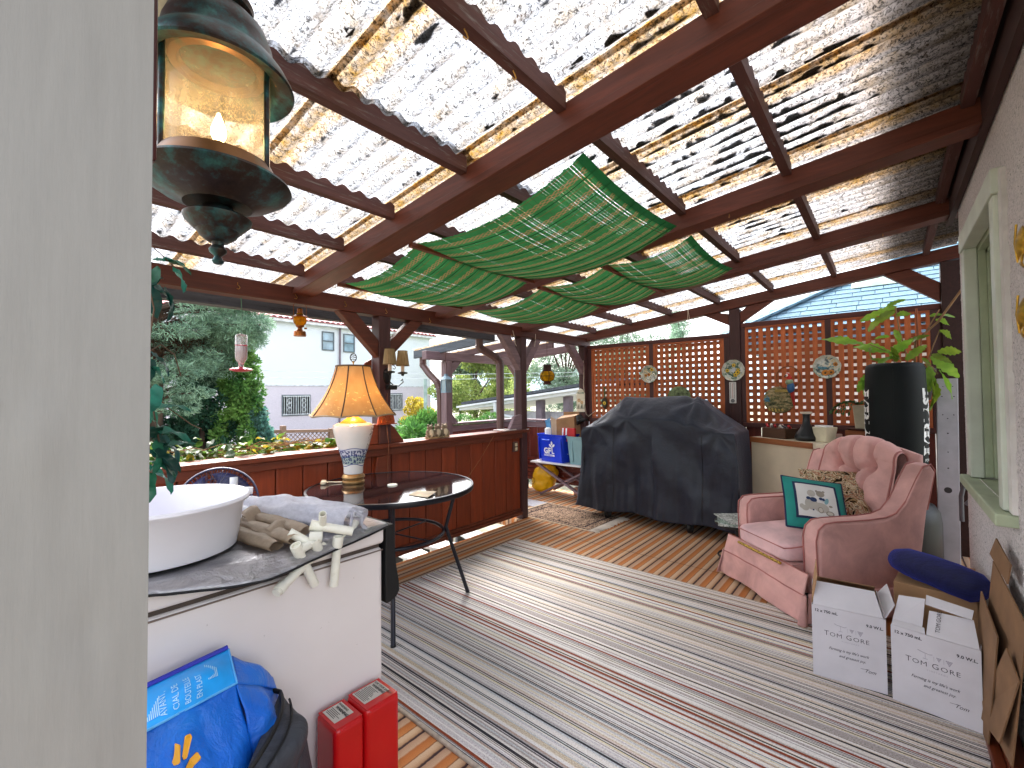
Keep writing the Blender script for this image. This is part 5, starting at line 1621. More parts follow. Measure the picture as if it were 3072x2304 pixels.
# ------------------------------------------------------------------ folding table with bins, yellow bag
fb = thing('folding_table', 'low white topped folding table on crossed grey legs', 'table', (-3.05, 4.68, 0))
MB().box((-3.52, 4.505, 0.412), (-2.56, 4.86, 0.432)).build('table_top', plain('white_laminate', '#d6d2d2', 0.4, var=0.04), fb, bevel=0.004)
for y in (4.53, 4.83):
    MB().bar((-3.44, y, 0.41), (-2.66, y, 0.02), 0.024, 0.045, up=(0, 1, 0)).build('leg', M['purple_x'], fb, bevel=0.004)
    MB().bar((-2.64, y + 0.026, 0.41), (-3.40, y + 0.026, 0.02), 0.024, 0.045, up=(0, 1, 0)).build('leg', M['purple_x'], fb, bevel=0.004)
MB().tube([(-3.05, 4.50, 0.215), (-3.05, 4.88, 0.215)], 0.007, 8).build('pivot_rod', M['bronze'], fb)
def tub(nm, label, cat, c, rz, w0, d0, w1, d1, h, mat_, lip=0.014):
    t = thing(nm, label, cat, c, rz)
    q = MB()
    def ring(wx, dy, z, r):
        out = []
        for sx, sy, a0 in ((1, 1, 0), (-1, 1, 90), (-1, -1, 180), (1, -1, 270)):
            for k in range(4):
                a = R(a0 + 30 * k)
                out.append((sx * (wx / 2 - r) + r * math.cos(a), sy * (dy / 2 - r) + r * math.sin(a), z))
        return out
    rs = [ring(w0, d0, 0, 0.03), ring(w1, d1, h - 0.03, 0.03), ring(w1 + lip, d1 + lip, h - 0.028, 0.033), ring(w1 + lip * 2, d1 + lip * 2, h, 0.036), ring(w1 + lip * 0.4, d1 + lip * 0.4, h, 0.03), ring(w1 - 0.012, d1 - 0.012, h - 0.03, 0.03), ring(w0 - 0.012, d0 - 0.012, 0.008, 0.03)]
    n = 16
    vv = [p for r in rs for p in r]
    ff = [(i * n + k, i * n + (k + 1) % n, (i + 1) * n + (k + 1) % n, (i + 1) * n + k) for i in range(len(rs) - 1) for k in range(n)]
    ff += [tuple(range(n - 1, -1, -1)), tuple((len(rs) - 1) * n + k for k in range(n))]
    q.add(vv, ff).build('tub', mat_, t, smooth=40, world=False)
    return t
blue = plain('recycling_blue', '#1238c8', 0.35, 0, 0.45, var=0.06)
BC, BR = (-3.22, 4.70, 0.433), R(-9)
bn = tub('recycling_bin', 'bright blue recycling bin with a white plant logo on the folding table', 'bin', BC, BR, 0.38, 0.26, 0.44, 0.31, 0.345, blue)
for sx in (-0.19, -0.06, 0.07, 0.19):
    MB().hexa([(sx - 0.008, -0.148, 0.02), (sx + 0.008, -0.148, 0.02), (sx + 0.008, -0.12, 0.02), (sx - 0.008, -0.12, 0.02), (sx - 0.008, -0.168, 0.30), (sx + 0.008, -0.168, 0.30), (sx + 0.008, -0.13, 0.30), (sx - 0.008, -0.13, 0.30)]).build('rib', blue, bn, bevel=0.003, world=False) if sx in (-0.19, 0.19) else None
MB().tube([(-0.11, -0.178, 0.275), (0.02, -0.178, 0.275)], 0.009, 8).build('handle', plain('handle_blue', '#3c62e0', 0.35), bn, smooth=60, world=False)
# the printed mark: GFL with a sprouting plant
wp = plain('white_print', '#e8ecf4', 0.5)
tilt = math.atan2(0.025, 0.315)
LM = Matrix.Translation((0.0, -0.1335, 0.02)) @ Matrix.Rotation(tilt, 4, 'X') @ Matrix(((1, 0, 0, 0), (0, 0, -1, 0), (0, 1, 0, 0), (0, 0, 0, 1)))
lg = MB()
v2, f2 = text_geo('GF', 0.10, bold=0.0045)
lg.add([(x - 0.11, y + 0.085, 0.0035) for x, y, z in v2], f2, LM)
lg.add([(0.026, 0.085, 0.0035), (0.040, 0.085, 0.0035), (0.040, 0.172, 0.0035), (0.026, 0.172, 0.0035)], [(0, 1, 2, 3)], LM)
lg.add([(0.0405, 0.085, 0.0035), (0.068, 0.085, 0.0035), (0.068, 0.098, 0.0035), (0.0405, 0.098, 0.0035)], [(0, 1, 2, 3)], LM)
def leaf2d(cx, cy, L, W, ang):
    out = []
    for k in range(14):
        t = k / 14 * 2 * PI
        u = math.cos(t) * L / 2
        v = math.sin(t) * W / 2 * (1 - 0.35 * abs(math.cos(t)))
        out.append((cx + u * math.cos(ang) - v * math.sin(ang), cy + u * math.sin(ang) + v * math.cos(ang), 0.0035))
    return out
for cx, cy, a in ((0.033, 0.216, R(90)), (0.007, 0.186, R(140)), (0.060, 0.188, R(38))):
    lg.add(leaf2d(cx, cy, 0.052, 0.032, a), [tuple(range(14))], LM)
lg.add([(-0.11, 0.052, 0.0035), (0.07, 0.052, 0.0035), (0.07, 0.074, 0.0035), (-0.11, 0.074, 0.0035)], [(0, 1, 2, 3)], LM)
lg.build('lettering', wp, bn, world=False)
v2, f2 = text_geo('ENVIRONMENTAL', 0.0185, bold=0.0006)
MB().add([(x - 0.107, y + 0.0565, 0.0042) for x, y, z in v2], f2, LM).build('small_lettering', blue, bn, world=False)
v2, f2 = text_geo('GFL', 0.05, bold=0.002)
SM_ = Matrix.Translation((0.196, -0.06, 0.10)) @ Matrix.Rotation(-math.atan2(0.03, 0.315), 4, 'Y') @ Matrix(((0, 0, 1, 0), (1, 0, 0, 0), (0, 1, 0, 0), (0, 0, 0, 1)))
MB().add([(x, y, 0.006) for x, y, z in v2], f2, SM_).build('side_lettering', plain('pale_print', '#9aa6dc', 0.5), bn, world=False)
gt = tub('storage_tote', 'pale grey green plastic tote beside the blue bin', 'tote', (-2.80, 4.70, 0.433), R(-4), 0.34, 0.27, 0.39, 0.31, 0.335, plain('grey_green_plastic', '#7fa0a6', 0.4, var=0.05))
for sx in (-0.11, 0.11):
    MB().box((sx - 0.01, -0.155, 0.03), (sx + 0.01, -0.14, 0.29)).build('rib', plain('tote_rib', '#7fa0a6', 0.4), gt, bevel=0.003, world=False)
# recyclables in the bin
cb = plain('corrugated_card', '#9a7452', 0.85, var=0.1, bump=0.15, bscale=90)
cbl = plain('pale_card', '#c4ab92', 0.85, var=0.1)
def slab(nm, label, cat, pts, th, mat_, group=None):
    """a flat board between four corners, with thickness"""
    p = [V(x) for x in pts]
    n_ = (p[1] - p[0]).cross(p[3] - p[0]).normalized() * th
    t = thing(nm, label, cat, tuple(sum(p, V()) / 4), group=group)
    MB().hexa([*[x for x in p], *[x + n_ for x in p]]).build('sheet', mat_, t, bevel=0.001)
    return t
bx = thing('cardboard_box', 'torn open brown cardboard box standing up out of the blue bin', 'box', (-3.08, 4.70, 0.70))
def bslab(nm, pts, th, mat_):
    p = [V(x) for x in pts]; n_ = (p[1] - p[0]).cross(p[3] - p[0]).normalized() * th
    return MB().hexa([*p, *[x + n_ for x in p]]).build(nm, mat_, bx, bevel=0.001)
bslab('panel', [(-3.175, 4.62, 0.60), (-2.93, 4.66, 0.60), (-2.955, 4.67, 1.00), (-3.20, 4.64, 0.96)], 0.006, cb)
bslab('side', [(-3.24, 4.60, 0.60), (-3.178, 4.62, 0.60), (-3.203, 4.64, 0.96), (-3.265, 4.61, 1.00)], 0.006, cbl)
bslab('flap', [(-3.203, 4.645, 0.962), (-2.957, 4.675, 1.002), (-2.94, 4.78, 1.03), (-3.18, 4.76, 1.00)], 0.006, cb)
bslab('back', [(-3.19, 4.80, 0.60), (-2.95, 4.82, 0.60), (-2.97, 4.83, 1.06), (-3.20, 4.81, 1.05)], 0.006, cb)
slab('leaflet', 'blue and white printed card tucked in the blue bin', 'card', [(-3.36, 4.70, 0.66), (-3.24, 4.62, 0.66), (-3.30, 4.64, 0.98), (-3.42, 4.70, 0.94)], 0.003, plain('blue_card', '#4a7fa8', 0.5, var=0.2))
pt = thing('paper_tub', 'round white paper tub on top of the blue bin', 'tub', (-3.33, 4.66, 0.72))
MB().lathe([(0, 0), (0.05, 0.0), (0.058, 0.10), (0.05, 0.125), (0.02, 0.135), (0, 0.135)], 24, c=(0, 0, 0)).build('cup', plain('white_paper_tub', '#eceae6', 0.6), pt, smooth=50, world=False)
rd = thing('red_carton', 'red carton with white stripes at the right of the blue bin', 'carton', (-2.98, 4.60, 0.72))
MB().box((-3.09, 4.585, 0.70), (-2.90, 4.62, 0.865)).build('carton', plain('red_card', '#b3141c', 0.5), rd, bevel=0.003)
for x0 in (-3.085, -3.035):
    MB().add([(x0, 4.5835, 0.72), (x0 + 0.016, 4.5835, 0.72), (x0 + 0.03, 4.5835, 0.862), (x0 + 0.008, 4.5835, 0.862)], [(0, 1, 2, 3)]).build('stripe', wp, rd)
fl_ = thing('black_flowerpot', 'upturned black pot with leaves behind the cardboard', 'flowerpot', (-3.02, 4.93, 0.93))
MB().lathe([(0, 0), (0.05, 0), (0.07, 0.09), (0.078, 0.095), (0.078, 0.12), (0, 0.13)], 20, M=frame_m((-3.0, 4.86, 1.02), (0.3, 0.95, 0), (0.8, -0.25, 0.5))).build('pot', M['black_plastic'], fl_, smooth=40)
yb = thing('yellow_bag', 'crumpled yellow sack with a ringed monogram under the folding table', 'sack', (-3.45, 4.72, 0))
q = MB()
def ybf(u, v):
    a = 2 * PI * u
    t = PI * v
    r = math.sin(t) ** 0.75
    p = V((-3.47 + 0.17 * r * math.cos(a) + 0.07 * (1 - math.cos(t)) * 0.5, 4.70 + 0.13 * r * math.sin(a), 0.005 + 0.37 * (1 - math.cos(t)) / 2))
    w_ = 0.035 * mnoise.noise(p * 9) + 0.018 * mnoise.noise(p * 22)
    p += V((math.cos(a), math.sin(a), 0.4)) * w_
    p.z = max(p.z, 0.004)
    return p
q.grid(ybf, 48, 24).build('sack', plain('yellow_sack', '#dda80c', 0.45, var=0.1), yb, smooth=80)
v2, f2 = text_geo('U', 0.06)
q = MB().add([(-3.56 + x, 4.555 + 0.10 * x, 0.15 + y) for x, y, z in v2], f2)
q.tube([(-3.539 + 0.045 * math.cos(2 * PI * k / 24), 4.557 + 0.0045 * math.cos(2 * PI * k / 24), 0.17 + 0.042 * math.sin(2 * PI * k / 24)) for k in range(24)], 0.0022, 5, closed=True)
q.build('monogram', M['ink'], yb)

# ------------------------------------------------------------------ covered grill
gr = thing('covered_grill', 'large gas grill under a draped black cover', 'grill', (-1.7, 4.35, 0))
def cover_mat():
    g = NG('black_grill_cover')
    v = g.co()
    f = g.noise(v, 5, 6, 0.6, 0.8)
    g.base(g.ramp(f, [(0.3, '#151823'), (0.7, '#202534')]))
    g.set(0.45, 0, 0.4)
    g.p.inputs['Sheen Weight'].default_value = 0.35; g.p.inputs['Sheen Roughness'].default_value = 0.5; g.p.inputs['Sheen Tint'].default_value = lin('#a8b2c8')
    g.bump(g.math('ADD', g.noise(v, 12, 5, 0.6, 1.0), g.math('MULTIPLY', g.noise(v, 260, 2), 0.15)), 0.35, 0.012)
    return g.m
def smooth(a, b_, t):
    t = max(0.0, min(1.0, (t - a) / (b_ - a))); return t * t * (3 - 2 * t)
XL, XR = -2.49, -1.0
def topz(x):     # crest height along the cover
    if x < -2.10: return 0.945 + (1.245 - 0.945) * ((x - XL) / (-2.10 - XL)) ** 1.05
    if x > -1.36: return 1.24 - (1.24 - 0.93) * ((x + 1.36) / (XR + 1.36)) ** 0.85
    return 1.245 - 0.006 * math.sin((x + 2.1) * 9)
def frontz(x):   # shoulder line above the front fall
    if x < -1.96: return 0.93 + 0.095 * smooth(XL + 0.10, -1.96, x)
    if x < -1.56: return 1.025
    return 1.025 - 0.095 * smooth(-1.56, -1.12, x)
def cov(u, v):
    # u along x (both ends turn down), v: front hem -> shoulder -> crest -> back hem
    eL, eR = 0.16, 0.84
    flare = 0.0
    if u < eL:
        k = u / eL; x = XL; endz = k
    elif u > eR:
        k = (1 - u) / (1 - eR); x = XR; endz = k
    else:
        x = XL + (XR - XL) * (u - eL) / (eR - eL); endz = 1.0
    xs = max(XL, min(XR, x))
    yf = 4.085 + 0.05 * smooth(-1.6, -2.3, xs) * 0
    hem = 0.10 + 0.05 * smooth(-2.0, -2.45, xs) * 0 + 0.015 * math.sin(xs * 9)
    cz, fz_ = topz(xs), frontz(xs)
    lid = smooth(-2.46, -2.05, xs) * (1 - smooth(-1.40, -1.04, xs))
    if v < 0.55:
        t = v / 0.55
        z = hem + (fz_ - hem) * t
        y = yf - 0.03 * (1 - t) ** 2 + 0.01 * lid
    elif v < 0.75:
        t = (v - 0.55) / 0.20
        y = yf + 0.01 * lid + (0.24 - 0.01 * lid) * t
        z = fz_ + (cz - fz_) * (math.sin(t * PI / 2) * 0.55 + 0.45 * t)
    elif v < 0.84:
        t = (v - 0.75) / 0.09
        y = yf + 0.24 + 0.27 * t; z = cz - 0.03 * lid * t
    else:
        t = (v - 0.84) / 0.16
        y = yf + 0.51 + 0.02 * t; z = (cz - 0.03 * lid) * (1 - t) + hem * t
    if endz < 1:
        # end faces: contract towards the middle of the profile
        z = hem + (z - hem) * endz if z > hem else z
        flare = (1 - endz)
        sgn = -1 if u < 0.5 else 1
        x += sgn * 0.05 * flare
        y = 4.34 + (y - 4.34) * (1.0 + 0.04 * flare)
    p = V((x, y, z))
    # hanging folds: stronger near the hem
    low = max(0, 1 - (z - hem) / 0.85)
    fold = 0.020 * low * math.sin(xs * 17 + 1.9 * math.sin(xs * 5) + z * 1.6) + 0.035 * low ** 0.7 * mnoise.noise(V((xs * 7, z * 1.3, 2))) + 0.016 * low * mnoise.noise(V((xs * 17, z * 2.2, 7)))
    # slack diagonal drapes under the shoulder and a pucker at the right end of the lid
    fold += 0.020 * math.sin((xs + 1.72) * 10 + (z - 0.5) * 7 * (1 if xs > -1.72 else -1)) * smooth(0.15, 0.5, z) * (1 - smooth(0.75, 0.98, z))
    wr = 0.007 * mnoise.noise(V((p.x * 5 + 3, p.y * 5, p.z * 3))) + 0.003 * mnoise.noise(p * 13)
    n_ = V((0, -1, 0.15)) if v < 0.56 else V((0, -0.25, 1))
    if endz < 1 and v < 0.6: n_ = V((-1 if u < 0.5 else 1, -0.3, 0))
    p += n_ * (fold * (1 if v < 0.56 else 0) + wr)
    if v > 0.5: p.z += 0.035 * math.exp(-((xs + 1.33) / 0.045) ** 2) * math.exp(-((y - 4.22) / 0.10) ** 2) - 0.03 * math.exp(-((xs + 1.25) / 0.04) ** 2) * math.exp(-((y - 4.2) / 0.10) ** 2) - 0.02 * math.exp(-((xs + 1.42) / 0.04) ** 2)
    # tension wrinkles fanning out from the shoulder corners
    for (cx_, cy_, cz_, s_) in ((-1.36, 4.2, 1.2, 1), (-1.12, 4.1, 0.94, -1), (-2.36, 4.1, 0.95, 1), (-1.98, 4.1, 1.03, -1)):
        d_ = p - V((cx_, cy_, cz_)); L = d_.length
        if L < 0.42:
            an = math.atan2(d_.z, d_.x * s_)
            p += n_ * (0.006 * math.sin(an * 7 + 4 * L) * math.exp(-((L - 0.14) / 0.12) ** 2))
    return p
MB().grid(cov, 170, 130).build('cover', cover_mat(), gr, smooth=80, solid=0.003)
for xs in (-2.13, -1.27):
    pts = []
    for i in range(26):
        v_ = 0.02 + 0.50 * i / 25
        u_ = 0.16 + 0.68 * (xs - XL) / (XR - XL)
        pts.append(cov(u_, v_) + V((0, -0.003, 0)))
    MB().tube(pts, 0.003, 5).build('seam', M['black_plastic'], gr)
for x in (-1.42, -2.25):
    MB().lathe([(0, 0), (0.05, 0), (0.056, 0.006), (0.056, 0.03), (0.05, 0.036), (0, 0.036)], 24, M=frame_m((x, 4.15, 0.057), (0, 1, 0), (0, 0, 1))).build('wheel', M['black_plastic'], gr, smooth=40)
    MB().lathe([(0, 0), (0.028, 0), (0.028, 0.042), (0, 0.042)], 18, M=frame_m((x - 0.003, 4.15, 0.057), (0, 1, 0), (0, 0, 1))).build('wheel_hub', plain('grey_hub', '#4a4a4e', 0.5), gr, smooth=40)
MB().box((-2.38, 4.22, 0.09), (-1.12, 4.50, 0.75)).build('cabinet', M['steel_black'], gr)
bw_ = thing('white_planks', 'short pale planks lying on the deck under the folding table', 'planks', (-2.7, 4.75, 0))
for i in range(5):
    MB().box((-3.05 + 0.14 * i, 4.78, 0.002), (-2.92 + 0.14 * i, 4.87, 0.10)).build('plank', plain('pinkish_plank', '#a8765f', 0.7, var=0.12), bw_, bevel=0.003)
# ------------------------------------------------------------------ things on the lattice
def plate(label, cx, cz, r, seed, cols):
    t = thing('decorative_plate', label, 'plate', (cx, 4.886 if abs(cx + 1.185) > 0.05 else 4.868, cz), group='painted plates on the lattice screen')
    g = NG('painted_plate')
    v = g.co()
    x, y, z = g.sep(v)
    f = g.noise(g.co((1, 1, 1), loc=(seed, 0, 0)), 26, 5, 0.7, 0.6)
    rr = g.math('SQRT', g.math('ADD', g.math('POWER', x, 2.0), g.math('POWER', z, 2.0)))
    c = g.ramp(f, [(0.40, cols[0]), (0.47, cols[1]), (0.53, '#d9d6cc'), (0.60, cols[2]), (0.66, '#c9c6bc')])
    f2 = g.noise(g.co((1, 1, 1), loc=(seed + 5, 0, 0)), 11, 2)
    c = g.mix(g.ramp(f2, [(0.52, 0.0), (0.60, 1.0)]), c, '#d6d8d4')
    edge_ = g.ramp(g.math('DIVIDE', rr, r), [(0.0, 0.0), (0.78, 0.0), (0.82, 1.0)])
    c = g.mix(edge_, c, g.ramp(f, [(0.42, '#8a9a86'), (0.5, '#cfd2cc'), (0.62, '#c4b89a')]))
    g.base(c); g.set(0.15, 0, 0.5)
    n = 44
    q = MB()
    prof = [(0.0, 0.006), (0.62, 0.006), (0.72, 0.010), (0.98, 0.022), (1.0, 0.019), (0.74, 0.002), (0.0, 0.0)]
    vv = []
    for rp, h in prof:
        for k in range(n):
            a = 2 * PI * k / n
            sc_ = r * rp * (1 + (0.018 * math.sin(a * 11) if rp > 0.8 else 0))
            vv.append((sc_ * math.cos(a), -h, sc_ * math.sin(a)))
    ff = [(i * n + k, i * n + (k + 1) % n, (i + 1) * n + (k + 1) % n, (i + 1) * n + k) for i in range(len(prof) - 1) for k in range(n)]
    q.add(vv, ff).build('dish', g.m, t, smooth=50, world=False)
    def flower(px, pz, s_, pm_, cm_, n_=5):
        f_ = MB()
        for k in range(n_):
            a = 2 * PI * k / n_ + seed
            f_.ball((px + s_ * 0.62 * math.cos(a), -0.010, pz + s_ * 0.62 * math.sin(a)), (s_ * 0.5, 0.004, s_ * 0.5), 8, 5)
        f_.build('painted_flower', pm_, t, smooth=60, world=False)
        MB().ball((px, -0.013, pz), (s_ * 0.35, 0.004, s_ * 0.35), 8, 5).build('flower_eye', cm_, t, smooth=60, world=False)
    return t, flower
yel = plain('flower_yellow', '#d9b53a', 0.4, var=0.15); wht = plain('flower_white', '#e6e4da', 0.4); orn = plain('flower_orange', '#b9772e', 0.4, var=0.15); dk = plain('flower_eye', '#4a3a20', 0.5)
t, fl = plate('white plate painted with orange and white flowers on the divider of the left lattice panels', -2.074, 1.50, 0.101, 3.1, ('#39463e', '#7d8a6c', '#c9a64a'))
for p in ((0.03, 0.05, 0.02, yel), (-0.005, -0.005, 0.017, orn), (-0.04, -0.015, 0.016, orn), (0.02, -0.035, 0.018, wht), (-0.015, -0.06, 0.018, wht), (0.05, -0.01, 0.017, wht)): fl(p[0], p[1], p[2], p[3], dk)
t, fl = plate('plate with a yellow flower wreath on the lattice post above the thermometer', -1.185, 1.503, 0.108, 7.7, ('#2f4a44', '#6f8a74', '#9fb0a0'))
for p in ((-0.055, 0.0, 0.018, yel), (0.005, 0.052, 0.018, yel), (0.04, -0.02, 0.022, yel), (0.02, -0.045, 0.02, yel), (0.045, 0.005, 0.015, yel)): fl(p[0], p[1], p[2], p[3], dk)
MB().prism([(-0.028, 0.0), (0.0, -0.026), (0.028, 0.004), (0.0, 0.032)], 'y', -0.0125, -0.010).build('birdhouse', plain('painted_house', '#b9bfc4', 0.4), t, world=False)
for k in range(14):
    a = 2 * PI * k / 14
    MB().ball((0.052 * math.cos(a), -0.0095, 0.048 * math.sin(a)), (0.016, 0.003, 0.010), 8, 4).build('painted_leaf', plain('leaf_teal', '#4a685c', 0.5), t, smooth=60, world=False)
t, fl = plate('plate painted with a blue bird and two brown sunflowers on the right lattice divider', -0.413, 1.504, 0.106, 12.3, ('#3b4a52', '#8fa0a0', '#c9b27a'))
for p in ((-0.012, -0.055, 0.026, orn), (0.03, -0.052, 0.024, orn), (0.065, 0.02, 0.017, orn)): fl(p[0], p[1], p[2], p[3], dk, 9)
MB().ball((-0.025, -0.014, -0.012), (0.034, 0.005, 0.013), 12, 8).ball((-0.056, -0.014, -0.004), (0.012, 0.005, 0.010), 10, 6).prism([(0.0, -0.01), (0.05, 0.004), (0.052, -0.006)], 'y', -0.016, -0.011).build('painted_bird', plain('bird_blue', '#4d7f90', 0.4, var=0.3, vscale=60), t, smooth=60, world=False)

th = thing('thermometer', 'white strip thermometer with a round dial fixed to the lattice post', 'thermometer', (-1.195, 4.869, 1.28))
MB().box((-1.226, 4.858, 1.172), (-1.163, 4.8685, 1.385)).build('board', plain('thermo_white', '#dedad6', 0.4, var=0.02), th, bevel=0.003)
q = MB()
for i in range(17):
    z = 1.375 - 0.0095 * i
    for x in (-1.214, -1.180):
        q.box((x - 0.005, 4.8572, z - 0.002), (x + 0.005, 4.858, z + 0.002))
q.build('scale_marks', M['ink'], th)
MB().box((-1.197, 4.8566, 1.225), (-1.194, 4.858, 1.372)).build('glass_tube', plain('red_spirit', '#a03028', 0.3), th)
MB().lathe([(0.012, 0), (0.019, 0), (0.019, 0.003), (0.012, 0.003)], 24, M=frame_m((-1.1945, 4.858, 1.197), (1, 0, 0), (0, 0, 1))).build('dial', plain('dial_grey', '#6a6a6c', 0.4), th, smooth=40)
MB().box((-1.196, 4.8568, 1.195), (-1.180, 4.858, 1.199)).build('needle', M['ink'], th)

# stone relief disc, parrot on a hoop
rl = thing('relief_plaque', 'round mossy stone relief of a cottage garden on the lattice', 'plaque', (-0.795, 4.886, 1.205))
g = NG('mossy_relief'); v_ = g.co(); f_ = g.noise(g.co((1, 1, 2.2)), 22, 6, 0.7, 1.0)
g.base(g.ramp(f_, [(0.35, '#2f3326'), (0.46, '#6a6a44'), (0.54, '#a08a62'), (0.62, '#b7a57e'), (0.72, '#4a5a34')])); g.set(0.8); 
def relf(u, v):
    a = 2 * PI * u; r = 0.128 * v
    x, z = r * math.cos(a), r * math.sin(a)
    h = 0.012 * (1 - v ** 6) + 0.007 * mnoise.noise(V((x * 26, 0, z * 52))) * (1 - v ** 4)
    return (x, -h, z)
MB().grid(relf, 64, 24).build('disc', g.m, rl, smooth=80, world=False, solid=0.006)
q = MB()
for i in range(5):
    q.tube([(-0.085 + 0.027 * i, -0.016, -0.075 - 0.004 * i), (-0.075 + 0.027 * i, -0.018, -0.112 + 0.004 * abs(i - 2))], 0.008, 8)
q.build('fence_pale', plain('ochre_pale', '#b59a50', 0.7), rl, smooth=60, world=False)
q = MB().box((-0.03, -0.022, 0.075), (0.075, -0.010, 0.10))
for i in range(5): q.box((-0.028 + 0.021 * i, -0.024, 0.076), (-0.014 + 0.021 * i, -0.0225, 0.099))
q.build('cottage', plain('cottage_ochre', '#a8904e', 0.7, var=0.2), rl, world=False)
q = MB()
for i in range(14): q.ball((-0.10 + random.uniform(-0.026, 0.026), -0.016, 0.01 + random.uniform(-0.026, 0.026)), 0.007, 8, 5)
q.build('blue_flowers', plain('teal_flower', '#4a7f92', 0.5, var=0.3, vscale=80), rl, smooth=60, world=False)
hp = thing('parrot_ornament', 'red and blue carved parrot perched on a twig hoop hung on the lattice', 'ornament', (-0.712, 4.87, 1.417))
MB().tube([(0.098 * math.cos(2 * PI * k / 40), 0.004 * math.sin(k * 1.7), 0.103 * math.sin(2 * PI * k / 40)) for k in range(40)], 0.0055, 6, closed=True).build('hoop', plain('twig', '#8a5534', 0.7, var=0.2, bump=0.4), hp, smooth=60, world=False)
q = MB()
for k in range(9):
    a = 2.4 + 0.25 * k
    q.tube([(0.098 * math.cos(a), 0, 0.103 * math.sin(a)), (0.125 * math.cos(a + 0.12), -0.01, 0.128 * math.sin(a + 0.12))], 0.0016, 4)
q.build('twiglet', plain('twig_fine', '#7a5a3c', 0.8), hp, world=False)
pr_ = plain('parrot_red', '#b02a20', 0.45, var=0.15); pb_ = plain('parrot_blue', '#2f5c8a', 0.45, var=0.2); pg_ = plain('parrot_green', '#7f8f74', 0.5, var=0.2)
MB().ball((0.0, -0.02, 0.015), (0.020, 0.022, 0.026), 16, 10).ball((0.012, -0.02, -0.012), (0.024, 0.022, 0.03), 16, 10).build('head', pr_, hp, smooth=80, world=False)
MB().ball((-0.006, -0.036, 0.018), (0.012, 0.010, 0.014), 12, 8).build('face', plain('parrot_white', '#d8d2c8', 0.5), hp, smooth=80, world=False)
MB().tube([(-0.014, -0.042, 0.018), (-0.022, -0.050, 0.008), (-0.016, -0.050, -0.004)], [0.007, 0.005, 0.001], 8).build('beak', plain('beak', '#4a4038', 0.4), hp, smooth=80, world=False)
MB().ball((0.012, -0.024, -0.045), (0.034, 0.026, 0.032), 16, 10).build('breast', pg_, hp, smooth=80, world=False)
MB().ball((0.022, -0.026, -0.095), (0.032, 0.024, 0.055), 16, 12).build('wing', pb_, hp, smooth=80, world=False)
MB().tube([(0.026, -0.02, -0.12), (0.036, -0.016, -0.19), (0.044, -0.014, -0.265)], [0.020, 0.015, 0.006], 10).build('tail', pr_, hp, smooth=80, world=False)
# welcome board, trowel, half hidden plaque
wl_ = thing('welcome_sign', 'cream wooden plaque painted with pansies on the corner post', 'sign', (-2.935, 4.81, 1.2))
def archf(sg): return
pl = [(-3.005, 1.055), (-2.885, 1.055), (-2.885, 1.29), (-2.900, 1.305), (-2.915, 1.335), (-2.945, 1.348), (-2.975, 1.335), (-2.990, 1.305), (-3.005, 1.29)]
MB().prism(pl, 'y', 4.803, 4.818).build('board', plain('cream_board', '#d2c8b4', 0.55, var=0.06), wl_, bevel=0.003)
q = MB()
for (x, z, s_) in ((-2.965, 1.20, 0.024), (-2.925, 1.175, 0.022)):
    for k in range(6):
        a = PI / 3 * k
        q.ball((x + s_ * 0.6 * math.cos(a), 4.802, z + s_ * 0.6 * math.sin(a)), (s_ * 0.45, 0.003, s_ * 0.45), 8, 5)
q.build('painted_flower', plain('faded_peach', '#b8946a', 0.5), wl_, smooth=60)
q = MB()
for i in range(8):
    x = -2.995 + 0.0145 * i
    q.tube([(x, 4.802, 1.09), (x + 0.01 * math.sin(i * 2.0), 4.8015, 1.15)], 0.003, 5)
q.build('painted_stem', plain('dark_green_paint', '#3c4a3a', 0.5), wl_)
v2, f2 = text_geo('WELCOME', 0.026, align='CENTER', bold=0.0006)
MB().add([(-2.945 + x * 0.85, 4.8015, 1.285 + y) for x, y, z in v2], f2).build('lettering', plain('green_letter', '#4c6a54', 0.5), wl_)
tw = thing('garden_trowel', 'small decorative trowel painted with a sunflower hanging on the lattice', 'trowel', (-2.648, 4.88, 1.2))
MB().tube([(0, 0, 0.165), (0, 0, 0.03)], [0.011, 0.009], 10).build('handle', plain('olive_handle', '#5a5f36', 0.6), tw, smooth=60, world=False)
q = MB()
q.grid(lambda u, v: ((u - 0.5) * 0.08 * (math.sin(PI * min(1, v * 0.9 + 0.12)) ** 0.6), -0.012 * math.sin(PI * u), 0.03 - 0.14 * v), 10, 14)
q.build('blade', plain('dark_tin', '#3a3428', 0.5, 0.3, var=0.3), tw, smooth=80, world=False, solid=0.003)
q = MB()
for k in range(8): q.ball((0.004 + 0.014 * math.cos(PI / 4 * k), -0.016, -0.035 + 0.014 * math.sin(PI / 4 * k)), (0.008, 0.003, 0.008), 8, 5)
q.build('painted_flower', yel, tw, smooth=60, world=False)
hpq = thing('stepping_stone', 'mottled green round plaque showing above the grill cover', 'plaque', (-1.74, 4.884, 1.225))
MB().lathe([(0, 0), (0.128, 0), (0.128, 0.012), (0.12, 0.016), (0, 0.018)], 40, M=frame_m((0, 0, 0), (1, 0, 0), (0, 0, 1))).build('disc', plain('green_mottle', '#5a6446', 0.8, var=0.55, vscale=28), hpq, smooth=40, world=False)
cw = thing('tied_string', 'white string tied along the corner post and lattice', 'string', (-2.88, 4.80, 1.4))
MB().tube([(-2.905, 4.815, 1.70), (-2.892, 4.81, 1.60), (-2.90, 4.81, 1.40), (-2.888, 4.812, 1.15), (-2.882, 4.83, 1.03), (-2.86, 4.85, 1.0), (-2.80, 4.87, 1.05), (-2.76, 4.88, 1.08)], 0.004, 6).build('flex', plain('dirty_white_cord', '#c8b8a6', 0.6), cw, smooth=60)

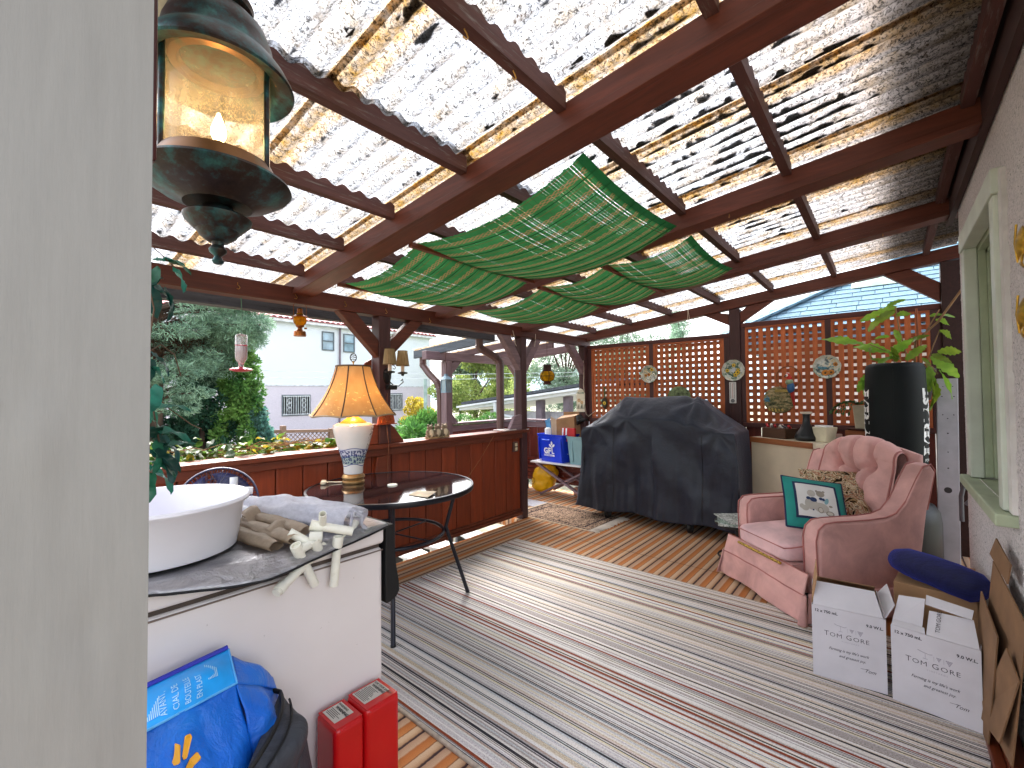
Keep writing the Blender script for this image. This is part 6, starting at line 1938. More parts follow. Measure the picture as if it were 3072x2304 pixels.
# ------------------------------------------------------------------ cabinets by the lattice
def cab(label, ang, cx, cy, w_, d_, h, shelf=False):
    t = thing('cabinet', label, 'cabinet', (cx, cy, 0), ang)
    MB().box((-w_ / 2, 0, 0.02), (w_ / 2, d_, h - 0.046)).build('carcass', plain('cream_laminate', '#c9b9a0', 0.45, var=0.03), t, bevel=0.003, world=False)
    MB().box((-w_ / 2 - 0.003, -0.012, h - 0.0455), (w_ / 2 + 0.003, -0.0005, h)).build('edge_strip', wood('oak_edge', '#9a5c34', 'x', 0.5), t, bevel=0.002, world=False)
    MB().box((-w_ / 2 - 0.003, 0, h - 0.0455), (w_ / 2 + (0.09 if shelf else 0.003), d_, h - 0.001)).build('worktop', plain('cream_top', '#cfc3ac', 0.4), t, bevel=0.002, world=False)
    MB().box((-w_ / 2 + 0.01, 0.02, 0), (w_ / 2 - 0.01, d_ - 0.02, 0.02)).build('plinth', M['black_plastic'], t, world=False)
    return t
ang = math.atan2(4.05 - 4.36, -0.444 + 0.93)
c1 = cab('cream cabinet with a wooden edge strip behind the armchair', ang, (-0.444 - 0.93) / 2, (4.05 + 4.36) / 2, 0.575, 0.26, 0.89, True)
c2_ = cab('narrow cream cabinet with a wooden edge strip beside the tall black bag', R(-10), -0.10, 4.50, 0.34, 0.30, 0.965)
def on_cab(t, x, y, z=0.0):
    return tuple(Matrix.Translation(t.location) @ t.rotation_euler.to_matrix().to_4x4() @ V((x, y, z)))
p = on_cab(c1, -0.11, 0.12, 0.890)
wbx = thing('wooden_planter', 'dark wooden box full of red and white odds and ends', 'box', p, ang)
MB().box((-0.115, -0.065, 0), (0.115, 0.075, 0.085)).build('box', wood('dark_box', '#4a2f1e', 'x', 0.6), wbx, bevel=0.003, world=False)
for k in range(9):
    x = -0.10 + 0.025 * k
    cc_ = ('#b5222a', '#dcd6cf', '#2c2a2c', '#b5222a', '#c9a890')[k % 5]
    MB().tube([(x, 0.01 * (k % 3) - 0.01, 0.09), (x + 0.05 * random.uniform(-1, 1), -0.03 + random.uniform(-0.02, 0.05), 0.105 + random.uniform(0, 0.012))], 0.010, 8).build('trinket', plain('trinket', cc_, 0.4), wbx, smooth=60, world=False)
p = on_cab(c1, 0.135, 0.13, 0.890)
vs_ = thing('vase', 'matt black bottle vase with a white lip on the cream cabinet', 'vase', p)
MB().lathe([(0, 0), (0.070, 0.0), (0.082, 0.012), (0.084, 0.030), (0.070, 0.062), (0.045, 0.095), (0.028, 0.135), (0.024, 0.19), (0.028, 0.215), (0.0, 0.215)], 48).build('body', plain('matt_black_vase', '#18191c', 0.35), vs_, smooth=50, world=False)
MB().lathe([(0.020, 0.213), (0.040, 0.214), (0.042, 0.228), (0.036, 0.229), (0.02, 0.220)], 40).build('lip', plain('cream_lip', '#ddd0bc', 0.4), vs_, smooth=50, world=False)
p = on_cab(c1, 0.255, 0.17, 0.890)
wpn = thing('white_pot', 'small square cream plastic pot with folded paper in it beside the black vase', 'pot', p, ang)
MB().hexa([(-0.045, -0.045, 0), (0.045, -0.045, 0), (0.045, 0.045, 0), (-0.045, 0.045, 0), (-0.06, -0.06, 0.115), (0.06, -0.06, 0.115), (0.06, 0.06, 0.115), (-0.06, 0.06, 0.115)]).build('pot', plain('cream_pot', '#cfc6ac', 0.5), wpn, bevel=0.006, world=False)
MB().box((-0.05, -0.04, 0.1155), (0.045, 0.03, 0.127)).build('paper', M['white'], wpn, world=False)
ti = thing('picture_tile', 'small painted tile with reeds leaning between the two cabinets', 'picture', (-0.335, 4.42, 0.86))
MB().box((-0.382, 4.41, 0.74), (-0.285, 4.425, 0.94)).build('frame', plain('pink_tile', '#c4a296', 0.5), ti, bevel=0.004)
MB().box((-0.362, 4.4065, 0.755), (-0.292, 4.4095, 0.915)).build('picture', plain('tile_face', '#b9aaa0', 0.4, var=0.1), ti)
q = MB()
for k in range(8): q.tube([(-0.335 + 0.004 * k, 4.4055, 0.76), (-0.355 + 0.009 * k, 4.4055, 0.885 + 0.01 * math.sin(k * 2))], 0.0025, 4)
q.build('painted_reed', plain('reed_brown', '#7a4a22', 0.6), ti)

for label, pts in (('looped white string hanging from the rafter end over the lattice', [(-1.62, 4.85, 2.20), (-1.62, 4.84, 2.02), (-1.66, 4.83, 1.965), (-1.63, 4.84, 1.985), (-1.60, 4.84, 2.07), (-1.62, 4.85, 2.20)]),
                   ('short white string dangling from the eave beam by the gate post', [(-2.88, 3.42, 1.93), (-2.875, 3.44, 1.86), (-2.875, 3.45, 1.80), (-2.875, 3.47, 1.775)]),
                   ('short white string dangling from the eave beam past the gate post', [(-2.88, 3.80, 1.93), (-2.875, 3.79, 1.86), (-2.875, 3.775, 1.79)])):
    t = thing('tied_string', label, 'string', pts[0])
    MB().tube(pts, 0.0028, 5).build('strand', plain('dirty_string', '#c8b8a6', 0.6), t, smooth=60)
# ------------------------------------------------------------------ pink armchair
CH_A = R(-42)
ac = thing('armchair', 'worn pink velvet swivel rocker armchair with a buttoned back', 'armchair', (-0.345, 3.455, 0), CH_A)
def velvet(name, c):
    g = NG(name)
    v = g.co()
    f = g.noise(v, 5, 5, 0.6, 0.4)
    cc = g.ramp(f, [(0.3, shade(c, 0.86)), (0.7, shade(c, 1.08))])
    f2 = g.noise(v, 2.2, 3)
    cc = g.mix(g.ramp(f2, [(0.5, 0.0), (0.75, 0.5)]), cc, '#d6a59c')
    g.base(cc)
    g.set(0.75, 0, 0.25)
    g.p.inputs['Sheen Weight'].default_value = 0.6
    g.p.inputs['Sheen Roughness'].default_value = 0.4
    g.p.inputs['Sheen Tint'].default_value = lin('#f0c8c0')
    g.bump(g.math('ADD', g.noise(v, 16, 4), g.math('MULTIPLY', g.noise(v, 300, 2), 0.3)), 0.18, 0.006)
    return g.m
M['velvet'] = velvet('pink_velvet', '#d0a09a')
M['velvet_seat'] = velvet('faded_pink_velvet', '#dcb6b8')
M['piping'] = plain('pink_piping', '#a96a64', 0.7)
# outer shells: arm and wing in one, with rounded edges
armp = [(-0.335, 0.13), (-0.345, 0.45), (-0.335, 0.515), (-0.30, 0.548), (-0.24, 0.556), (-0.02, 0.560), (0.09, 0.568), (0.155, 0.59), (0.215, 0.66), (0.27, 0.79), (0.305, 0.855), (0.355, 0.865), (0.385, 0.83), (0.36, 0.60), (0.335, 0.30), (0.32, 0.11)]
for sx in (-1, 1):
    q = MB()
    n = len(armp)
    rings = []
    for t, inset in ((0.0, 0.022), (0.012, 0.008), (0.035, 0.0), (0.075, 0.0), (0.10, 0.008), (0.115, 0.024)):
        ring = []
        cx_, cz_ = 0.02, 0.38
        for y, z in armp:
            dy, dz = y - cx_, z - cz_
            L = math.hypot(dy, dz)
            k = (L - inset) / L
            flare = 0.045 * max(0, (z - 0.45)) / 0.4
            ring.append((sx * (0.232 + t + flare), cx_ + dy * k, cz_ + dz * k))
        rings.append(ring)
    vv = [p for r in rings for p in r]
    ff = [(i * n + k, i * n + (k + 1) % n, (i + 1) * n + (k + 1) % n, (i + 1) * n + k) for i in range(len(rings) - 1) for k in range(n)]
    ff += [tuple(range(n - 1, -1, -1)), tuple((len(rings) - 1) * n + k for k in range(n))]
    q.add(vv, ff).build('arm', M['velvet'], ac, smooth=50, bevel=0.006, world=False)
    for t_ in (0.012, 0.106):
        pts = []
        for y, z in armp[0:14]:
            dy, dz = y - 0.02, z - 0.38; L = math.hypot(dy, dz); k = (L - 0.004) / L
            pts.append((sx * (0.232 + t_ + 0.045 * max(0, (z - 0.45)) / 0.4), 0.02 + dy * k, 0.38 + dz * k))
        MB().tube(pts, 0.0042, 6).build('piping', M['piping'], ac, smooth=60, world=False)
# back shell between the wings
q = MB()
def backshell(u, v):
    x = -0.30 + 0.60 * u
    z = 0.12 + (0.90 - 0.12) * v
    y = 0.30 + 0.09 * smooth(0.25, 0.9, z)
    return (x, y + 0.015 * math.sin(PI * u), z + 0.045 * math.sin(PI * u) * v ** 4)
q.grid(backshell, 20, 20).build('back_panel', M['velvet'], ac, smooth=80, world=False, solid=0.03)
# buttoned cushion of the back
BW, BZ0, BZ1 = 0.245, 0.40, 0.955
btn = [(0.0, 0.62), (-0.125, 0.735), (0.125, 0.735), (0.0, 0.82), (-0.125, 0.545), (0.125, 0.545)]
btn = [(-0.125, 0.80), (0.0, 0.755), (0.125, 0.80), (-0.065, 0.64), (0.075, 0.63), (-0.15, 0.55), (0.15, 0.545), (0.0, 0.50)]
def backcush(u, v):
    x = (u - 0.5) * 2 * BW * (1.0 + 0.10 * math.sin(PI * min(1, v * 1.05)))
    s = v
    # side profile: up the face, over the rolled top, down the rear
    if s < 0.72:
        t = s / 0.72
        z = BZ0 + (0.845 - BZ0) * t
        y = 0.145 + 0.125 * t
        n_ = V((0, -0.95, 0.3))
    else:
        t = (s - 0.72) / 0.28
        a = t * PI * 0.95
        z = 0.845 + 0.062 * math.sin(a)
        y = 0.27 + 0.052 * (1 - math.cos(a))
        n_ = V((0, -math.cos(a), math.sin(a)))
    puff = 0.055 * (1 - (abs(u - 0.5) * 2) ** 3.0)
    arch = 0.03 * (1 - ((u - 0.5) * 2) ** 2) * smooth(0.4, 0.9, s)
    h = puff
    for bx_, bz_ in btn:
        d2 = ((x - bx_) ** 2 + (z - bz_) ** 2)
        if s < 0.8:
            h -= 0.042 * math.exp(-d2 / 0.0012) + 0.026 * math.exp(-d2 / 0.006)
    # stitched creases radiating to the top between the buttons
    if s > 0.52:
        for bx_ in (-0.125, 0.0, 0.125):
            h -= 0.030 * math.exp(-((x - bx_) / 0.011) ** 2) * smooth(0.52, 0.66, s) * (1 - smooth(0.93, 1.0, s))
    # diagonal creases joining the buttons
    for (a_, b_) in ((0, 1), (1, 2), (0, 3), (1, 3), (1, 4), (2, 4), (3, 5), (3, 7), (4, 7), (4, 6)):
        ax, az = btn[a_]; bx_, bz_ = btn[b_]
        dx, dz = bx_ - ax, bz_ - az
        L2 = dx * dx + dz * dz
        tt_ = max(0, min(1, ((x - ax) * dx + (z - az) * dz) / L2))
        dd = (x - ax - dx * tt_) ** 2 + (z - az - dz * tt_) ** 2
        if s < 0.8: h -= 0.030 * math.exp(-dd / 0.00020)
    p = V((x, y, z + arch)) + n_ * h
    return p
MB().grid(backcush, 110, 120).build('back_cushion', M['velvet'], ac, smooth=80, world=False)
bt = MB().lathe([(0, 0), (0.010, 0.001), (0.008, 0.006), (0, 0.0075)], 14).mesh('button', M['velvet'], 40)
for bx_, bz_ in btn:
    v_ = (bz_ - BZ0) / (0.845 - BZ0) * 0.72
    u_ = 0.5 + bx_ / (2 * BW * (1 + 0.10 * math.sin(PI * min(1, v_ * 1.05))))
    p = backcush(u_, v_)
    put('button', bt, ac, loc=tuple(p + V((0, -0.002, 0))), rot=(R(75), 0, 0))
for sx in (0.02, 0.98):
    MB().tube([backcush(sx, t / 30) + V((0, -0.002, 0)) for t in range(31)], 0.0055, 6).build('piping', M['piping'], ac, smooth=60, world=False)
# seat cushion, tilted forward; front band and skirt with a corner pleat
def softbox(x0, x1, y0, y1, z0, z1, r, crown, n=22):
    q = MB()
    def f(a, c_): return math.copysign(abs(a) ** (1 / c_), a)
    def fn(u, v):
        th_, ph = 2 * PI * u, PI * (v - 0.5)
        cu, su, cv, sv = math.cos(th_), math.sin(th_), math.cos(ph), math.sin(ph)
        px = f(cu, 5) * f(cv, 4); py = f(su, 5) * f(cv, 4); pz = f(sv, 3.0)
        x = (x0 + x1) / 2 + (x1 - x0) / 2 * px
        y = (y0 + y1) / 2 + (y1 - y0) / 2 * py
        z = (z0 + z1) / 2 + (z1 - z0) / 2 * pz + (crown * (1 - px * px) * (1 - py * py) if pz > 0 else 0)
        z += 0.004 * mnoise.noise(V((x * 9, y * 9, 1)))
        return (x, y, z)
    return q.grid(fn, n * 4, n * 2)
sc_m = softbox(-0.228, 0.228, -0.435, 0.20, 0.292, 0.405, 0.03, 0.03)
sc_m.v = [V((p.x, p.y, p.z + 0.02 * (p.y + 0.1) * 0 - 0.03 * max(0, -(p.y + 0.2)))) for p in sc_m.v]
sc_m.build('seat_cushion', M['velvet_seat'], ac, smooth=80, world=False)
MB().tube([(-0.225, -0.10, 0.40), (-0.226, -0.40, 0.378), (-0.205, -0.432, 0.372), (0.205, -0.432, 0.372), (0.226, -0.40, 0.378), (0.225, -0.1, 0.40)], 0.004, 6).build('piping', M['piping'], ac, smooth=60, world=False)
MB().box((-0.23, -0.40, 0.12), (0.23, 0.28, 0.285)).build('base_frame', M['velvet'], ac, world=False)
q = MB()
def skirt(u, v):
    # runs round the front and both sides; v from the top band down to the floor
    x = -0.352 + 0.704 * u
    z = 0.285 - 0.262 * v
    y = -0.405 - 0.05 * v - 0.012 * math.sin(v * 3)
    pl_ = 0.0
    if v > 0.42:
        pl_ = 0.014 * math.sin(u * 11 + 0.6) * (v - 0.42) + 0.010 * mnoise.noise(V((u * 6, v * 3, 0.5)))
    z += 0.006 * math.sin(u * 5)
    return (x * (1 + 0.03 * v), y - pl_, z)
q.grid(skirt, 70, 30).build('front_skirt', M['velvet'], ac, smooth=80, world=False, solid=0.006)
MB().tube([V(skirt(t / 40, 0.43)) + V((0, -0.004, 0)) for t in range(41)], 0.0035, 6).build('piping', M['piping'], ac, smooth=60, world=False)
MB().tube([V(skirt(t / 40, 0.0)) + V((0, -0.003, 0)) for t in range(41)], 0.0035, 6).build('piping', M['piping'], ac, smooth=60, world=False)
for sx in (-1, 1):
    q = MB()
    def sk2(u, v):
        y = -0.405 + 0.72 * u; z = 0.17 - 0.148 * v
        return (sx * (0.35 + 0.02 * v + 0.012 * math.sin(u * 12) * v), y - 0.03 * v * (1 - u), z)
    q.grid(sk2, 40, 12).build('side_skirt', M['velvet'], ac, smooth=80, world=False, solid=0.006)
    # folded corner pleat
    q = MB()
    q.grid(lambda u, v: (sx * (0.352 + 0.014 * v + 0.02 * math.sin(PI * u)) , -0.44 - 0.022 * v + 0.045 * (u - 0.5) * (0.4 + v), 0.17 - 0.150 * v - 0.01 * math.sin(PI * u) * v), 14, 12)
    q.build('corner_pleat', M['velvet'], ac, smooth=80, world=False, solid=0.006)
MB().lathe([(0, 0), (0.17, 0.0), (0.18, 0.012), (0.03, 0.03), (0.03, 0.14), (0, 0.14)], 32).build('swivel_base', M['steel_black'], ac, smooth=40, world=False)
gold = MB().tube([(-0.20, -0.437, 0.278), (0.18, -0.437, 0.279)], 0.009, 8)
gold.build('gold_braid', plain('gold_braid', '#8f742e', 0.5, 0.3, var=0.5, vscale=90), ac, smooth=60, world=False)

# cushions
def pillow(q, w_, h_, th_, M4, nu=28):
    def side(sg):
        def fn(u, v):
            a, b_ = (u - 0.5) * 2, (v - 0.5) * 2
            pin = 1 - 0.07 * (1 - abs(a)) * 0 
            e = (max(0.0, 1 - abs(a) ** 2.6) * max(0.0, 1 - abs(b_) ** 2.6)) ** 0.55
            k = 1 - 0.05 * (1 - b_ * b_) * abs(a) ** 3
            k2 = 1 - 0.05 * (1 - a * a) * abs(b_) ** 3
            wr = 0.004 * mnoise.noise(V((a * 3, b_ * 3, sg * 2)))
            return (a * w_ / 2 * k, b_ * h_ / 2 * k2, sg * (th_ / 2 * e + wr * e))
        return fn
    q.mat(0).grid(side(1), nu, nu, M4)
    q.mat(1).grid(side(-1), nu, nu, M4)
    return side(1)
def chair_w(p): return WM[ac.name] @ V(p)
def chair_d(p): return (WM[ac.name].to_3x3() @ V(p)).normalized()
tap = thing('tapestry_cushion', 'floral tapestry cushion behind the teal one on the armchair', 'cushion', tuple(chair_w((-0.09, 0.03, 0.58))))
g = NG('floral_tapestry'); v_ = g.co(); f_ = g.noise(v_, 14, 2, 0.55, 2.2)
g.base(g.ramp(f_, [(0.36, '#1d1a18'), (0.42, '#a08058'), (0.47, '#e0ceb0'), (0.52, '#2a2a26'), (0.56, '#d0a080'), (0.61, '#8a5038'), (0.66, '#e4d4b8'), (0.72, '#33382c')])); g.set(0.9, 0, 0.1); g.bump(f_, 0.5, 0.004)
q = MB()
Mt = frame_m((-0.27, 3.55, 0.61), (0.24, 0.085, -0.0), (-0.03, 0.20, 0.27))
pillow(q, 0.36, 0.36, 0.12, Mt)
q.build('pad', [g.m, g.m], tap, smooth=80)
MB().tube([Mt @ V(p) for p in ((-0.18, -0.175, 0), (-0.165, 0, 0), (-0.18, 0.175, 0), (0, 0.165, 0), (0.18, 0.175, 0), (0.165, 0, 0), (0.18, -0.175, 0))], 0.007, 6).build('ruched_edge', g.m, tap, smooth=80)
tc_ = thing('teal_cushion', 'teal cushion with a navy framed panel of two stitched bears on the armchair', 'cushion', tuple(chair_w((-0.16, -0.12, 0.53))))
teal = plain('teal_cotton', '#1f7f78', 0.8, var=0.12, bump=0.2, bscale=40); navy = plain('navy_cotton', '#1f2a4a', 0.8)
q = MB()
Mc = frame_m((-0.357, 3.262, 0.592), (0.294, 0.119, -0.038), (0.10, 0.287, 0.229))
top = pillow(q, 0.335, 0.36, 0.10, Mc)
q.build('pad', [teal, navy], tc_, smooth=80)
MB().tube([Mc @ V(((u - 0.5) * 0.328, (v - 0.5) * 0.352, 0)) for u, v in ((0, 0), (0.02, 0.5), (0, 1), (0.5, 0.98), (1, 1), (0.98, 0.5), (1, 0))] , 0.006, 6).tube([Mc @ V(((u - 0.5) * 0.328, (v - 0.5) * 0.352, 0)) for u, v in ((0, 0), (0.5, 0.02), (1, 0))], 0.006, 6).build('navy_edge', navy, tc_, smooth=80)
def patch_on(q, u0, u1, v0, v1, lift, n=14):
    q.grid(lambda u, v: V(top(u0 + (u1 - u0) * u, v0 + (v1 - v0) * v)) + V((0, 0, lift)), n, n, Mc)
q = MB(); patch_on(q, 0.15, 0.85, 0.15, 0.85, 0.0012); q.build('navy_frame', navy, tc_, smooth=80)
q = MB(); patch_on(q, 0.19, 0.81, 0.19, 0.81, 0.0024); q.build('white_panel', plain('white_cotton', '#d9d6d4', 0.85, var=0.05), tc_, smooth=80)
def blob(q, cu, cv, ru, rv, lift, ang=0.0, n=18):
    pts = [top(cu, cv)]
    for k in range(n):
        a = 2 * PI * k / n
        du, dv = ru * math.cos(a), rv * math.sin(a)
        pts.append(top(cu + du * math.cos(ang) - dv * math.sin(ang), cv + du * math.sin(ang) + dv * math.cos(ang)))
    q.add([Mc @ (V(p) + V((0, 0, lift))) for p in pts], [(0, 1 + k, 1 + (k + 1) % n) for k in range(n)])
bg_ = plain('bear_grey', '#b3aca4', 0.9, var=0.06); bd_ = plain('bear_taupe', '#8f867c', 0.9); nv_ = plain('bow_navy', '#26385c', 0.8); sk_ = plain('soft_blue', '#7fa4ac', 0.8)
q = MB()
for (cu, cv, ru, rv) in ((0.42, 0.62, 0.065, 0.065), (0.40, 0.42, 0.10, 0.11), (0.30, 0.33, 0.055, 0.05), (0.55, 0.37, 0.12, 0.09), (0.25, 0.36, 0.035, 0.045)): blob(q, cu, cv, ru, rv, 0.0034)
q.build('stitched_bear', bg_, tc_)
q = MB()
for (cu, cv, ru, rv) in ((0.565, 0.63, 0.065, 0.060), (0.51, 0.675, 0.022, 0.022), (0.62, 0.68, 0.022, 0.022), (0.535, 0.325, 0.045, 0.055), (0.675, 0.285, 0.065, 0.045), (0.70, 0.42, 0.03, 0.02)): blob(q, cu, cv, ru, rv, 0.0040)
q.build('stitched_bear', bd_, tc_)
q = MB()
for (cu, cv, ru, rv) in ((0.535, 0.325, 0.030, 0.040), (0.675, 0.285, 0.047, 0.028)): blob(q, cu, cv, ru, rv, 0.0046)
q.build('bear_sole', plain('bear_sole', '#c2bbb0', 0.9), tc_)
q = MB()
for (cu, cv, ru, rv) in ((0.365, 0.52, 0.035, 0.030), (0.44, 0.50, 0.055, 0.045), (0.56, 0.535, 0.030, 0.028), (0.60, 0.525, 0.022, 0.026), (0.42, 0.31, 0.014, 0.014)): blob(q, cu, cv, ru, rv, 0.0050)
q.build('stitched_bow', nv_, tc_)
q = MB(); blob(q, 0.645, 0.50, 0.03, 0.06, 0.0046, -0.4); q.build('stitched_bow', sk_, tc_)

# ------------------------------------------------------------------ little black table with magazines at the left of the chair
st = thing('side_table', 'small round black side table half hidden behind the armchair', 'table', (-0.865, 3.60, 0))
MB().lathe([(0, 0.30), (0.155, 0.30), (0.162, 0.306), (0.162, 0.322), (0, 0.322)], 40, c=(0, 0, 0)).build('table_top', M['black_plastic'], st, smooth=40, world=False)
MB().lathe([(0, 0), (0.13, 0), (0.13, 0.015), (0.02, 0.03), (0.02, 0.30), (0, 0.30)], 32).build('pedestal', M['black_plastic'], st, smooth=40, world=False)
MB().tube([(0.14 * math.cos(2 * PI * k / 30), 0.14 * math.sin(2 * PI * k / 30), 0.07) for k in range(30)], 0.008, 6, closed=True).build('foot_ring', M['black_plastic'], st, smooth=60, world=False)
for k, (dx, dy, a_, cc_) in enumerate(((-0.03, -0.02, 0.3, '#c9cdc8'), (0.0, 0.0, -0.2, '#9fb0a4'), (-0.02, 0.02, 0.7, '#d6d8d4'))):
    mg = thing('magazine', ('bottom', 'middle', 'topmost')[k] + ' of three fanned magazines on the small black table', 'magazine', (-0.865 + dx, 3.58 + dy, 0.3225 + 0.008 * k), a_)
    g = NG('magazine_cover'); v_ = g.co(); f_ = g.noise(v_, 22, 3, 0.6, 1.0)
    g.base(g.ramp(f_, [(0.42, cc_), (0.5, '#4d5a52'), (0.6, cc_)])); g.set(0.35)
    MB().box((-0.10, -0.135, 0), (0.10, 0.135, 0.0075)).build('pages', g.m, mg, world=False)

# ------------------------------------------------------------------ freestanding punch bag
pb = thing('punching_bag', 'tall black freestanding punching bag with white side lettering', 'punching bag', (0.04, 4.30, 0))
blk = plain('bag_black_vinyl', '#0a1213', 0.55, 0, 0.2, var=0.15)
MB().lathe([(0, 0.005), (0.19, 0.0), (0.222, 0.03), (0.232, 0.12), (0.232, 0.36), (0.222, 0.43), (0.195, 0.475), (0.15, 0.492), (0.06, 0.50), (0, 0.50)], 64).build('water_base', M['black_plastic'], pb, smooth=50, world=False)
q = MB()
for k in range(3):
    a = 2 * PI * k / 3 - 1.4
    q.lathe([(0, 0), (0.03, 0), (0.03, 0.012), (0, 0.014)], 16, c=(0.09 * math.cos(a), 0.09 * math.sin(a), 0.495))
q.build('base_boss', M['black_plastic'], pb, smooth=40, world=False)
MB().tube([(0, 0, 0.49), (0, 0, 0.74)], 0.05, 20).build('neck', M['black_plastic'], pb, smooth=50, world=False)
br = lambda z: 0.168 + 0.010 * math.sin(PI * (z - 0.74) / 0.72)
prof = [(0, 0.735), (0.155, 0.735), (0.165, 0.742)] + [(br(0.75 + 0.70 * t / 12), 0.75 + 0.70 * t / 12) for t in range(13)] + [(0.160, 1.472), (0.14, 1.482), (0, 1.486)]
MB().lathe(prof, 72).build('padded_cylinder', blk, pb, smooth=50, world=False)
MB().lathe([(0.15, 0.728), (0.176, 0.730), (0.178, 0.745), (0.170, 0.752), (0.15, 0.75)], 64).build('base_collar', M['black_plastic'], pb, smooth=40, world=False)
MB().tube([(0.0 + 0.172 * math.sin(-0.05), -0.1685 - 0.009 * math.sin(PI * t / 10), 0.76 + 0.68 * t / 10) for t in range(11)], 0.0016, 5).build('seam', blk, pb, world=False)
dir_cam = math.atan2(-4.30, -0.04)
for s_, a_c in ((1, dir_cam + 1.25), (-1, dir_cam - 1.25)):
    v2, f2 = text_geo('EVERLAST', 0.115, align='CENTER', bold=0.006)
    q = MB()
    vv = []
    for x, y, z in v2:
        # right hand text climbs from the bottom, left hand text runs down from the top
        zz = 1.06 + x * (0.92 if s_ == 1 else -0.92)
        off = (y - 0.04)
        a = a_c - (off * 1.15 / 0.18) * (1 if s_ == 1 else -1)
        r = br(zz) + 0.0022
        vv.append((r * math.cos(a), r * math.sin(a), zz))
    q.add(vv, f2).build('lettering', plain('bag_white_print', '#e2e4e2', 0.5), pb, world=False)
v2, f2 = text_geo('POWERCORE', 0.028, bold=0.001)
q = MB(); q.add([((br(0.79) + 0.002) * math.cos(dir_cam + 1.06 + x / 0.175), (br(0.79) + 0.002) * math.sin(dir_cam + 1.06 + x / 0.175), 0.785 + y) for x, y, z in v2], f2)
q.build('small_lettering', plain('bag_grey_print', '#c4c8c6', 0.5), pb, world=False)

# white metal plank with holes leaning in the corner
pk = thing('metal_plank', 'long white metal plank with a round hole leaning in the right corner', 'plank', (0.31, 4.5, 0))
pm_ = plain('pale_grey_metal', '#aeadb2', 0.5, 0.1, 0.4, var=0.08)
def PKP(s, t): return V((0.243 + 0.115 * s + 0.037 * t, 4.36 + 0.24 * t - 0.0 * s, 0.03 + 1.335 * t))
q = MB()
a, b_, c_, d_ = PKP(0, 0), PKP(1, 0), PKP(1, 1), PKP(0, 1)
n_ = (b_ - a).cross(d_ - a).normalized() * -0.02
q.hexa([a, b_, c_, d_, a - n_, b_ - n_, c_ - n_, d_ - n_]).build('plank', pm_, pk, bevel=0.004)
hm = plain('hole_dark', '#3a3636', 0.8)
nn = (PKP(1, 0) - PKP(0, 0)).cross(PKP(0, 1) - PKP(0, 0)).normalized()
if nn.y > 0: nn = -nn
def disc(q, s, t, r):
    c_ = PKP(s, t) + nn * 0.0215
    u_ = V((1, 0, 0)); w_ = nn.cross(u_).normalized()
    q.add([c_] + [c_ + u_ * r * math.cos(2 * PI * k / 20) + w_ * r * math.sin(2 * PI * k / 20) for k in range(20)], [(0, 1 + k, 1 + (k + 1) % 20) for k in range(20)])
q = MB()
disc(q, 0.48, 0.40, 0.021)
for s, t, r in ((0.5, 0.515, 0.005), (0.5, 0.60, 0.004), (0.5, 0.70, 0.005), (0.5, 0.78, 0.004), (0.3, 0.955, 0.003), (0.45, 0.96, 0.003), (0.6, 0.96, 0.003), (0.75, 0.955, 0.003), (0.25, 0.90, 0.004), (0.8, 0.90, 0.004), (0.28, 0.80, 0.004), (0.78, 0.80, 0.004)): disc(q, s, t, r)
q.build('hole', hm, pk)
gh = thing('watering_hose', 'grey bent metal tube standing beside the white plank', 'tube', (0.36, 4.2, 0.0))
MB().tube([(0.345, 4.05, 0.44), (0.345, 4.05, 0.60), (0.36, 4.02, 0.70), (0.385, 3.98, 0.66), (0.385, 3.98, 0.60), (0.36, 3.99, 0.56)], 0.012, 10).build('pipe', plain('grey_tube', '#6b6c72', 0.4, 0.5), gh, smooth=60)

# ------------------------------------------------------------------ plants
def leaf_mesh(nm, L, W, mat_, wavy=0.0, droop=0.35, n=10, fold=0.15):
    q = MB()
    def fn(u, v):
        t = v
        wdt = W * (math.sin(PI * min(1.0, t * 0.93 + 0.05)) ** 0.75) * (1 + wavy * math.sin(t * 34))
        x = (u - 0.5) * 2 * wdt / 2
        return (x, L * t, -droop * L * t * t + fold * abs(x) + 0.006 * math.sin(t * 9 + u * 3))
    q.grid(fn, 4, n)
    return q.mesh(nm, mat_, 80)
def leaf_mat(nm, a, b_, tr=0.4):
    g = NG(nm)
    v = g.co()
    oi = g.n('ObjectInfo')
    f = g.noise(v, 12, 4)
    c = g.ramp(f, [(0.3, a), (0.7, b_)])
    hs = g.n('HueSaturation'); g.l(c, hs.inputs['Color'])
    k = g.math('MULTIPLY_ADD', oi.outputs['Random'], 0.7); k.node.inputs[2].default_value = 0.65
    g.l(k, hs.inputs['Value'])
    hh = g.math('MULTIPLY_ADD', oi.outputs['Random'], 0.05); hh.node.inputs[2].default_value = 0.475
    g.l(hh, hs.inputs['Hue'])
    g.base(hs.outputs[0]); g.set(0.4, 0, 0.4)
    tl = g.n('BsdfTranslucent'); g.l(hs.outputs[0], tl.inputs[0])
    ms = g.n('MixShader'); ms.inputs[0].default_value = tr; g.l(g.p.outputs[0], ms.inputs[1]); g.l(tl.outputs[0], ms.inputs[2]); g.l(ms.outputs[0], g.out.inputs['Surface'])
    return g.m
M['epi'] = leaf_mat('strap_leaf_green', '#6a9434', '#a0c046', 0.45)
M['epi_stem'] = plain('brown_stem', '#8a6a4a', 0.7)
pl_ = thing('potted_plant', 'big leafy strap leaved plant with wavy green stems above the punching bag', 'plant', (0.06, 4.62, 0.95))
MB().lathe([(0, 0), (0.10, 0.0), (0.125, 0.20), (0.135, 0.21), (0.135, 0.24), (0.12, 0.24), (0.115, 0.2), (0, 0.2)], 32, c=(0.09, 0.0, 0.26)).build('pot', plain('dark_pot', '#2a211c', 0.6), pl_, smooth=40, world=False)
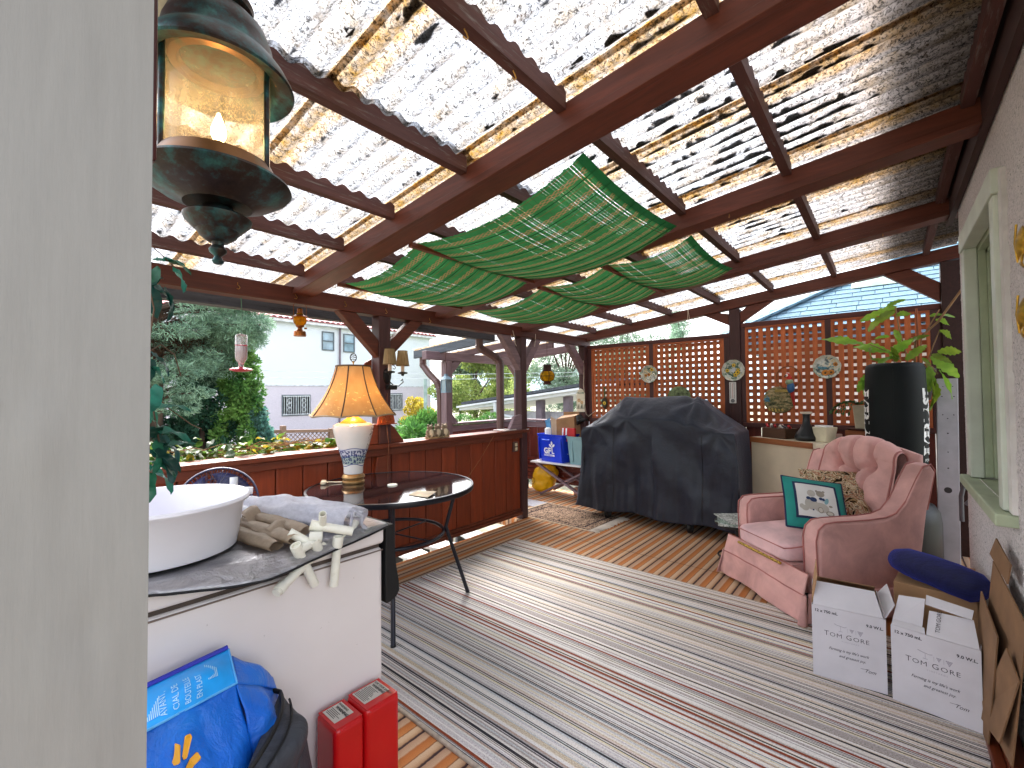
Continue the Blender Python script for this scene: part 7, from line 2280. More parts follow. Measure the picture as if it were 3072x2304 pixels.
MB().box((-0.12, -0.0, -0.95), (0.12, 0.15, 0.26)).build('pot_stand', M['black_plastic'], pl_, world=False)
epi = [leaf_mesh('leaf', 0.20, 0.076, M['epi'], 0.17, 0.35, 22), leaf_mesh('leaf', 0.15, 0.062, M['epi'], 0.18, 0.6, 18), leaf_mesh('leaf', 0.24, 0.070, M['epi'], 0.17, 0.15, 22)]
def put_leaf(me, par, base, tip_dir, roll=0.0, sc_=1.0, nm='leaf', world=True):
    d = V(tip_dir).normalized()
    up = V((0, 0, 1))
    x = d.cross(up)
    if x.length < 0.05: x = V((1, 0, 0))
    x.normalize(); z = x.cross(d)
    m_ = Matrix(((x.x, d.x, z.x, 0), (x.y, d.y, z.y, 0), (x.z, d.z, z.z, 0), (0, 0, 0, 1))) @ Matrix.Rotation(roll, 4, 'Y')
    b_ = (WM[par.name].inverted() @ V(base)) if world else V(base)
    o = put(nm, me, par, loc=tuple(b_), rot=m_.to_euler(), scale=(sc_, sc_, sc_))
    return o
def leaf_between(me, L, par, base, tip, roll=0.0, world=True):
    base, tip = V(base), V(tip)
    return put_leaf(me, par, base, tip - base, roll, (tip - base).length / L, world=world)
EP = [((0.02, 4.52, 1.58), (-0.18, 4.50, 1.68), 0, 0.3), ((-0.14, 4.50, 1.655), (-0.40, 4.48, 1.743), 2, 0.2), ((0.07, 4.55, 1.93), (-0.165, 4.50, 1.86), 2, 0.25), ((0.06, 4.55, 1.90), (-0.145, 4.5, 1.80), 0, 0.5),
      ((0.01, 4.55, 1.93), (0.095, 4.55, 2.02), 1, 0.6), ((0.28, 4.5, 1.80), (0.376, 4.45, 1.78), 1, 0.3), ((0.25, 4.5, 1.83), (0.36, 4.48, 1.865), 1, 0.7), ((0.297, 4.5, 1.718), (0.395, 4.45, 1.672), 1, 0.2),
      ((0.285, 4.5, 1.56), (0.425, 4.4, 1.575), 0, 0.9), ((0.25, 4.45, 1.53), (0.385, 4.40, 1.39), 0, 0.1), ((0.25, 4.4, 1.54), (0.33, 4.35, 1.50), 1, 0.1), ((0.286, 4.45, 1.43), (0.378, 4.40, 1.23), 2, -0.2),
      ((0.247, 4.4, 1.42), (0.27, 4.36, 1.14), 2, -0.1), ((0.235, 4.38, 1.45), (0.215, 4.33, 1.25), 0, 0.2), ((0.26, 4.42, 1.36), (0.30, 4.38, 1.16), 0, 0.1), ((0.11, 4.45, 1.51), (0.215, 4.45, 1.63), 0, 0.4), ((0.02, 4.45, 1.55), (0.14, 4.42, 1.68), 0, 0.5),
      ((0.05, 4.45, 1.50), (0.07, 4.42, 1.62), 1, 0.2), ((0.10, 4.45, 1.62), (0.19, 4.42, 1.72), 1, 0.8), ((0.0, 4.45, 1.49), (-0.07, 4.42, 1.56), 1, 0.3), ((-0.02, 4.45, 1.49), (-0.10, 4.40, 1.50), 1, 0.2), ((0.05, 4.5, 1.75), (0.09, 4.48, 1.66), 1, 0.5),
      ((-0.10, 4.52, 1.42), (-0.21, 4.50, 1.29), 0, 0.1), ((-0.13, 4.52, 1.40), (-0.18, 4.5, 1.22), 0, 0.3), ((-0.09, 4.5, 1.63), (-0.13, 4.48, 1.54), 1, 0.2), ((0.06, 4.55, 1.86), (0.16, 4.5, 1.90), 1, 0.9), ((0.02, 4.5, 1.70), (-0.06, 4.5, 1.72), 1, 0.4), ((0.2, 4.45, 1.52), (0.25, 4.42, 1.47), 1, 0.4),
      ((0.08, 4.42, 1.50), (0.05, 4.40, 1.60), 1, 0.1), ((-0.05, 4.4, 1.49), (0.03, 4.40, 1.57), 1, 0.3)]
for base, tip, k, roll in EP:
    leaf_between(epi[k], (0.20, 0.15, 0.24)[k], pl_, base, tip, random.choice((-1, 1)) * random.uniform(0.6, 1.25))
for pts, r in (([(0.13, 4.6, 1.2), (0.12, 4.56, 1.55), (0.08, 4.55, 1.75), (0.06, 4.55, 1.93)], 0.005), ([(0.15, 4.6, 1.2), (0.167, 4.5, 1.65), (0.29, 4.47, 1.78), (0.42, 4.35, 2.0), (0.455, 4.25, 2.16)], 0.0075), ([(0.14, 4.6, 1.2), (0.02, 4.52, 1.58), (-0.10, 4.5, 1.65)], 0.004),
               ([(0.16, 4.6, 1.2), (0.26, 4.48, 1.60), (0.30, 4.5, 1.72)], 0.004), ([(0.16, 4.6, 1.2), (0.2, 4.4, 1.50), (0.25, 4.4, 1.45), (0.28, 4.45, 1.40)], 0.004), ([(0.15, 4.6, 1.2), (0.2, 4.5, 1.66), (0.30, 4.47, 1.87)], 0.004)):
    MB().tube(pts, r, 7).build('stem', M['epi_stem'], pl_, smooth=70)
MB().tube([(0.185, 4.5, 1.2), (0.178, 4.48, 1.895)], 0.0065, 8).build('stake', plain('rust_stake', '#8a4a2a', 0.7), pl_)
hgp = thing('cactus_pot', 'square cream pot with a trailing dark green cactus on the narrow cabinet', 'potted plant', (-0.15, 4.56, 0.966))
MB().hexa([(-0.055, -0.06, 0.015), (0.085, -0.06, 0.015), (0.085, 0.07, 0.015), (-0.055, 0.07, 0.015), (-0.07, -0.075, 0.20), (0.10, -0.075, 0.20), (0.10, 0.085, 0.20), (-0.07, 0.085, 0.20)]).build('pot', plain('cream_weave_pot', '#c2b79c', 0.7, bump=0.6, bscale=60), hgp, bevel=0.005, world=False)
MB().lathe([(0, 0), (0.11, 0), (0.12, 0.014), (0, 0.014)], 28).build('saucer', plain('brown_saucer', '#4a2a20', 0.6), hgp, smooth=40, world=False)
M['cactus'] = leaf_mat('cactus_green', '#35532e', '#5f8046', 0.25)
cl = [leaf_mesh('leaf', 0.055, 0.022, M['cactus'], 0.06, 0.3, 6)]
for k in range(16):
    a = random.uniform(PI * 0.55, PI * 1.6) if k > 3 else random.uniform(0, 2 * PI)
    p = V((-0.03, -0.03, 0.205))
    d = V((math.cos(a), math.sin(a) * 0.6, 0.55))
    for j in range(6):
        if p.z < 0.10: break
        n_ = p + d.normalized() * 0.042
        leaf_between(cl[0], 0.055, hgp, p, n_ + V((0, 0, 0.004)), random.uniform(-1, 1), world=False)
        p = n_; d = d + V((0, 0, -0.42))

# ------------------------------------------------------------------ wine cartons, brown box, blue cushion, open box by the wall
wc = plain('white_carton', '#cfccd2', 0.6, var=0.03)
brn = plain('brown_carton', '#a8825e', 0.8, var=0.08, bump=0.1, bscale=50)
M['print'] = plain('carton_print', '#3a3740', 0.6)
M['print_pale'] = plain('carton_pale_print', '#9f9aa6', 0.6)
def carton(label, org, ang, w_, d_, h, txtscale):
    t = thing('wine_carton', label, 'carton', org, ang, group='white wine cartons beside the armchair')
    MB().box((0, 0.003, 0.001), (w_, d_, 0.004)).build('bottom', brn, t, world=False)
    MB().box((0, 0, 0.001), (w_, 0.003, h)).build('front', wc, t, world=False)
    MB().box((0, 0.0035, 0.001), (0.003, d_, h)).box((w_ - 0.003, 0.0035, 0.001), (w_, d_, h)).build('side', wc, t, world=False)
    MB().box((0.0035, d_ - 0.003, 0.001), (w_ - 0.0035, d_, h)).build('back', brn, t, world=False)
    FM_ = Matrix(((1, 0, 0, 0), (0, 0, -1, -0.0008), (0, 1, 0, 0), (0, 0, 0, 1)))
    def put_text(s, x, z, size, mat_, bold=0.0, al='LEFT', sx=1.0, nm='lettering', shear=0.0, space=1.0, rise=0.0):
        v2, f2 = text_geo(s, size, al, bold, shear, space)
        MB().add([(x + px * sx, z + py + rise * px, 0.0) for px, py, pz in v2], f2, FM_).build(nm, mat_, t, world=False)
    put_text('12 x 750 mL', 0.010, h - 0.026, 0.0165, M['print'], 0.0005)
    put_text('9.0 W.L.', w_ - 0.008, h - 0.048, 0.0165, M['print'], 0.0005, 'RIGHT')
    # small vineyard sketch: vine, cluster, grapes divided by two rules
    q = MB()
    zc, xc = h - 0.085, w_ * 0.53
    for (a, b_) in (((-0.045, 0.016), (-0.02, 0.012)), ((-0.045, 0.016), (-0.055, 0.02)), ((-0.033, 0.014), (-0.033, -0.008)), ((-0.02, 0.012), (-0.012, 0.015)), ((-0.04, -0.008), (-0.026, -0.008))):
        p0 = FM_ @ V((xc + a[0], zc + a[1], 0)); p1 = FM_ @ V((xc + b_[0], zc + b_[1], 0)); q.bar(p0, p1, 0.0012, 0.0012)
    for xx in (-0.008, 0.020):
        q.bar(FM_ @ V((xc + xx, zc - 0.008, 0)), FM_ @ V((xc + xx, zc + 0.010, 0)), 0.0008, 0.0008)
    for bx0, n_r in ((0.006, 3), (0.035, 4)):
        for r_ in range(n_r):
            for k in range(n_r - r_):
                q.ball(tuple(FM_ @ V((xc + bx0 + (k - (n_r - r_ - 1) / 2) * 0.0048, zc + 0.008 - r_ * 0.0052, 0.0))), (0.0024, 0.0005, 0.0024), 8, 4)
    q.build('printed_sketch', M['print_pale'], t, world=False)
    put_text('T', w_ * 0.17, h - 0.122, 0.030, M['print'], -0.0002); put_text('OM', w_ * 0.17 + 0.0195, h - 0.122, 0.0255, M['print'], -0.0002, sx=1.08, space=1.12)
    put_text('G', w_ * 0.17 + 0.077, h - 0.122, 0.030, M['print'], -0.0002); put_text('ORE', w_ * 0.17 + 0.102, h - 0.122, 0.0255, M['print'], -0.0002, sx=1.08, space=1.12)
    put_text('VINEYARDS', w_ * 0.53, h - 0.137, 0.0078, M['print_pale'], 0.0, 'CENTER', space=1.6)
    put_text("Farming is my life's work", w_ * 0.50, h - 0.180, 0.0160, M['print'], 0.0001, 'CENTER', sx=0.86, shear=0.35)
    put_text('and greatest joy.', w_ * 0.55, h - 0.204, 0.0160, M['print'], 0.0001, 'CENTER', sx=0.86, shear=0.35)
    put_text('Tom', w_ * 0.78, h - 0.240, 0.020, M['print'], 0.0001, 'CENTER', shear=0.45)
    MB().add([(w_ * 0.66, 0, h - 0.229), (w_ * 0.74, 0, h - 0.227), (w_ * 0.74, 0, h - 0.2282), (w_ * 0.66, 0, h - 0.2302)], [(0, 1, 2, 3)], Matrix.Translation((0, -0.0008, 0))).build('signature_stroke', M['print'], t, world=False)
    return t
def quadflap(t, nm, pts, mat_, th=0.003):
    p = [V(x) for x in pts]; n_ = (p[1] - p[0]).cross(p[3] - p[0]).normalized() * th
    return MB().hexa([*p, *[x + n_ for x in p]]).build(nm, mat_, t, world=False)
b1 = carton('white wine carton with its front flap folded back, left of the pair', (-0.284, 2.411, 0.013), math.atan2(0.026, 0.256), 0.257, 0.33, 0.310, 1)
quadflap(b1, 'front_flap', [(0.006, 0.001, 0.3105), (0.249, 0.001, 0.3105), (0.228, 0.075, 0.392), (0.012, 0.075, 0.392)], wc)
quadflap(b1, 'left_flap', [(0.0, 0.02, 0.3105), (0.0, 0.20, 0.3105), (0.018, 0.17, 0.462), (0.022, 0.03, 0.43)], brn)
quadflap(b1, 'right_flap', [(0.2575, 0.02, 0.3105), (0.2575, 0.31, 0.3105), (0.29, 0.29, 0.365), (0.29, 0.04, 0.365)], wc)
quadflap(b1, 'back_flap', [(0.01, 0.327, 0.3105), (0.247, 0.327, 0.3105), (0.24, 0.20, 0.372), (0.02, 0.20, 0.372)], brn)
b2 = carton('white wine carton with loose flaps standing up, nearest the house wall', (-0.013, 2.419, 0.013), math.atan2(-0.039, 0.253), 0.257, 0.33, 0.302, 1)
quadflap(b2, 'front_flap', [(0.108, 0.001, 0.3025), (0.254, 0.001, 0.3025), (0.236, 0.085, 0.378), (0.11, 0.085, 0.370)], wc)
quadflap(b2, 'front_corner_flap', [(0.003, 0.001, 0.3025), (0.105, 0.001, 0.3025), (0.10, 0.03, 0.315), (0.006, 0.03, 0.315)], wc)
quadflap(b2, 'left_flap', [(0.0, 0.03, 0.3025), (0.092, 0.035, 0.3035), (0.096, 0.11, 0.405), (0.012, 0.115, 0.392)], wc)
quadflap(b2, 'top_strip', [(0.097, 0.10, 0.3865), (0.232, 0.07, 0.3825), (0.236, 0.105, 0.408), (0.097, 0.14, 0.412)], wc)
v2, f2 = text_geo('TOM GORE', 0.019)
MF = frame_m((0.142, 0.012, 0.3185), (0.012, 0.72, 0.64), (-1, 0.05, 0.06))
MB().add([(x * 0.95, y - 0.004, 0.0008) for x, y, z in v2], f2, MF).build('flap_lettering', M['print'], b2, world=False)
bbx = thing('brown_carton', 'plain brown cardboard carton behind the white wine cartons', 'carton', (0.0, 2.88, 0.013), math.atan2(-0.034, 0.283))
MB().box((0, 0, 0), (0.285, 0.50, 0.335)).build('carton', brn, bbx, bevel=0.004, world=False)
MB().box((0.002, 0.235, 0.3352), (0.283, 0.265, 0.3358)).build('tape', plain('packing_tape', '#9a7448', 0.3), bbx, world=False)
nc = thing('blue_cushion', 'royal blue plush neck cushion lying on the brown carton', 'cushion', (0.18, 2.93, 0.35))
g = NG('royal_blue_plush'); v_ = g.co((3, 20, 20), rot=(0, 0, -0.7)); f_ = g.noise(v_, 3, 6, 0.7)
g.base(g.ramp(f_, [(0.3, '#05062c'), (0.7, '#0d1148')])); g.set(0.8); g.p.inputs['Sheen Weight'].default_value = 0.8; g.p.inputs['Sheen Tint'].default_value = lin('#3a48c0'); g.bump(f_, 0.6, 0.01)
q = MB()
q.tube([(0.008, 3.02, 0.425), (0.02, 3.00, 0.425), (0.06, 2.96, 0.43), (0.13, 2.91, 0.428), (0.21, 2.86, 0.42), (0.275, 2.82, 0.41), (0.295, 2.80, 0.405), (0.303, 2.79, 0.40)], [0.02, 0.05, 0.066, 0.07, 0.072, 0.068, 0.05, 0.02], 28)
q.tube([(0.02, 3.06, 0.395), (0.04, 3.03, 0.392), (0.09, 2.98, 0.39), (0.17, 2.93, 0.388), (0.25, 2.87, 0.385), (0.30, 2.84, 0.382), (0.305, 2.835, 0.38)], [0.015, 0.035, 0.045, 0.046, 0.045, 0.035, 0.012], 24)
q.v = [p + V((1, 0.6, 1)).normalized() * 0.004 * mnoise.noise(p * 30) for p in q.v]
q.build('pad', g.m, nc, smooth=80)
brn2 = plain('dark_brown_card', '#7c5c40', 0.85, var=0.1, bump=0.1, bscale=50)
opb = thing('open_carton', 'open brown cardboard carton leaning against the house wall', 'carton', (0.26, 2.3, 0.01))
def opn(nm, pts, mat_=brn2, th=0.004):
    p = [V(x) for x in pts]; n_ = (p[1] - p[0]).cross(p[3] - p[0]).normalized() * th
    return MB().hexa([*p, *[x + n_ for x in p]]).build(nm, mat_, opb)
opn('back_panel', [(0.255, 2.62, 0.016), (0.275, 2.10, 0.09), (0.300, 1.99, 0.58), (0.29, 2.44, 0.64)])
opn('side_panel', [(0.235, 2.62, 0.016), (0.245, 2.30, 0.016), (0.262, 2.17, 0.46), (0.262, 2.50, 0.50)])
opn('lower_flap', [(0.236, 2.45, 0.05), (0.252, 2.12, 0.14), (0.285, 2.02, 0.40), (0.272, 2.10, 0.46)])
opn('top_flap', [(0.283, 2.45, 0.662), (0.292, 2.20, 0.632), (0.300, 2.19, 0.70), (0.297, 2.42, 0.73)])
# golden metal leaves on the wall
M['gold_leaf'] = plain('gilded_metal', '#b08a34', 0.35, 0.75, 0.5, var=0.3, vscale=30)
for label, y, z in (('upper of two golden metal leaves on the stucco wall', 1.925, 1.705), ('lower of two golden metal leaves on the stucco wall', 1.935, 1.50)):
    t = thing('metal_leaf', label, 'wall ornament', (0.318, y, z), group='golden metal leaves on the wall')
    q = MB()
    def mlf(u, v):
        a = (u - 0.5) * 2; k = math.sin(PI * min(1, v * 0.92 + 0.06)) ** 0.7 * (1 + 0.12 * math.sin(v * 18))
        return (-0.012 - 0.014 * (1 - a * a) * math.sin(PI * v), a * 0.034 * k + 0.016 * (v - 0.5), 0.045 - 0.10 * v)
    q.grid(mlf, 10, 16).build('blade', M['gold_leaf'], t, smooth=80, world=False, solid=0.002)
    q = MB(); q.tube([(-0.022, 0.0, 0.055), (-0.026, 0.0, 0.0), (-0.02, 0.008, -0.055)], 0.003, 6).build('vein', M['gold_leaf'], t, smooth=70, world=False)
    q = MB(); q.grid(lambda u, v: (-0.010 - 0.01 * math.sin(PI * v), (u - 0.5) * 0.03 * math.sin(PI * (v * 0.9 + 0.05)) - 0.02, -0.03 - 0.05 * v), 6, 10).build('small_leaf', M['gold_leaf'], t, smooth=80, world=False, solid=0.002)
cdw = thing('floor_cable', 'brown cable trailing along the rug edge by the wall', 'cable', (0.25, 2.2, 0.02))
MB().tube([(0.25, 2.62, 0.02), (0.262, 2.44, 0.018), (0.262, 2.36, 0.018), (0.245, 2.24, 0.018), (0.225, 2.1, 0.018), (0.20, 1.9, 0.018)], 0.003, 6).build('flex', plain('brown_cable', '#3a2420', 0.5), cdw)
# ------------------------------------------------------------------ landing with its own little roof outside the gateway
ld_ = thing('side_landing', 'purple brown roofed side landing with railings beyond the gateway', 'landing', (-3.6, 4.2, 0))
def lp_(nm, a, b_, m='purple_z', bev=0.005): return MB().box(a, b_).build(nm, M[m], ld_, bevel=bev)
LX = -4.0
lp_('post', (LX - 0.07, 3.49, -0.85), (LX + 0.03, 3.585, 1.69)); lp_('post', (LX - 0.07, 4.84, -0.85), (LX + 0.03, 4.935, 1.69))
lp_('beam', (LX - 0.06, 3.2, 1.692), (LX + 0.02, 5.05, 1.79), 'purple')
MB().prism([(3.586, 1.52), (3.586, 1.65), (3.625, 1.69), (3.76, 1.69)], 'x', LX - 0.05, LX + 0.01).build('brace', M['purple'], ld_, bevel=0.004)
MB().prism([(4.838, 1.52), (4.838, 1.65), (4.80, 1.69), (4.66, 1.69)], 'x', LX - 0.05, LX + 0.01).build('brace', M['purple'], ld_, bevel=0.004)
lp_('top_rail', (LX - 0.08, 3.586, 0.925), (LX + 0.05, 4.84, 0.95), 'purple'); lp_('mid_rail', (LX - 0.03, 3.586, 0.845), (LX + 0.01, 4.84, 0.915), 'purple'); lp_('low_rail', (LX - 0.03, 3.586, 0.10), (LX + 0.01, 4.84, 0.17), 'purple')
lp_('top_rail', (LX + 0.05, 4.86, 0.915), (-2.976, 4.95, 0.94), 'purple_x'); lp_('mid_rail', (LX + 0.03, 4.885, 0.835), (-2.976, 4.925, 0.905), 'purple_x')
q = MB().prism([(3.586, 0.95), (3.70, 0.95), (3.586, 1.07)], 'x', LX - 0.045, LX + 0.005); q.build('stiffener', M['purple'], ld_, bevel=0.004)
bdl = MB().box((0, 0, 0), (0.13, 0.02, 0.70)).mesh('board', M['siding'])
for i in range(7): put('board', bdl, ld_, loc=(LX + 0.032 + 0.139 * i + 3.6, 4.895 - 4.2, 0.13))
slh = MB().box((0, 0, 0), (1.0, 0.012, 0.035)).mesh('slat', M['siding'])
for i in range(6): put('slat', slh, ld_, loc=(LX + 0.04 + 3.6, 4.86 - 4.2, 0.11 + 0.055 * i), scale=(0.98, 1, 1))
bdy = MB().box((0, 0, 0), (0.02, 0.13, 0.67)).mesh('board', M['siding'])
for i in range(9): put('board', bdy, ld_, loc=(LX - 0.02 + 3.6, 3.59 + 0.139 * i - 4.2, 0.172))
# sloping bargeboard, rafters and corrugated roof of the landing
def lr(x): return 1.80 + 0.075 * (x + 4.4)
for y, m_ in ((3.42, 'grey_wood_x'), (4.98, 'purple_x')):
    MB().hexa([(-4.48, y - 0.02, lr(-4.48) - 0.055), (-3.14, y - 0.02, lr(-3.14) - 0.055), (-3.14, y + 0.02, lr(-3.14) - 0.055), (-4.48, y + 0.02, lr(-4.48) - 0.055),
               (-4.48, y - 0.02, lr(-4.48) + 0.04), (-3.14, y - 0.02, lr(-3.14) + 0.04), (-3.14, y + 0.02, lr(-3.14) + 0.04), (-4.48, y + 0.02, lr(-4.48) + 0.04)]).build('bargeboard', M[m_], ld_, bevel=0.005)
for y in (3.95, 4.5):
    MB().hexa([(-4.4, y - 0.02, lr(-4.4) - 0.04), (-3.14, y - 0.02, lr(-3.14) - 0.04), (-3.14, y + 0.02, lr(-3.14) - 0.04), (-4.4, y + 0.02, lr(-4.4) - 0.04),
               (-4.4, y - 0.02, lr(-4.4) + 0.03), (-3.14, y - 0.02, lr(-3.14) + 0.03), (-3.14, y + 0.02, lr(-3.14) + 0.03), (-4.4, y + 0.02, lr(-4.4) + 0.03)]).build('rafter', M['purple_x'], ld_)
vv, ff = [], []
n = int(1.62 / PITCH * 8)
for j in range(5):
    x = -4.52 + 1.42 * j / 4
    for i in range(n + 1):
        y = 3.40 + 1.62 * i / n
        vv.append((x, y, lr(x) + 0.055 + wave(y)))
for j in range(4):
    for i in range(n):
        a = j * (n + 1) + i; ff.append((a, a + 1, a + n + 2, a + n + 1))
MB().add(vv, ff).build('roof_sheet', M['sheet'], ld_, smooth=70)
# downspouts
dsm = plain('brown_downspout', '#5a4240', 0.4, 0.2, 0.5, var=0.1)
def spout(label, pts, w_, group='brown downspouts'):
    t = thing('downspout', label, 'downspout', pts[0], group=group)
    q = MB()
    # rectangular pipe swept along a rounded path with crimped elbows
    fine = []
    P_ = [V(p) for p in pts]
    for i in range(len(P_) - 1):
        m_ = 14
        for k in range(m_): fine.append(P_[i].lerp(P_[i + 1], k / m_))
    fine.append(P_[-1])
    for _ in range(3):
        fine = [fine[0]] + [(fine[i - 1] + fine[i] * 2 + fine[i + 1]) / 4 for i in range(1, len(fine) - 1)] + [fine[-1]]
    rr = []
    for i, p in enumerate(fine):
        a = fine[max(i - 1, 0)]; b_ = fine[min(i + 1, len(fine) - 1)]; c_ = fine[max(i - 3, 0)]; d_ = fine[min(i + 3, len(fine) - 1)]
        bend = ((p - c_).normalized() - (d_ - p).normalized()).length if i > 2 and i < len(fine) - 3 else 0
        rr.append(w_ * (1 + (0.10 if bend > 0.12 and i % 2 else 0)))
    q.tube(fine, rr, 8)
    q.build('pipe', dsm, t, smooth=30)
    return t
s1 = spout('brown downspout with two elbows running from the gutter end down to the railing', [(-3.09, 3.15, 1.835), (-3.09, 3.15, 1.75), (-3.06, 3.36, 1.66), (-3.04, 3.40, 1.60), (-3.04, 3.40, 1.2), (-3.04, 3.40, 0.9205)], 0.040)
s2 = spout('crimped brown downspout at the low end of the landing roof', [(-4.42, 3.50, 1.76), (-4.42, 3.50, 1.66), (-4.30, 3.50, 1.55), (-4.16, 3.51, 1.44), (-4.12, 3.52, 1.34), (-4.11, 3.53, 0.3)], 0.042)
bl_ = thing('blue_lantern', 'pale blue tin candle lantern hanging at the landing roof', 'lantern', (-3.80, 3.335, 1.31))
tin = plain('blue_tin', '#6f8796', 0.5, 0.3, 0.4, var=0.15)
MB().box((-0.042, -0.042, 0), (0.042, 0.042, 0.012)).hexa([(-0.058, -0.058, 0.148), (0.058, -0.058, 0.148), (0.058, 0.058, 0.148), (-0.058, 0.058, 0.148), (-0.016, -0.016, 0.19), (0.016, -0.016, 0.19), (0.016, 0.016, 0.19), (-0.016, 0.016, 0.19)]).box((-0.016, -0.016, 0.19), (0.016, 0.016, 0.212)).build('frame', tin, bl_, world=False)
for sx in (-1, 1):
    for sy in (-1, 1):
        MB().box((sx * 0.038 - 0.004, sy * 0.038 - 0.004, 0.012), (sx * 0.038 + 0.004, sy * 0.038 + 0.004, 0.148)).build('corner_bar', tin, bl_, world=False)
MB().box((-0.036, -0.0375, 0.012), (0.036, -0.0365, 0.148)).box((-0.036, 0.0365, 0.012), (0.036, 0.0375, 0.148)).box((0.0365, -0.036, 0.012), (0.0375, 0.036, 0.148)).build('glass', glassy('blue_pane', '#c4dce4', 0.3, 0.05), bl_, world=False)
MB().tube([(0, 0, 0.012), (0, 0, 0.09)], 0.018, 12).build('candle', plain('candle_wax', '#dcdcd8', 0.5), bl_, smooth=50, world=False)
MB().tube([(0, 0, 0.212), (0.004, 0, 0.30), (-0.003, 0, 0.40), (0.004, 0, 0.47)], 0.003, 5).build('chain', M['rust'], bl_, world=False)
b3 = thing('second_lantern', 'second pale blue lantern hanging half hidden behind the gate post', 'lantern', (-3.62, 4.42, 1.36))
MB().box((-0.05, -0.05, 0), (0.05, 0.05, 0.012)).hexa([(-0.05, -0.05, 0.19), (0.05, -0.05, 0.19), (0.05, 0.05, 0.19), (-0.05, 0.05, 0.19), (-0.015, -0.015, 0.23), (0.015, -0.015, 0.23), (0.015, 0.015, 0.23), (-0.015, 0.015, 0.23)]).build('frame', tin, b3, world=False)
MB().box((-0.043, -0.043, 0.012), (0.043, 0.043, 0.19)).build('glass', glassy('blue_pane_two', '#a9cfd2', 0.45, 0.05), b3, world=False)
MB().tube([(0, 0, 0.23), (0, 0, 0.46)], 0.003, 5).build('chain', M['rust'], b3, world=False)
# lumber seen through the gap under the railing
lum = plain('pale_lumber', '#c9c9c9', 0.7, var=0.12, dirt='#8a8680', dscale=8)
for i, (y, x, a, label) in enumerate(((1.95, -3.25, 0.25, 'pale board sticking out under the railing, nearest the table leg'), (2.42, -3.3, -0.1, 'wide pale board under the railing between its neighbours'), (2.75, -3.22, 0.2, 'pale board under the railing behind the wide one'), (3.2, -3.25, -0.3, 'crumpled pale board by the foot of the gate post'))):
    t = thing('loose_board', label, 'board', (x, y, -0.10 - 0.02 * i), a)
    MB().box((-0.28, -0.10, 0), (0.30, 0.10, 0.03)).build('board', lum, t, bevel=0.003, world=False)
    MB().box((-0.25, -0.08, -0.75), (-0.2, 0.08, -0.001)).build('support', M['grey_wood'], t, world=False)

# ------------------------------------------------------------------ neighbour's white house
nb = thing('neighbour_house', 'white two storey stucco house with a red tiled roof beyond the garden', 'house', (-22, 12, GZ))
M['nb_up'] = stucco_mat('neighbour_white', '#e4eaf0', False); M['nb_lo'] = stucco_mat('neighbour_pinkish', '#d9d1dc', False)
NX = -22.0
MB().box((NX - 8, 2.0, 1.86), (NX, 18.0, 4.86)).build('wall', M['nb_up'], nb)
MB().box((NX - 8, 2.0, GZ - 0.1), (NX + 0.02, 18.0, 1.80)).build('wall', M['nb_lo'], nb, label='pinkish lower storey wall')
MB().box((NX - 8, 1.99, 1.80), (NX + 0.05, 18.01, 1.86)).build('belt_course', plain('belt_white', '#c9ccd2', 0.6), nb)
MB().box((NX - 8, 1.8, 4.86), (NX + 0.32, 18.25, 4.99)).build('eave_board', plain('eave_white', '#d6dadf', 0.6), nb)
rt = MB()
mr = plain('red_roof_tile', '#a8646a', 0.7, var=0.18)
rt.hexa([(NX + 0.38, 1.8, 4.99), (NX + 0.38, 18.3, 4.99), (NX - 8, 18.3, 4.99), (NX - 8, 1.8, 4.99), (NX + 0.38, 1.8, 5.02), (NX + 0.38, 18.3, 5.02), (NX - 4, 18.3, 6.3), (NX - 4, 1.8, 6.3)])
rt.build('roof', mr, nb)
tl_ = MB().grid(lambda u, v: (0.42 - 1.0 * v, -0.14 + 0.28 * u, 0.03 + 0.30 * v + 0.07 * math.sin(PI * u)), 6, 1).mesh('tile', mr, 60)
i = 0
y = 1.95
while y < 18.2:
    for r_ in range(2):
        put('tile', tl_, nb, loc=(r_ * -0.95, y - 12, 4.98 - GZ + r_ * 0.295))
    y += 0.285
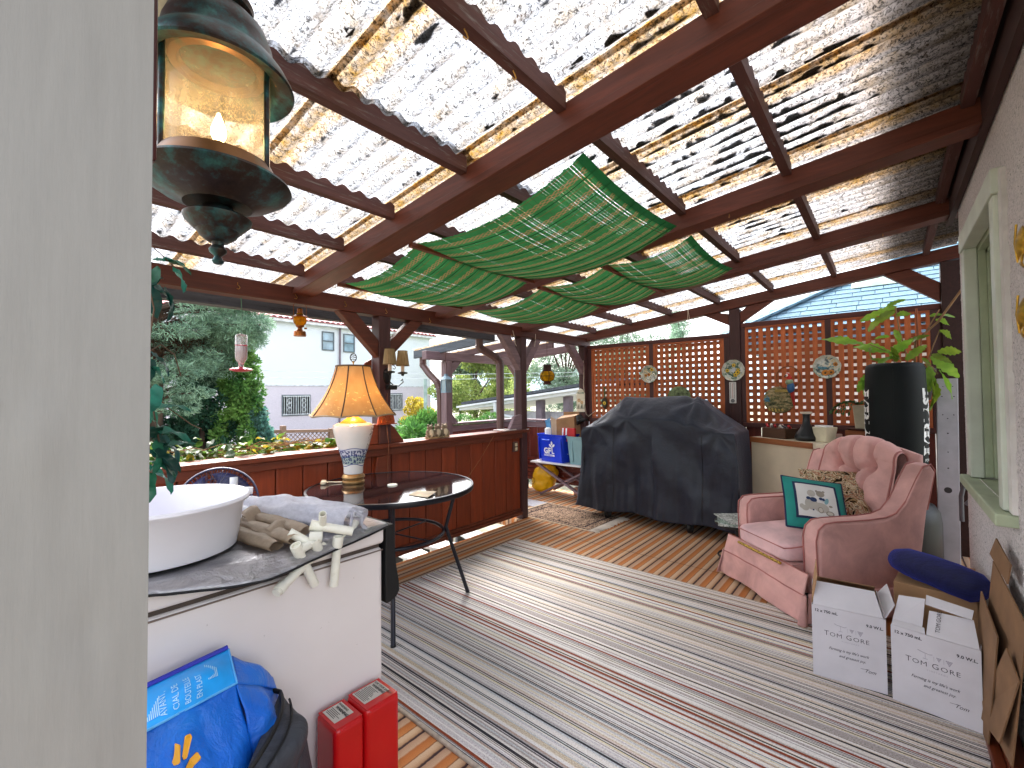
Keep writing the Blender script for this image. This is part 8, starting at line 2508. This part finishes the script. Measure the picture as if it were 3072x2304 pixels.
def nwin(y0, y1, z0, z1, bars=False, sash=True):
    f = MB()
    fw = 0.05
    f.box((NX, y0, z0), (NX + 0.06, y0 + fw, z1)).box((NX, y1 - fw, z0), (NX + 0.06, y1, z1)).box((NX, y0 + fw, z0), (NX + 0.06, y1 - fw, z0 + fw)).box((NX, y0 + fw, z1 - fw), (NX + 0.06, y1 - fw, z1))
    if sash: f.box((NX, y0 + fw, (z0 + z1) / 2 - 0.025), (NX + 0.06, y1 - fw, (z0 + z1) / 2 + 0.025))
    else: f.box((NX, (y0 + y1) / 2 - 0.03, z0 + fw), (NX + 0.06, (y0 + y1) / 2 + 0.03, z1 - fw))
    w_ = f.build('window', plain('grey_frame', '#5d666c', 0.5), nb)
    MB().box((NX + 0.005, y0 + fw, z0 + fw), (NX + 0.02, y1 - fw, z1 - fw)).build('pane', plain('sky_glass', '#7f97a6', 0.08, 0, 0.9, var=0.25, vscale=1.5), w_)
    if bars:
        b_ = MB()
        y = y0 + 0.1
        while y < y1 - 0.05:
            b_.box((NX + 0.065, y - 0.012, z0 + 0.05), (NX + 0.08, y + 0.012, z1 - 0.05)); y += 0.11
        for yc in ([(y0 + y1) / 2 - (y1 - y0) / 4, (y0 + y1) / 2 + (y1 - y0) / 4] if y1 - y0 > 1 else [(y0 + y1) / 2]):
            for s_ in range(3):
                zc = z0 + (z1 - z0) * (0.28 + 0.22 * s_)
                b_.tube([(NX + 0.085, yc + 0.10 * math.cos(2 * PI * k / 14), zc + 0.10 * math.sin(2 * PI * k / 14)) for k in range(14)], 0.015, 4, closed=True)
        b_.box((NX + 0.064, y0 + 0.04, z0 + 0.05), (NX + 0.082, y1 - 0.04, z0 + 0.09)).box((NX + 0.064, y0 + 0.04, z1 - 0.09), (NX + 0.082, y1 - 0.04, z1 - 0.05))
        b_.build('window_bars', plain('white_iron', '#c6cace', 0.5), w_)
nwin(10.96, 11.61, 3.65, 4.62); nwin(12.13, 12.78, 3.63, 4.61)
nwin(9.0, 10.37, 0.36, 1.38, True, False); nwin(14.8, 15.86, 0.42, 1.43, True, False)
MB().tube([(NX + 0.08, 11.92, 4.85), (NX + 0.08, 11.88, GZ)], 0.05, 8).build('downpipe', plain('downpipe_mauve', '#6f626c', 0.5), nb)

# utility pole, clothes lines
up_ = thing('metal_post', 'slim grey green metal post in front of the white house', 'post', (-9.0, 7.2, GZ))
MB().tube([(-9.0, 7.2, GZ), (-9.0, 7.2, 1.70)], 0.045, 10).build('tube', plain('galvanised', '#8fa39f', 0.5, 0.4), up_, smooth=50)
for z0_, z1_, nm_ in ((1.91, 1.842, 'upper'), (1.786, 1.702, 'lower')):
    cl_ = thing('clothes_line', nm_ + ' of two thin clothes lines stretched across the garden', 'clothes line', (-10, 4, z1_), group='clothes lines')
    MB().tube([(-10.0, 1.9, z0_ + 0.02), (-10, 4.0, z1_ - 0.01), (-9.6, 9.0, z1_ + 0.05), (-9.0, 20, z1_ + 0.5)], 0.006, 5).build('line', plain('white_line', '#c9cfd2', 0.5), cl_)
# brown lattice fence with posts, lattice trellis
fwd = wood('garden_fence_wood', '#7a6152', 'y', 0.8)
fen = thing('garden_fence', 'low brown lattice garden fence in front of the white house', 'fence', (-12, 6, GZ))
def diag_lattice(par, x, y0, y1, z0, z1, pitch, w_, mt):
    q = MB()
    for sgn in (1, -1):
        k = -int((z1 - z0) / pitch) - 1
        while y0 + k * pitch < y1 + (z1 - z0):
            a = y0 + k * pitch
            # line y = a + (z - z0) (sgn) clipped to the panel
            pts = []
            for t in (0.0, 1.0):
                pass
            if sgn == 1:
                ya, yb_ = a, a + (z1 - z0)
            else:
                ya, yb_ = a + (z1 - z0), a
            za, zc = z0, z1
            def clip(ya, za, yb_, zc):
                dy, dz = yb_ - ya, zc - za
                t0, t1 = 0.0, 1.0
                for p_, q_ in ((-dy, ya - y0), (dy, y1 - ya)):
                    if abs(p_) < 1e-9: continue
                    r_ = q_ / p_
                    if p_ < 0: t0 = max(t0, r_)
                    else: t1 = min(t1, r_)
                return t0, t1
            t0, t1 = clip(ya, za, yb_, zc)
            if t0 < t1 - 0.02:
                q.bar((x + 0.006 * sgn, ya + (yb_ - ya) * t0, za + (zc - za) * t0), (x + 0.006 * sgn, ya + (yb_ - ya) * t1, za + (zc - za) * t1), 0.010, w_, up=(1, 0, 0))
            k += 1
    return q.build('lattice_strips', mt, par, kind='stuff')
for y0, y1, zt0, zt1 in ((4.52, 4.90, 0.45, 0.43), (5.0, 6.2, 0.42, 0.36), (6.3, 8.6, 0.3, 0.25)):
    diag_lattice(fen, -12, y0, y1, -0.45, min(zt0, zt1) - 0.05, 0.115, 0.035, fwd)
    MB().hexa([(-12.05, y0, zt0 - 0.08), (-11.95, y0, zt0 - 0.08), (-11.95, y1, zt1 - 0.08), (-12.05, y1, zt1 - 0.08), (-12.05, y0, zt0), (-11.95, y0, zt0), (-11.95, y1, zt1), (-12.05, y1, zt1)]).build('rail', fwd, fen)
for y, z in ((4.95, 0.53), (6.25, 0.38), (8.6, 0.3)):
    MB().box((-12.06, y - 0.06, GZ), (-11.94, y + 0.06, z)).build('post', fwd, fen)
trl = thing('trellis_panel', 'narrow leaning lattice trellis at the edge of the cedars', 'trellis', (-9, 3.3, GZ))
diag_lattice(trl, -9, 3.19, 3.39, 0.20, 1.04, 0.075, 0.02, fwd)
MB().box((-9.03, 3.39, GZ), (-8.97, 3.43, 1.06)).build('post', fwd, trl)
fl2 = thing('white_fence', 'dark fence with a white lattice top behind the cedars', 'fence', (-9.4, 2.3, GZ))
diag_lattice(fl2, -9.4, 1.6, 2.75, 0.68, 0.90, 0.075, 0.022, plain('white_lattice', '#c4cacc', 0.6))
MB().box((-9.43, 1.6, GZ), (-9.39, 2.75, 0.68)).build('panel', plain('dark_fence', '#241f22', 0.8), fl2)
MB().box((-9.43, 1.6, 0.90), (-9.37, 2.75, 0.94)).build('rail', plain('white_rail', '#b4b8ba', 0.6), fl2)
# second neighbour house glimpsed far left behind the pine
MB().box((-30, -6, GZ), (-24, 1.9, 4.2)).build('wall', M['nb_up'], nb)

# ------------------------------------------------------------------ low garage roof beyond the gateway
ga = thing('garage', 'low garage with white fascia boards and a dark shingled roof', 'garage', (-7.4, 9.3, GZ))
wf_ = plain('garage_white', '#c9cdd4', 0.5, var=0.04)
def gz(x): return 0.96 + (1.43 - 0.96) * (x + 9.67) / (9.67 - 5.50)
def gslab(nm, x0, x1, y0, y1, dz0, dz1, mt, par=ga):
    return MB().hexa([(x0, y0, gz(x0) + dz0), (x1, y0, gz(x1) + dz0), (x1, y1, gz(x1) + dz0), (x0, y1, gz(x0) + dz0), (x0, y0, gz(x0) + dz1), (x1, y0, gz(x1) + dz1), (x1, y1, gz(x1) + dz1), (x0, y1, gz(x0) + dz1)]).build(nm, mt, par)
gslab('fascia', -9.67, -4.6, 9.0, 9.04, -0.13, -0.02, wf_); gslab('gutter', -9.7, -4.6, 8.9, 8.999, -0.05, 0.0, wf_); gslab('soffit', -9.6, -4.6, 9.041, 12.0, -0.14, -0.10, wf_)
gslab('roof', -9.55, -4.6, 8.95, 12.0, 0.03, 0.10, plain('dark_shingle', '#3c4046', 0.9, var=0.3, vscale=20))
MB().box((-9.0, 9.6, GZ), (-4.6, 9.7, 0.82)).build('wall', plain('garage_grey', '#a7a7b2', 0.7), ga)
for x in (-6.9, -6.05):
    MB().box((x - 0.09, 9.2, GZ), (x + 0.09, 9.38, gz(x) - 0.14)).build('post', plain('garage_post', '#5f5560', 0.7), ga)
MB().tube([(-8.2, 8.95, gz(-8.2) - 0.06), (-8.2, 8.95, 0.85), (-8.05, 9.05, 0.72), (-7.7, 9.2, 0.66)], 0.05, 8).build('downpipe', wf_, ga, smooth=50)

# ------------------------------------------------------------------ blue shingled neighbour roof above the lattice
rf = thing('shingled_house', 'house with a pale blue grey shingled hip roof behind the lattice screen', 'house', (0, 8, GZ))
sh_m = NG('blue_grey_shingle')
v_ = sh_m.co(); oi = sh_m.n('ObjectInfo')
c_ = sh_m.ramp(sh_m.noise(v_, 18, 6, 0.75), [(0.3, '#4a6474'), (0.7, '#637e8e')])
hs_ = sh_m.n('HueSaturation'); k_ = sh_m.math('MULTIPLY_ADD', oi.outputs['Random'], 0.28); k_.node.inputs[2].default_value = 0.86
sh_m.l(k_, hs_.inputs['Value']); sh_m.l(c_, hs_.inputs['Color']); sh_m.base(hs_.outputs[0]); sh_m.set(0.85, 0, 0.3); sh_m.bump(sh_m.noise(v_, 120, 4), 0.4, 0.01)
RY0, RZ0, RS = 6.2, 2.0, 0.60          # eave line and pitch of the slope that faces us
def rz_(y): return RZ0 + RS * (y - RY0)
def hipx(y): return -1.66 + (y - RY0) * 1.0
q = MB().hexa([(-1.66, RY0, RZ0 - 0.12), (4.0, RY0, RZ0 - 0.12), (4.0, 10, RZ0 - 0.12), (-1.66, 10, RZ0 - 0.12), (-1.66, RY0, RZ0 - 0.03), (4.0, RY0, RZ0 - 0.03), (4.0, 8.6, rz_(8.6) - 0.03), (hipx(8.6), 8.6, rz_(8.6) - 0.03)])
q.build('roof_deck', plain('roof_deck', '#5f7480', 0.9), rf)
MB().box((-1.2, RY0 + 0.4, GZ), (4.0, 10, RZ0 - 0.121)).build('wall', plain('lattice_house_wall', '#dcdcd8', 0.8), rf)
shm = [MB().hexa([(0, -0.006, -0.012), (w_ - 0.006, -0.006, -0.012), (w_ - 0.006, 0.20, -0.004), (0, 0.20, -0.004), (0, -0.006, 0.018), (w_ - 0.006, -0.006, 0.018), (w_ - 0.006, 0.20, 0.008), (0, 0.20, 0.008)]).mesh('shingle', sh_m.m) for w_ in (0.22, 0.30, 0.26)]
ws = (0.22, 0.30, 0.26)
al = math.atan(RS)
course = 0.145
nrow = 0
s = 0.0
while nrow < 20:
    y = RY0 + s * math.cos(al)
    x = hipx(y) + 0.05 + random.uniform(-0.08, 0.0)
    while x < 0.95:
        k = random.randrange(3)
        put('shingle', shm[k], rf, loc=(x, y - 8, rz_(y) - GZ + random.uniform(0, 0.003)), rot=(al - 0.012, 0, 0))
        x += ws[k]
    s += course * 1.0 + random.uniform(-0.004, 0.004)
    nrow += 1
hipm = MB().hexa([(-0.10, 0, -0.02), (0.10, 0, -0.02), (0.10, 0.26, -0.01), (-0.10, 0.26, -0.01), (-0.10, 0, 0.012), (0.10, 0, 0.012), (0.10, 0.26, 0.012), (-0.10, 0.26, 0.012)]).mesh('hip_tile', sh_m.m)
d_ = V((1.0, 1.0, RS)); L_ = d_.length; dn = d_.normalized()
for i in range(15):
    p = V((hipx(RY0), RY0, RZ0 + 0.02)) + dn * (0.23 * i)
    xv = V((1, -1, 0)).normalized(); zv = xv.cross(dn)
    m_ = Matrix(((xv.x, dn.x, zv.x, 0), (xv.y, dn.y, zv.y, 0), (xv.z, dn.z, zv.z, 0), (0, 0, 0, 1)))
    put('hip_tile', hipm, rf, loc=tuple(p - V((0, 8, GZ))), rot=m_.to_euler())
skl = MB()
yk = 7.15
skl.add([(-0.33, yk, rz_(yk) + 0.03), (0.28, yk, rz_(yk) + 0.03), (0.28, yk + 0.42, rz_(yk + 0.42) + 0.03), (-0.33, yk + 0.42, rz_(yk + 0.42) + 0.03), (-0.25, yk + 0.06, rz_(yk + 0.06) + 0.10), (0.20, yk + 0.06, rz_(yk + 0.06) + 0.10), (0.20, yk + 0.36, rz_(yk + 0.36) + 0.10), (-0.25, yk + 0.36, rz_(yk + 0.36) + 0.10)],
        [(0, 1, 5, 4), (1, 2, 6, 5), (2, 3, 7, 6), (3, 0, 4, 7), (4, 5, 6, 7)])
skl.build('skylight', plain('milky_skylight', '#9fb5a8', 0.2, 0, 0.6), rf, bevel=0.02)

# ------------------------------------------------------------------ trees, shrubs, creepers
def foliage_mat(nm, a, b_, tr=0.35):
    g = NG(nm)
    geo = g.n('NewGeometry')
    v = g.co()
    f = g.noise(v, 3.0, 3)
    c = g.ramp(f, [(0.3, a), (0.7, b_)])
    rnd = geo.outputs['Random Per Island']
    hs = g.n('HueSaturation'); g.l(c, hs.inputs['Color'])
    k = g.math('MULTIPLY_ADD', rnd, 0.9); k.node.inputs[2].default_value = 0.55
    g.l(k, hs.inputs['Value'])
    g.base(hs.outputs[0]); g.set(0.6, 0, 0.25)
    tl = g.n('BsdfTranslucent'); g.l(hs.outputs[0], tl.inputs[0])
    ms = g.n('MixShader'); ms.inputs[0].default_value = tr; g.l(g.p.outputs[0], ms.inputs[1]); g.l(tl.outputs[0], ms.inputs[2]); g.l(ms.outputs[0], g.out.inputs['Surface'])
    return g.m
F_PINE = foliage_mat('blue_pine_needles', '#5a7a66', '#9ab89c'); F_PINE_D = foliage_mat('brown_pine_needles', '#4a3630', '#6e5240')
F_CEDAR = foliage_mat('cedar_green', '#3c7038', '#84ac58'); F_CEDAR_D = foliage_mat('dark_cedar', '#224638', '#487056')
F_LIGHT = foliage_mat('light_green', '#6f8a4a', '#a9b46a'); F_YEL = foliage_mat('yellow_autumn', '#a89838', '#c9b84a'); F_GREEN = foliage_mat('fresh_green', '#2f6430', '#639044'); F_GREY = foliage_mat('grey_green', '#66806e', '#93a890')
bark = plain('bark', '#4a3c34', 0.9, var=0.3, bump=0.5, bscale=30)
def canopy(par, nm, clumps, n, size, mt, aspect=0.5, outward=None, droop=0.0):
    cs = np.array([c for c, r in clumps]); rs = np.array([r if isinstance(r, (tuple, list)) else (r, r, r) for c, r in clumps])
    wgt = rs.prod(1) ** 0.7; wgt /= wgt.sum()
    idx = rng.choice(len(clumps), n, p=wgt)
    d = rng.normal(size=(n, 3)); d /= np.linalg.norm(d, axis=1)[:, None]
    rad = rng.uniform(0.25, 1.0, size=(n, 1)) ** 0.45
    p = cs[idx] + d * rad * rs[idx]
    dirs = d * (outward if outward else 0.8)
    v_, q_ = leaf_cloud(p, size, aspect, droop, dirs)
    inv_ = np.array(WM[par.name].inverted())
    v_ = v_ @ inv_[:3, :3].T + inv_[:3, 3]
    me = numpy_mesh(nm, v_, q_, mt)
    return put(nm, me, par)
def trunk(par, p0, p1, r0, r1, limbs=()):
    q = MB().tube([p0, V(p0).lerp(V(p1), 0.5) + V((0.03, 0.02, 0)), p1], [r0, (r0 + r1) / 2, r1], 10)
    for a, b_, r in limbs: q.tube([a, V(a).lerp(V(b_), 0.5) + V((0, 0, 0.08)), b_], [r, r * 0.7, r * 0.35], 6)
    q.build('trunk', bark, par, smooth=60)
# blue-green pine on the left
pi_ = thing('pine_tree', 'tall blue green pine with brown inner twigs at the left of the garden', 'tree', (-8.6, 1.6, GZ))
cl1 = []
for i in range(95):
    z = random.uniform(1.15, 3.4); y = random.uniform(0.5, 3.0) if z > 1.9 else random.uniform(0.5, 2.35)
    if z < 2.3 and y > 2.55: y -= 0.5
    cl1.append(((-8.4 + random.uniform(-0.7, 0.6), y, z), (random.uniform(0.2, 0.34), random.uniform(0.2, 0.34), random.uniform(0.10, 0.22))))
for i in range(34):
    cl1.append(((-8.2 + random.uniform(-0.4, 0.4), random.uniform(2.2, 2.95), random.uniform(2.15, 2.95)), (0.26, 0.24, 0.15)))
for i in range(14):
    cl1.append(((-8.5, random.uniform(1.9, 2.6), random.uniform(1.5, 2.2)), (0.26, 0.26, 0.17)))
limbs = [((-8.6, 1.6, c[0][2] - 0.2), (c[0][0], c[0][1], c[0][2]), 0.03) for c in cl1[::2]]
trunk(pi_, (-8.6, 1.6, GZ), (-8.6, 1.65, 4.2), 0.16, 0.05, limbs)
canopy(pi_, 'crown', cl1, 66000, 0.085, F_PINE, 0.14, 0.9)
canopy(pi_, 'inner_twigs', [((-8.55, 1.7 + 0.3 * math.sin(i), 2.45 - 0.13 * i), (0.30, 0.42, 0.16)) for i in range(6)] + [((-8.5, 2.0 + 0.12 * i, 2.2 - 0.06 * i), (0.2, 0.3, 0.14)) for i in range(4)], 6500, 0.10, F_PINE_D, 0.12, 1.0)
def cedar(label, x, y, r, z0, z1, mt, n, size=0.075):
    t = thing('cedar_column', label, 'tree', (x, y, GZ), group='columnar cedars along the garden edge')
    trunk(t, (x, y, GZ), (x, y, z1 - 0.4), 0.07, 0.02)
    cls = []
    m_ = 30
    for i in range(m_ * 3):
        f_ = random.random()
        z = z0 + (z1 - z0) * f_
        rr = (r * (1 - f_ ** 2.2) * 0.85 + 0.05) * random.random() ** 0.35
        a = random.uniform(0, 2 * PI)
        cls.append(((x + rr * math.cos(a), y + rr * math.sin(a), z), (0.15, 0.15, 0.2)))
    canopy(t, 'crown', cls, n, size, mt, 0.45, 1.0)
    return t
cedar('bright green columnar cedar beside the white house', -8.6, 2.83, 0.44, -0.5, 2.45, F_CEDAR, 27000)
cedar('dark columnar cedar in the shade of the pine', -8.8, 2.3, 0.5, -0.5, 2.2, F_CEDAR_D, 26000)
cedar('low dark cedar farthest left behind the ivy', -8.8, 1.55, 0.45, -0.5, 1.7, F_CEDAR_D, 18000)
lb = thing('broadleaf_shrub', 'teal leaved shrub climbing the trellis by the cedar', 'shrub', (-8.4, 3.1, GZ))
canopy(lb, 'leaves', [((-8.4, 3.1 + 0.08 * math.sin(i), 0.2 + 0.16 * i), (0.16, 0.18, 0.16)) for i in range(6)], 1800, 0.075, foliage_mat('teal_leaf', '#3a6f66', '#7fa89c'), 0.7)
# light trees and shrubs beyond the landing
def tree(nm, label, x, y, z0, z1, spread, mt, n, size, nc=22, cat='tree', gap=0.35, asp=0.55, group=None):
    t = thing(nm, label, cat, (x, y, GZ), group=group)
    cls = []
    for i in range(nc):
        a = random.uniform(0, 2 * PI); f_ = random.random() ** 0.7
        zc = z0 + (z1 - z0) * random.random()
        k = math.sin(PI * min(1, max(0.1, (zc - z0) / (z1 - z0) * 0.85 + 0.12)))
        cls.append(((x + spread * f_ * k * math.cos(a), y + spread * f_ * k * math.sin(a), zc), tuple(spread * gap * random.uniform(0.6, 1.2) for _ in range(3))))
    trunk(t, (x, y, GZ), (x, y, z0 + (z1 - z0) * 0.6), 0.05 * spread + 0.03, 0.02, [((x, y, z0 + 0.2 * (z1 - z0)), c[0], 0.02 * spread + 0.008) for c in cls[::3]])
    canopy(t, 'crown', cls, n, size, mt, asp)
    return t
tree('leafy_tree', 'loose pale yellow green tree behind the landing', -17.0, 17.0, 0.2, 4.2, 2.3, F_LIGHT, 16000, 0.17)
tree('leafy_tree', 'pale green tree to the left of the globe lantern', -19.0, 21.5, 0.5, 5.0, 2.6, F_LIGHT, 15000, 0.19)
tree('autumn_shrub', 'yellow leaved shrub at the corner of the white house', -13.5, 10.6, -0.4, 1.3, 0.75, F_YEL, 4500, 0.10, 14, 'shrub')
tree('leafy_tree', 'dark blue green tree beside the far corner of the white house', -21.0, 19.6, 1.2, 4.8, 1.3, F_GREY, 9000, 0.16)
tree('willow', 'tall grey green weeping tree behind the garage', -12.5, 19.0, 0.8, 6.0, 2.4, F_GREY, 26000, 0.20, 30, 'tree', 0.34, 0.16)
tree('willow', 'taller grey green tree rising behind the left lattice panel', -8.5, 17.5, 0.5, 5.2, 2.0, F_GREY, 20000, 0.20, 26, 'tree', 0.36, 0.16)
tree('conifer_tip', 'sparse conifer top poking above the left lattice panel', -9.0, 26.0, 2.5, 6.4, 1.6, F_PINE, 7000, 0.2, 20, 'tree', 0.3, 0.14)
tree('bare_shrub', 'thin twiggy shrub with pale leaves below the globe lantern', -10.5, 13.0, -0.2, 1.9, 1.0, F_LIGHT, 2600, 0.08, 16, 'shrub')
def spiky(label, x, y, z0, z1, r, mt, n, size):
    t = thing('grassy_shrub', label, 'shrub', (x, y, GZ), group='grassy shrubs below the railing')
    MB().tube([(x, y, GZ), (x, y, z0 + 0.1)], 0.03, 6).build('stem', bark, t)
    canopy(t, 'leaves', [((x + random.uniform(-r, r) * 0.6, y + random.uniform(-r, r) * 0.6, random.uniform(z0, z1 - 0.1)), (r * 0.5, r * 0.5, (z1 - z0) * 0.3)) for _ in range(9)], n, size, mt, 0.2, 1.3)
spiky('spiky fresh green shrub behind the frogs', -5.2, 3.85, 0.0, 0.78, 0.42, F_GREEN, 3600, 0.14)
spiky('dense bright green shrub under the landing railing', -6.0, 4.75, 0.0, 1.02, 0.62, F_GREEN, 9000, 0.10)
spiky('low green bush beyond the garage post', -8.2, 8.3, 0.0, 0.75, 0.6, F_GREEN, 5000, 0.10)
# distant wooded hill
hl_ = MB()
def hill(u, v):
    x = -160 + 240 * u; y = 90 + 60 * v
    return (x, y, GZ - 2 + (13 + 9 * mnoise.noise(V((x * 0.012, 2.1, 0))) + 1.5 * mnoise.noise(V((x * 0.08, y * 0.08, 0)))) * v ** 0.7)
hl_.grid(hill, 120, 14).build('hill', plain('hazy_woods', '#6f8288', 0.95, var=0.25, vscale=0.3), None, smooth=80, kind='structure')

# creeper along the outside of the railing
ivy = thing('climbing_creeper', 'green and yellow leaved creeper lying along the outside of the railing cap', 'creeper', (-3.12, 1.0, 0.9))
M['ivy_g'] = leaf_mat('creeper_green', '#3f5822', '#6d8430', 0.4); M['ivy_y'] = leaf_mat('creeper_yellow', '#857722', '#a3922c', 0.45); M['ivy_d'] = leaf_mat('creeper_dark', '#253c16', '#425a22', 0.35)
iv = {k: leaf_mesh('leaf', 0.078, 0.052, M[k], 0.0, 0.4, 5) for k in ('ivy_g', 'ivy_y', 'ivy_d')}
for i in range(150):
    t = random.random() ** 1.15
    y = 0.45 + 1.25 * t
    zt = 1.035 - 0.03 * t if random.random() < 0.45 else 0.985
    p = V((random.uniform(-3.22, -3.03), y, random.uniform(0.91, zt if t < 0.7 else 0.95)))
    k = 'ivy_y' if (t > 0.55 and random.random() < 0.6) or random.random() < 0.08 else random.choice(('ivy_g', 'ivy_g', 'ivy_d'))
    d = V((random.uniform(0.1, 1), random.uniform(-1, 1), random.uniform(-0.3, 0.9)))
    put_leaf(iv[k], ivy, p, d, random.uniform(-0.8, 0.8), random.uniform(0.6, 1.15))
for j in range(7):
    pts = []
    y = 0.3 + 0.12 * j
    for s_ in range(9):
        pts.append((random.uniform(-3.18, -3.04), y, random.uniform(0.92, 0.99))); y += 0.13
    MB().tube(pts, 0.003, 5).build('stem', M['epi_stem'], ivy, smooth=60)
canopy(ivy, 'dense_leaves', [((-3.35, 0.25 + 0.12 * i, 0.84), (0.16, 0.12, 0.09)) for i in range(12)], 1500, 0.07, foliage_mat('creeper_mass', '#3a5420', '#6f8a34'), 0.65)
ivy.children[-1]['kind'] = 'stuff'
# artificial teal vine trailing down beside the column
vn = thing('trailing_vine', 'artificial teal green vine trailing down beside the grey column', 'vine', (-1.5, 0.27, 1.6))
M['teal_leaf'] = leaf_mat('silk_leaf_teal', '#1f5a4a', '#3a8a6c', 0.3); M['teal_leaf_d'] = leaf_mat('silk_leaf_dark', '#12352f', '#24564a', 0.25)
tv = [leaf_mesh('leaf', 0.062, 0.034, M['teal_leaf'], 0.0, 0.5, 6), leaf_mesh('leaf', 0.062, 0.034, M['teal_leaf_d'], 0.0, 0.6, 6)]
MB().tube([(-1.5, 0.262, 1.75), (-1.5, 0.268, 1.6), (-1.5, 0.285, 1.52), (-1.51, 0.27, 1.38), (-1.5, 0.285, 1.25), (-1.5, 0.30, 1.15), (-1.5, 0.275, 1.05)], 0.0022, 5).tube([(-1.5, 0.27, 1.40), (-1.5, 0.30, 1.425), (-1.5, 0.33, 1.40), (-1.5, 0.345, 1.34)], 0.0015, 5).tube([(-1.5, 0.28, 1.30), (-1.5, 0.32, 1.25), (-1.5, 0.37, 1.205), (-1.5, 0.395, 1.19)], 0.0014, 5).tube([(-1.5, 0.265, 1.70), (-1.5, 0.305, 1.665), (-1.5, 0.33, 1.64)], 0.0014, 5).build('stem', plain('vine_stem', '#5a4638', 0.7), vn, smooth=60)
for (y, z, dy, dz, k, s_) in ((0.285, 1.655, 0.6, 0.3, 0, 1.0), (0.305, 1.66, 1.0, 0.0, 0, 1.0), (0.325, 1.64, 0.5, -0.5, 0, 1.0), (0.29, 1.63, -0.4, -0.6, 0, 1.1), (0.30, 1.60, -0.8, -0.2, 1, 1.0), (0.275, 1.585, 0.2, -1, 1, 1.2), (0.305, 1.58, 0.6, -0.8, 1, 1.3), (0.28, 1.585, 0.9, -0.4, 1, 1.1),
                         (0.275, 1.40, 0.8, -0.4, 1, 1.0), (0.27, 1.37, 0.9, -0.5, 0, 0.9), (0.27, 1.385, 0.2, -0.8, 1, 0.9), (0.285, 1.315, 0.1, -1, 0, 1.0), (0.27, 1.27, 0.3, -1, 0, 1.0), (0.285, 1.255, 0.8, 0.3, 0, 1.1), (0.28, 1.245, 0.5, -0.7, 0, 1.1), (0.275, 1.20, 0.7, -0.6, 1, 1.2),
                         (0.29, 1.195, 1, 0, 0, 1.2), (0.30, 1.175, 0.9, -0.5, 1, 1.2), (0.285, 1.165, 0.4, -1, 0, 1.2), (0.275, 1.14, 0.8, -0.2, 1, 1.2), (0.30, 1.13, 0.6, -0.8, 1, 1.2), (0.275, 1.11, 0.9, -0.1, 0, 1.2), (0.28, 1.095, 0.9, -0.5, 0, 1.3), (0.27, 1.085, 0.4, -1, 0, 1.2), (0.305, 1.145, 0.7, 0.5, 0, 1.1), (0.27, 1.16, 0.2, 0.8, 1, 1.1)):
    put_leaf(tv[k], vn, (-1.5 + random.uniform(-0.02, 0.02), y, z), (random.uniform(0.2, 0.6), dy, dz), random.uniform(-0.5, 0.5), s_)
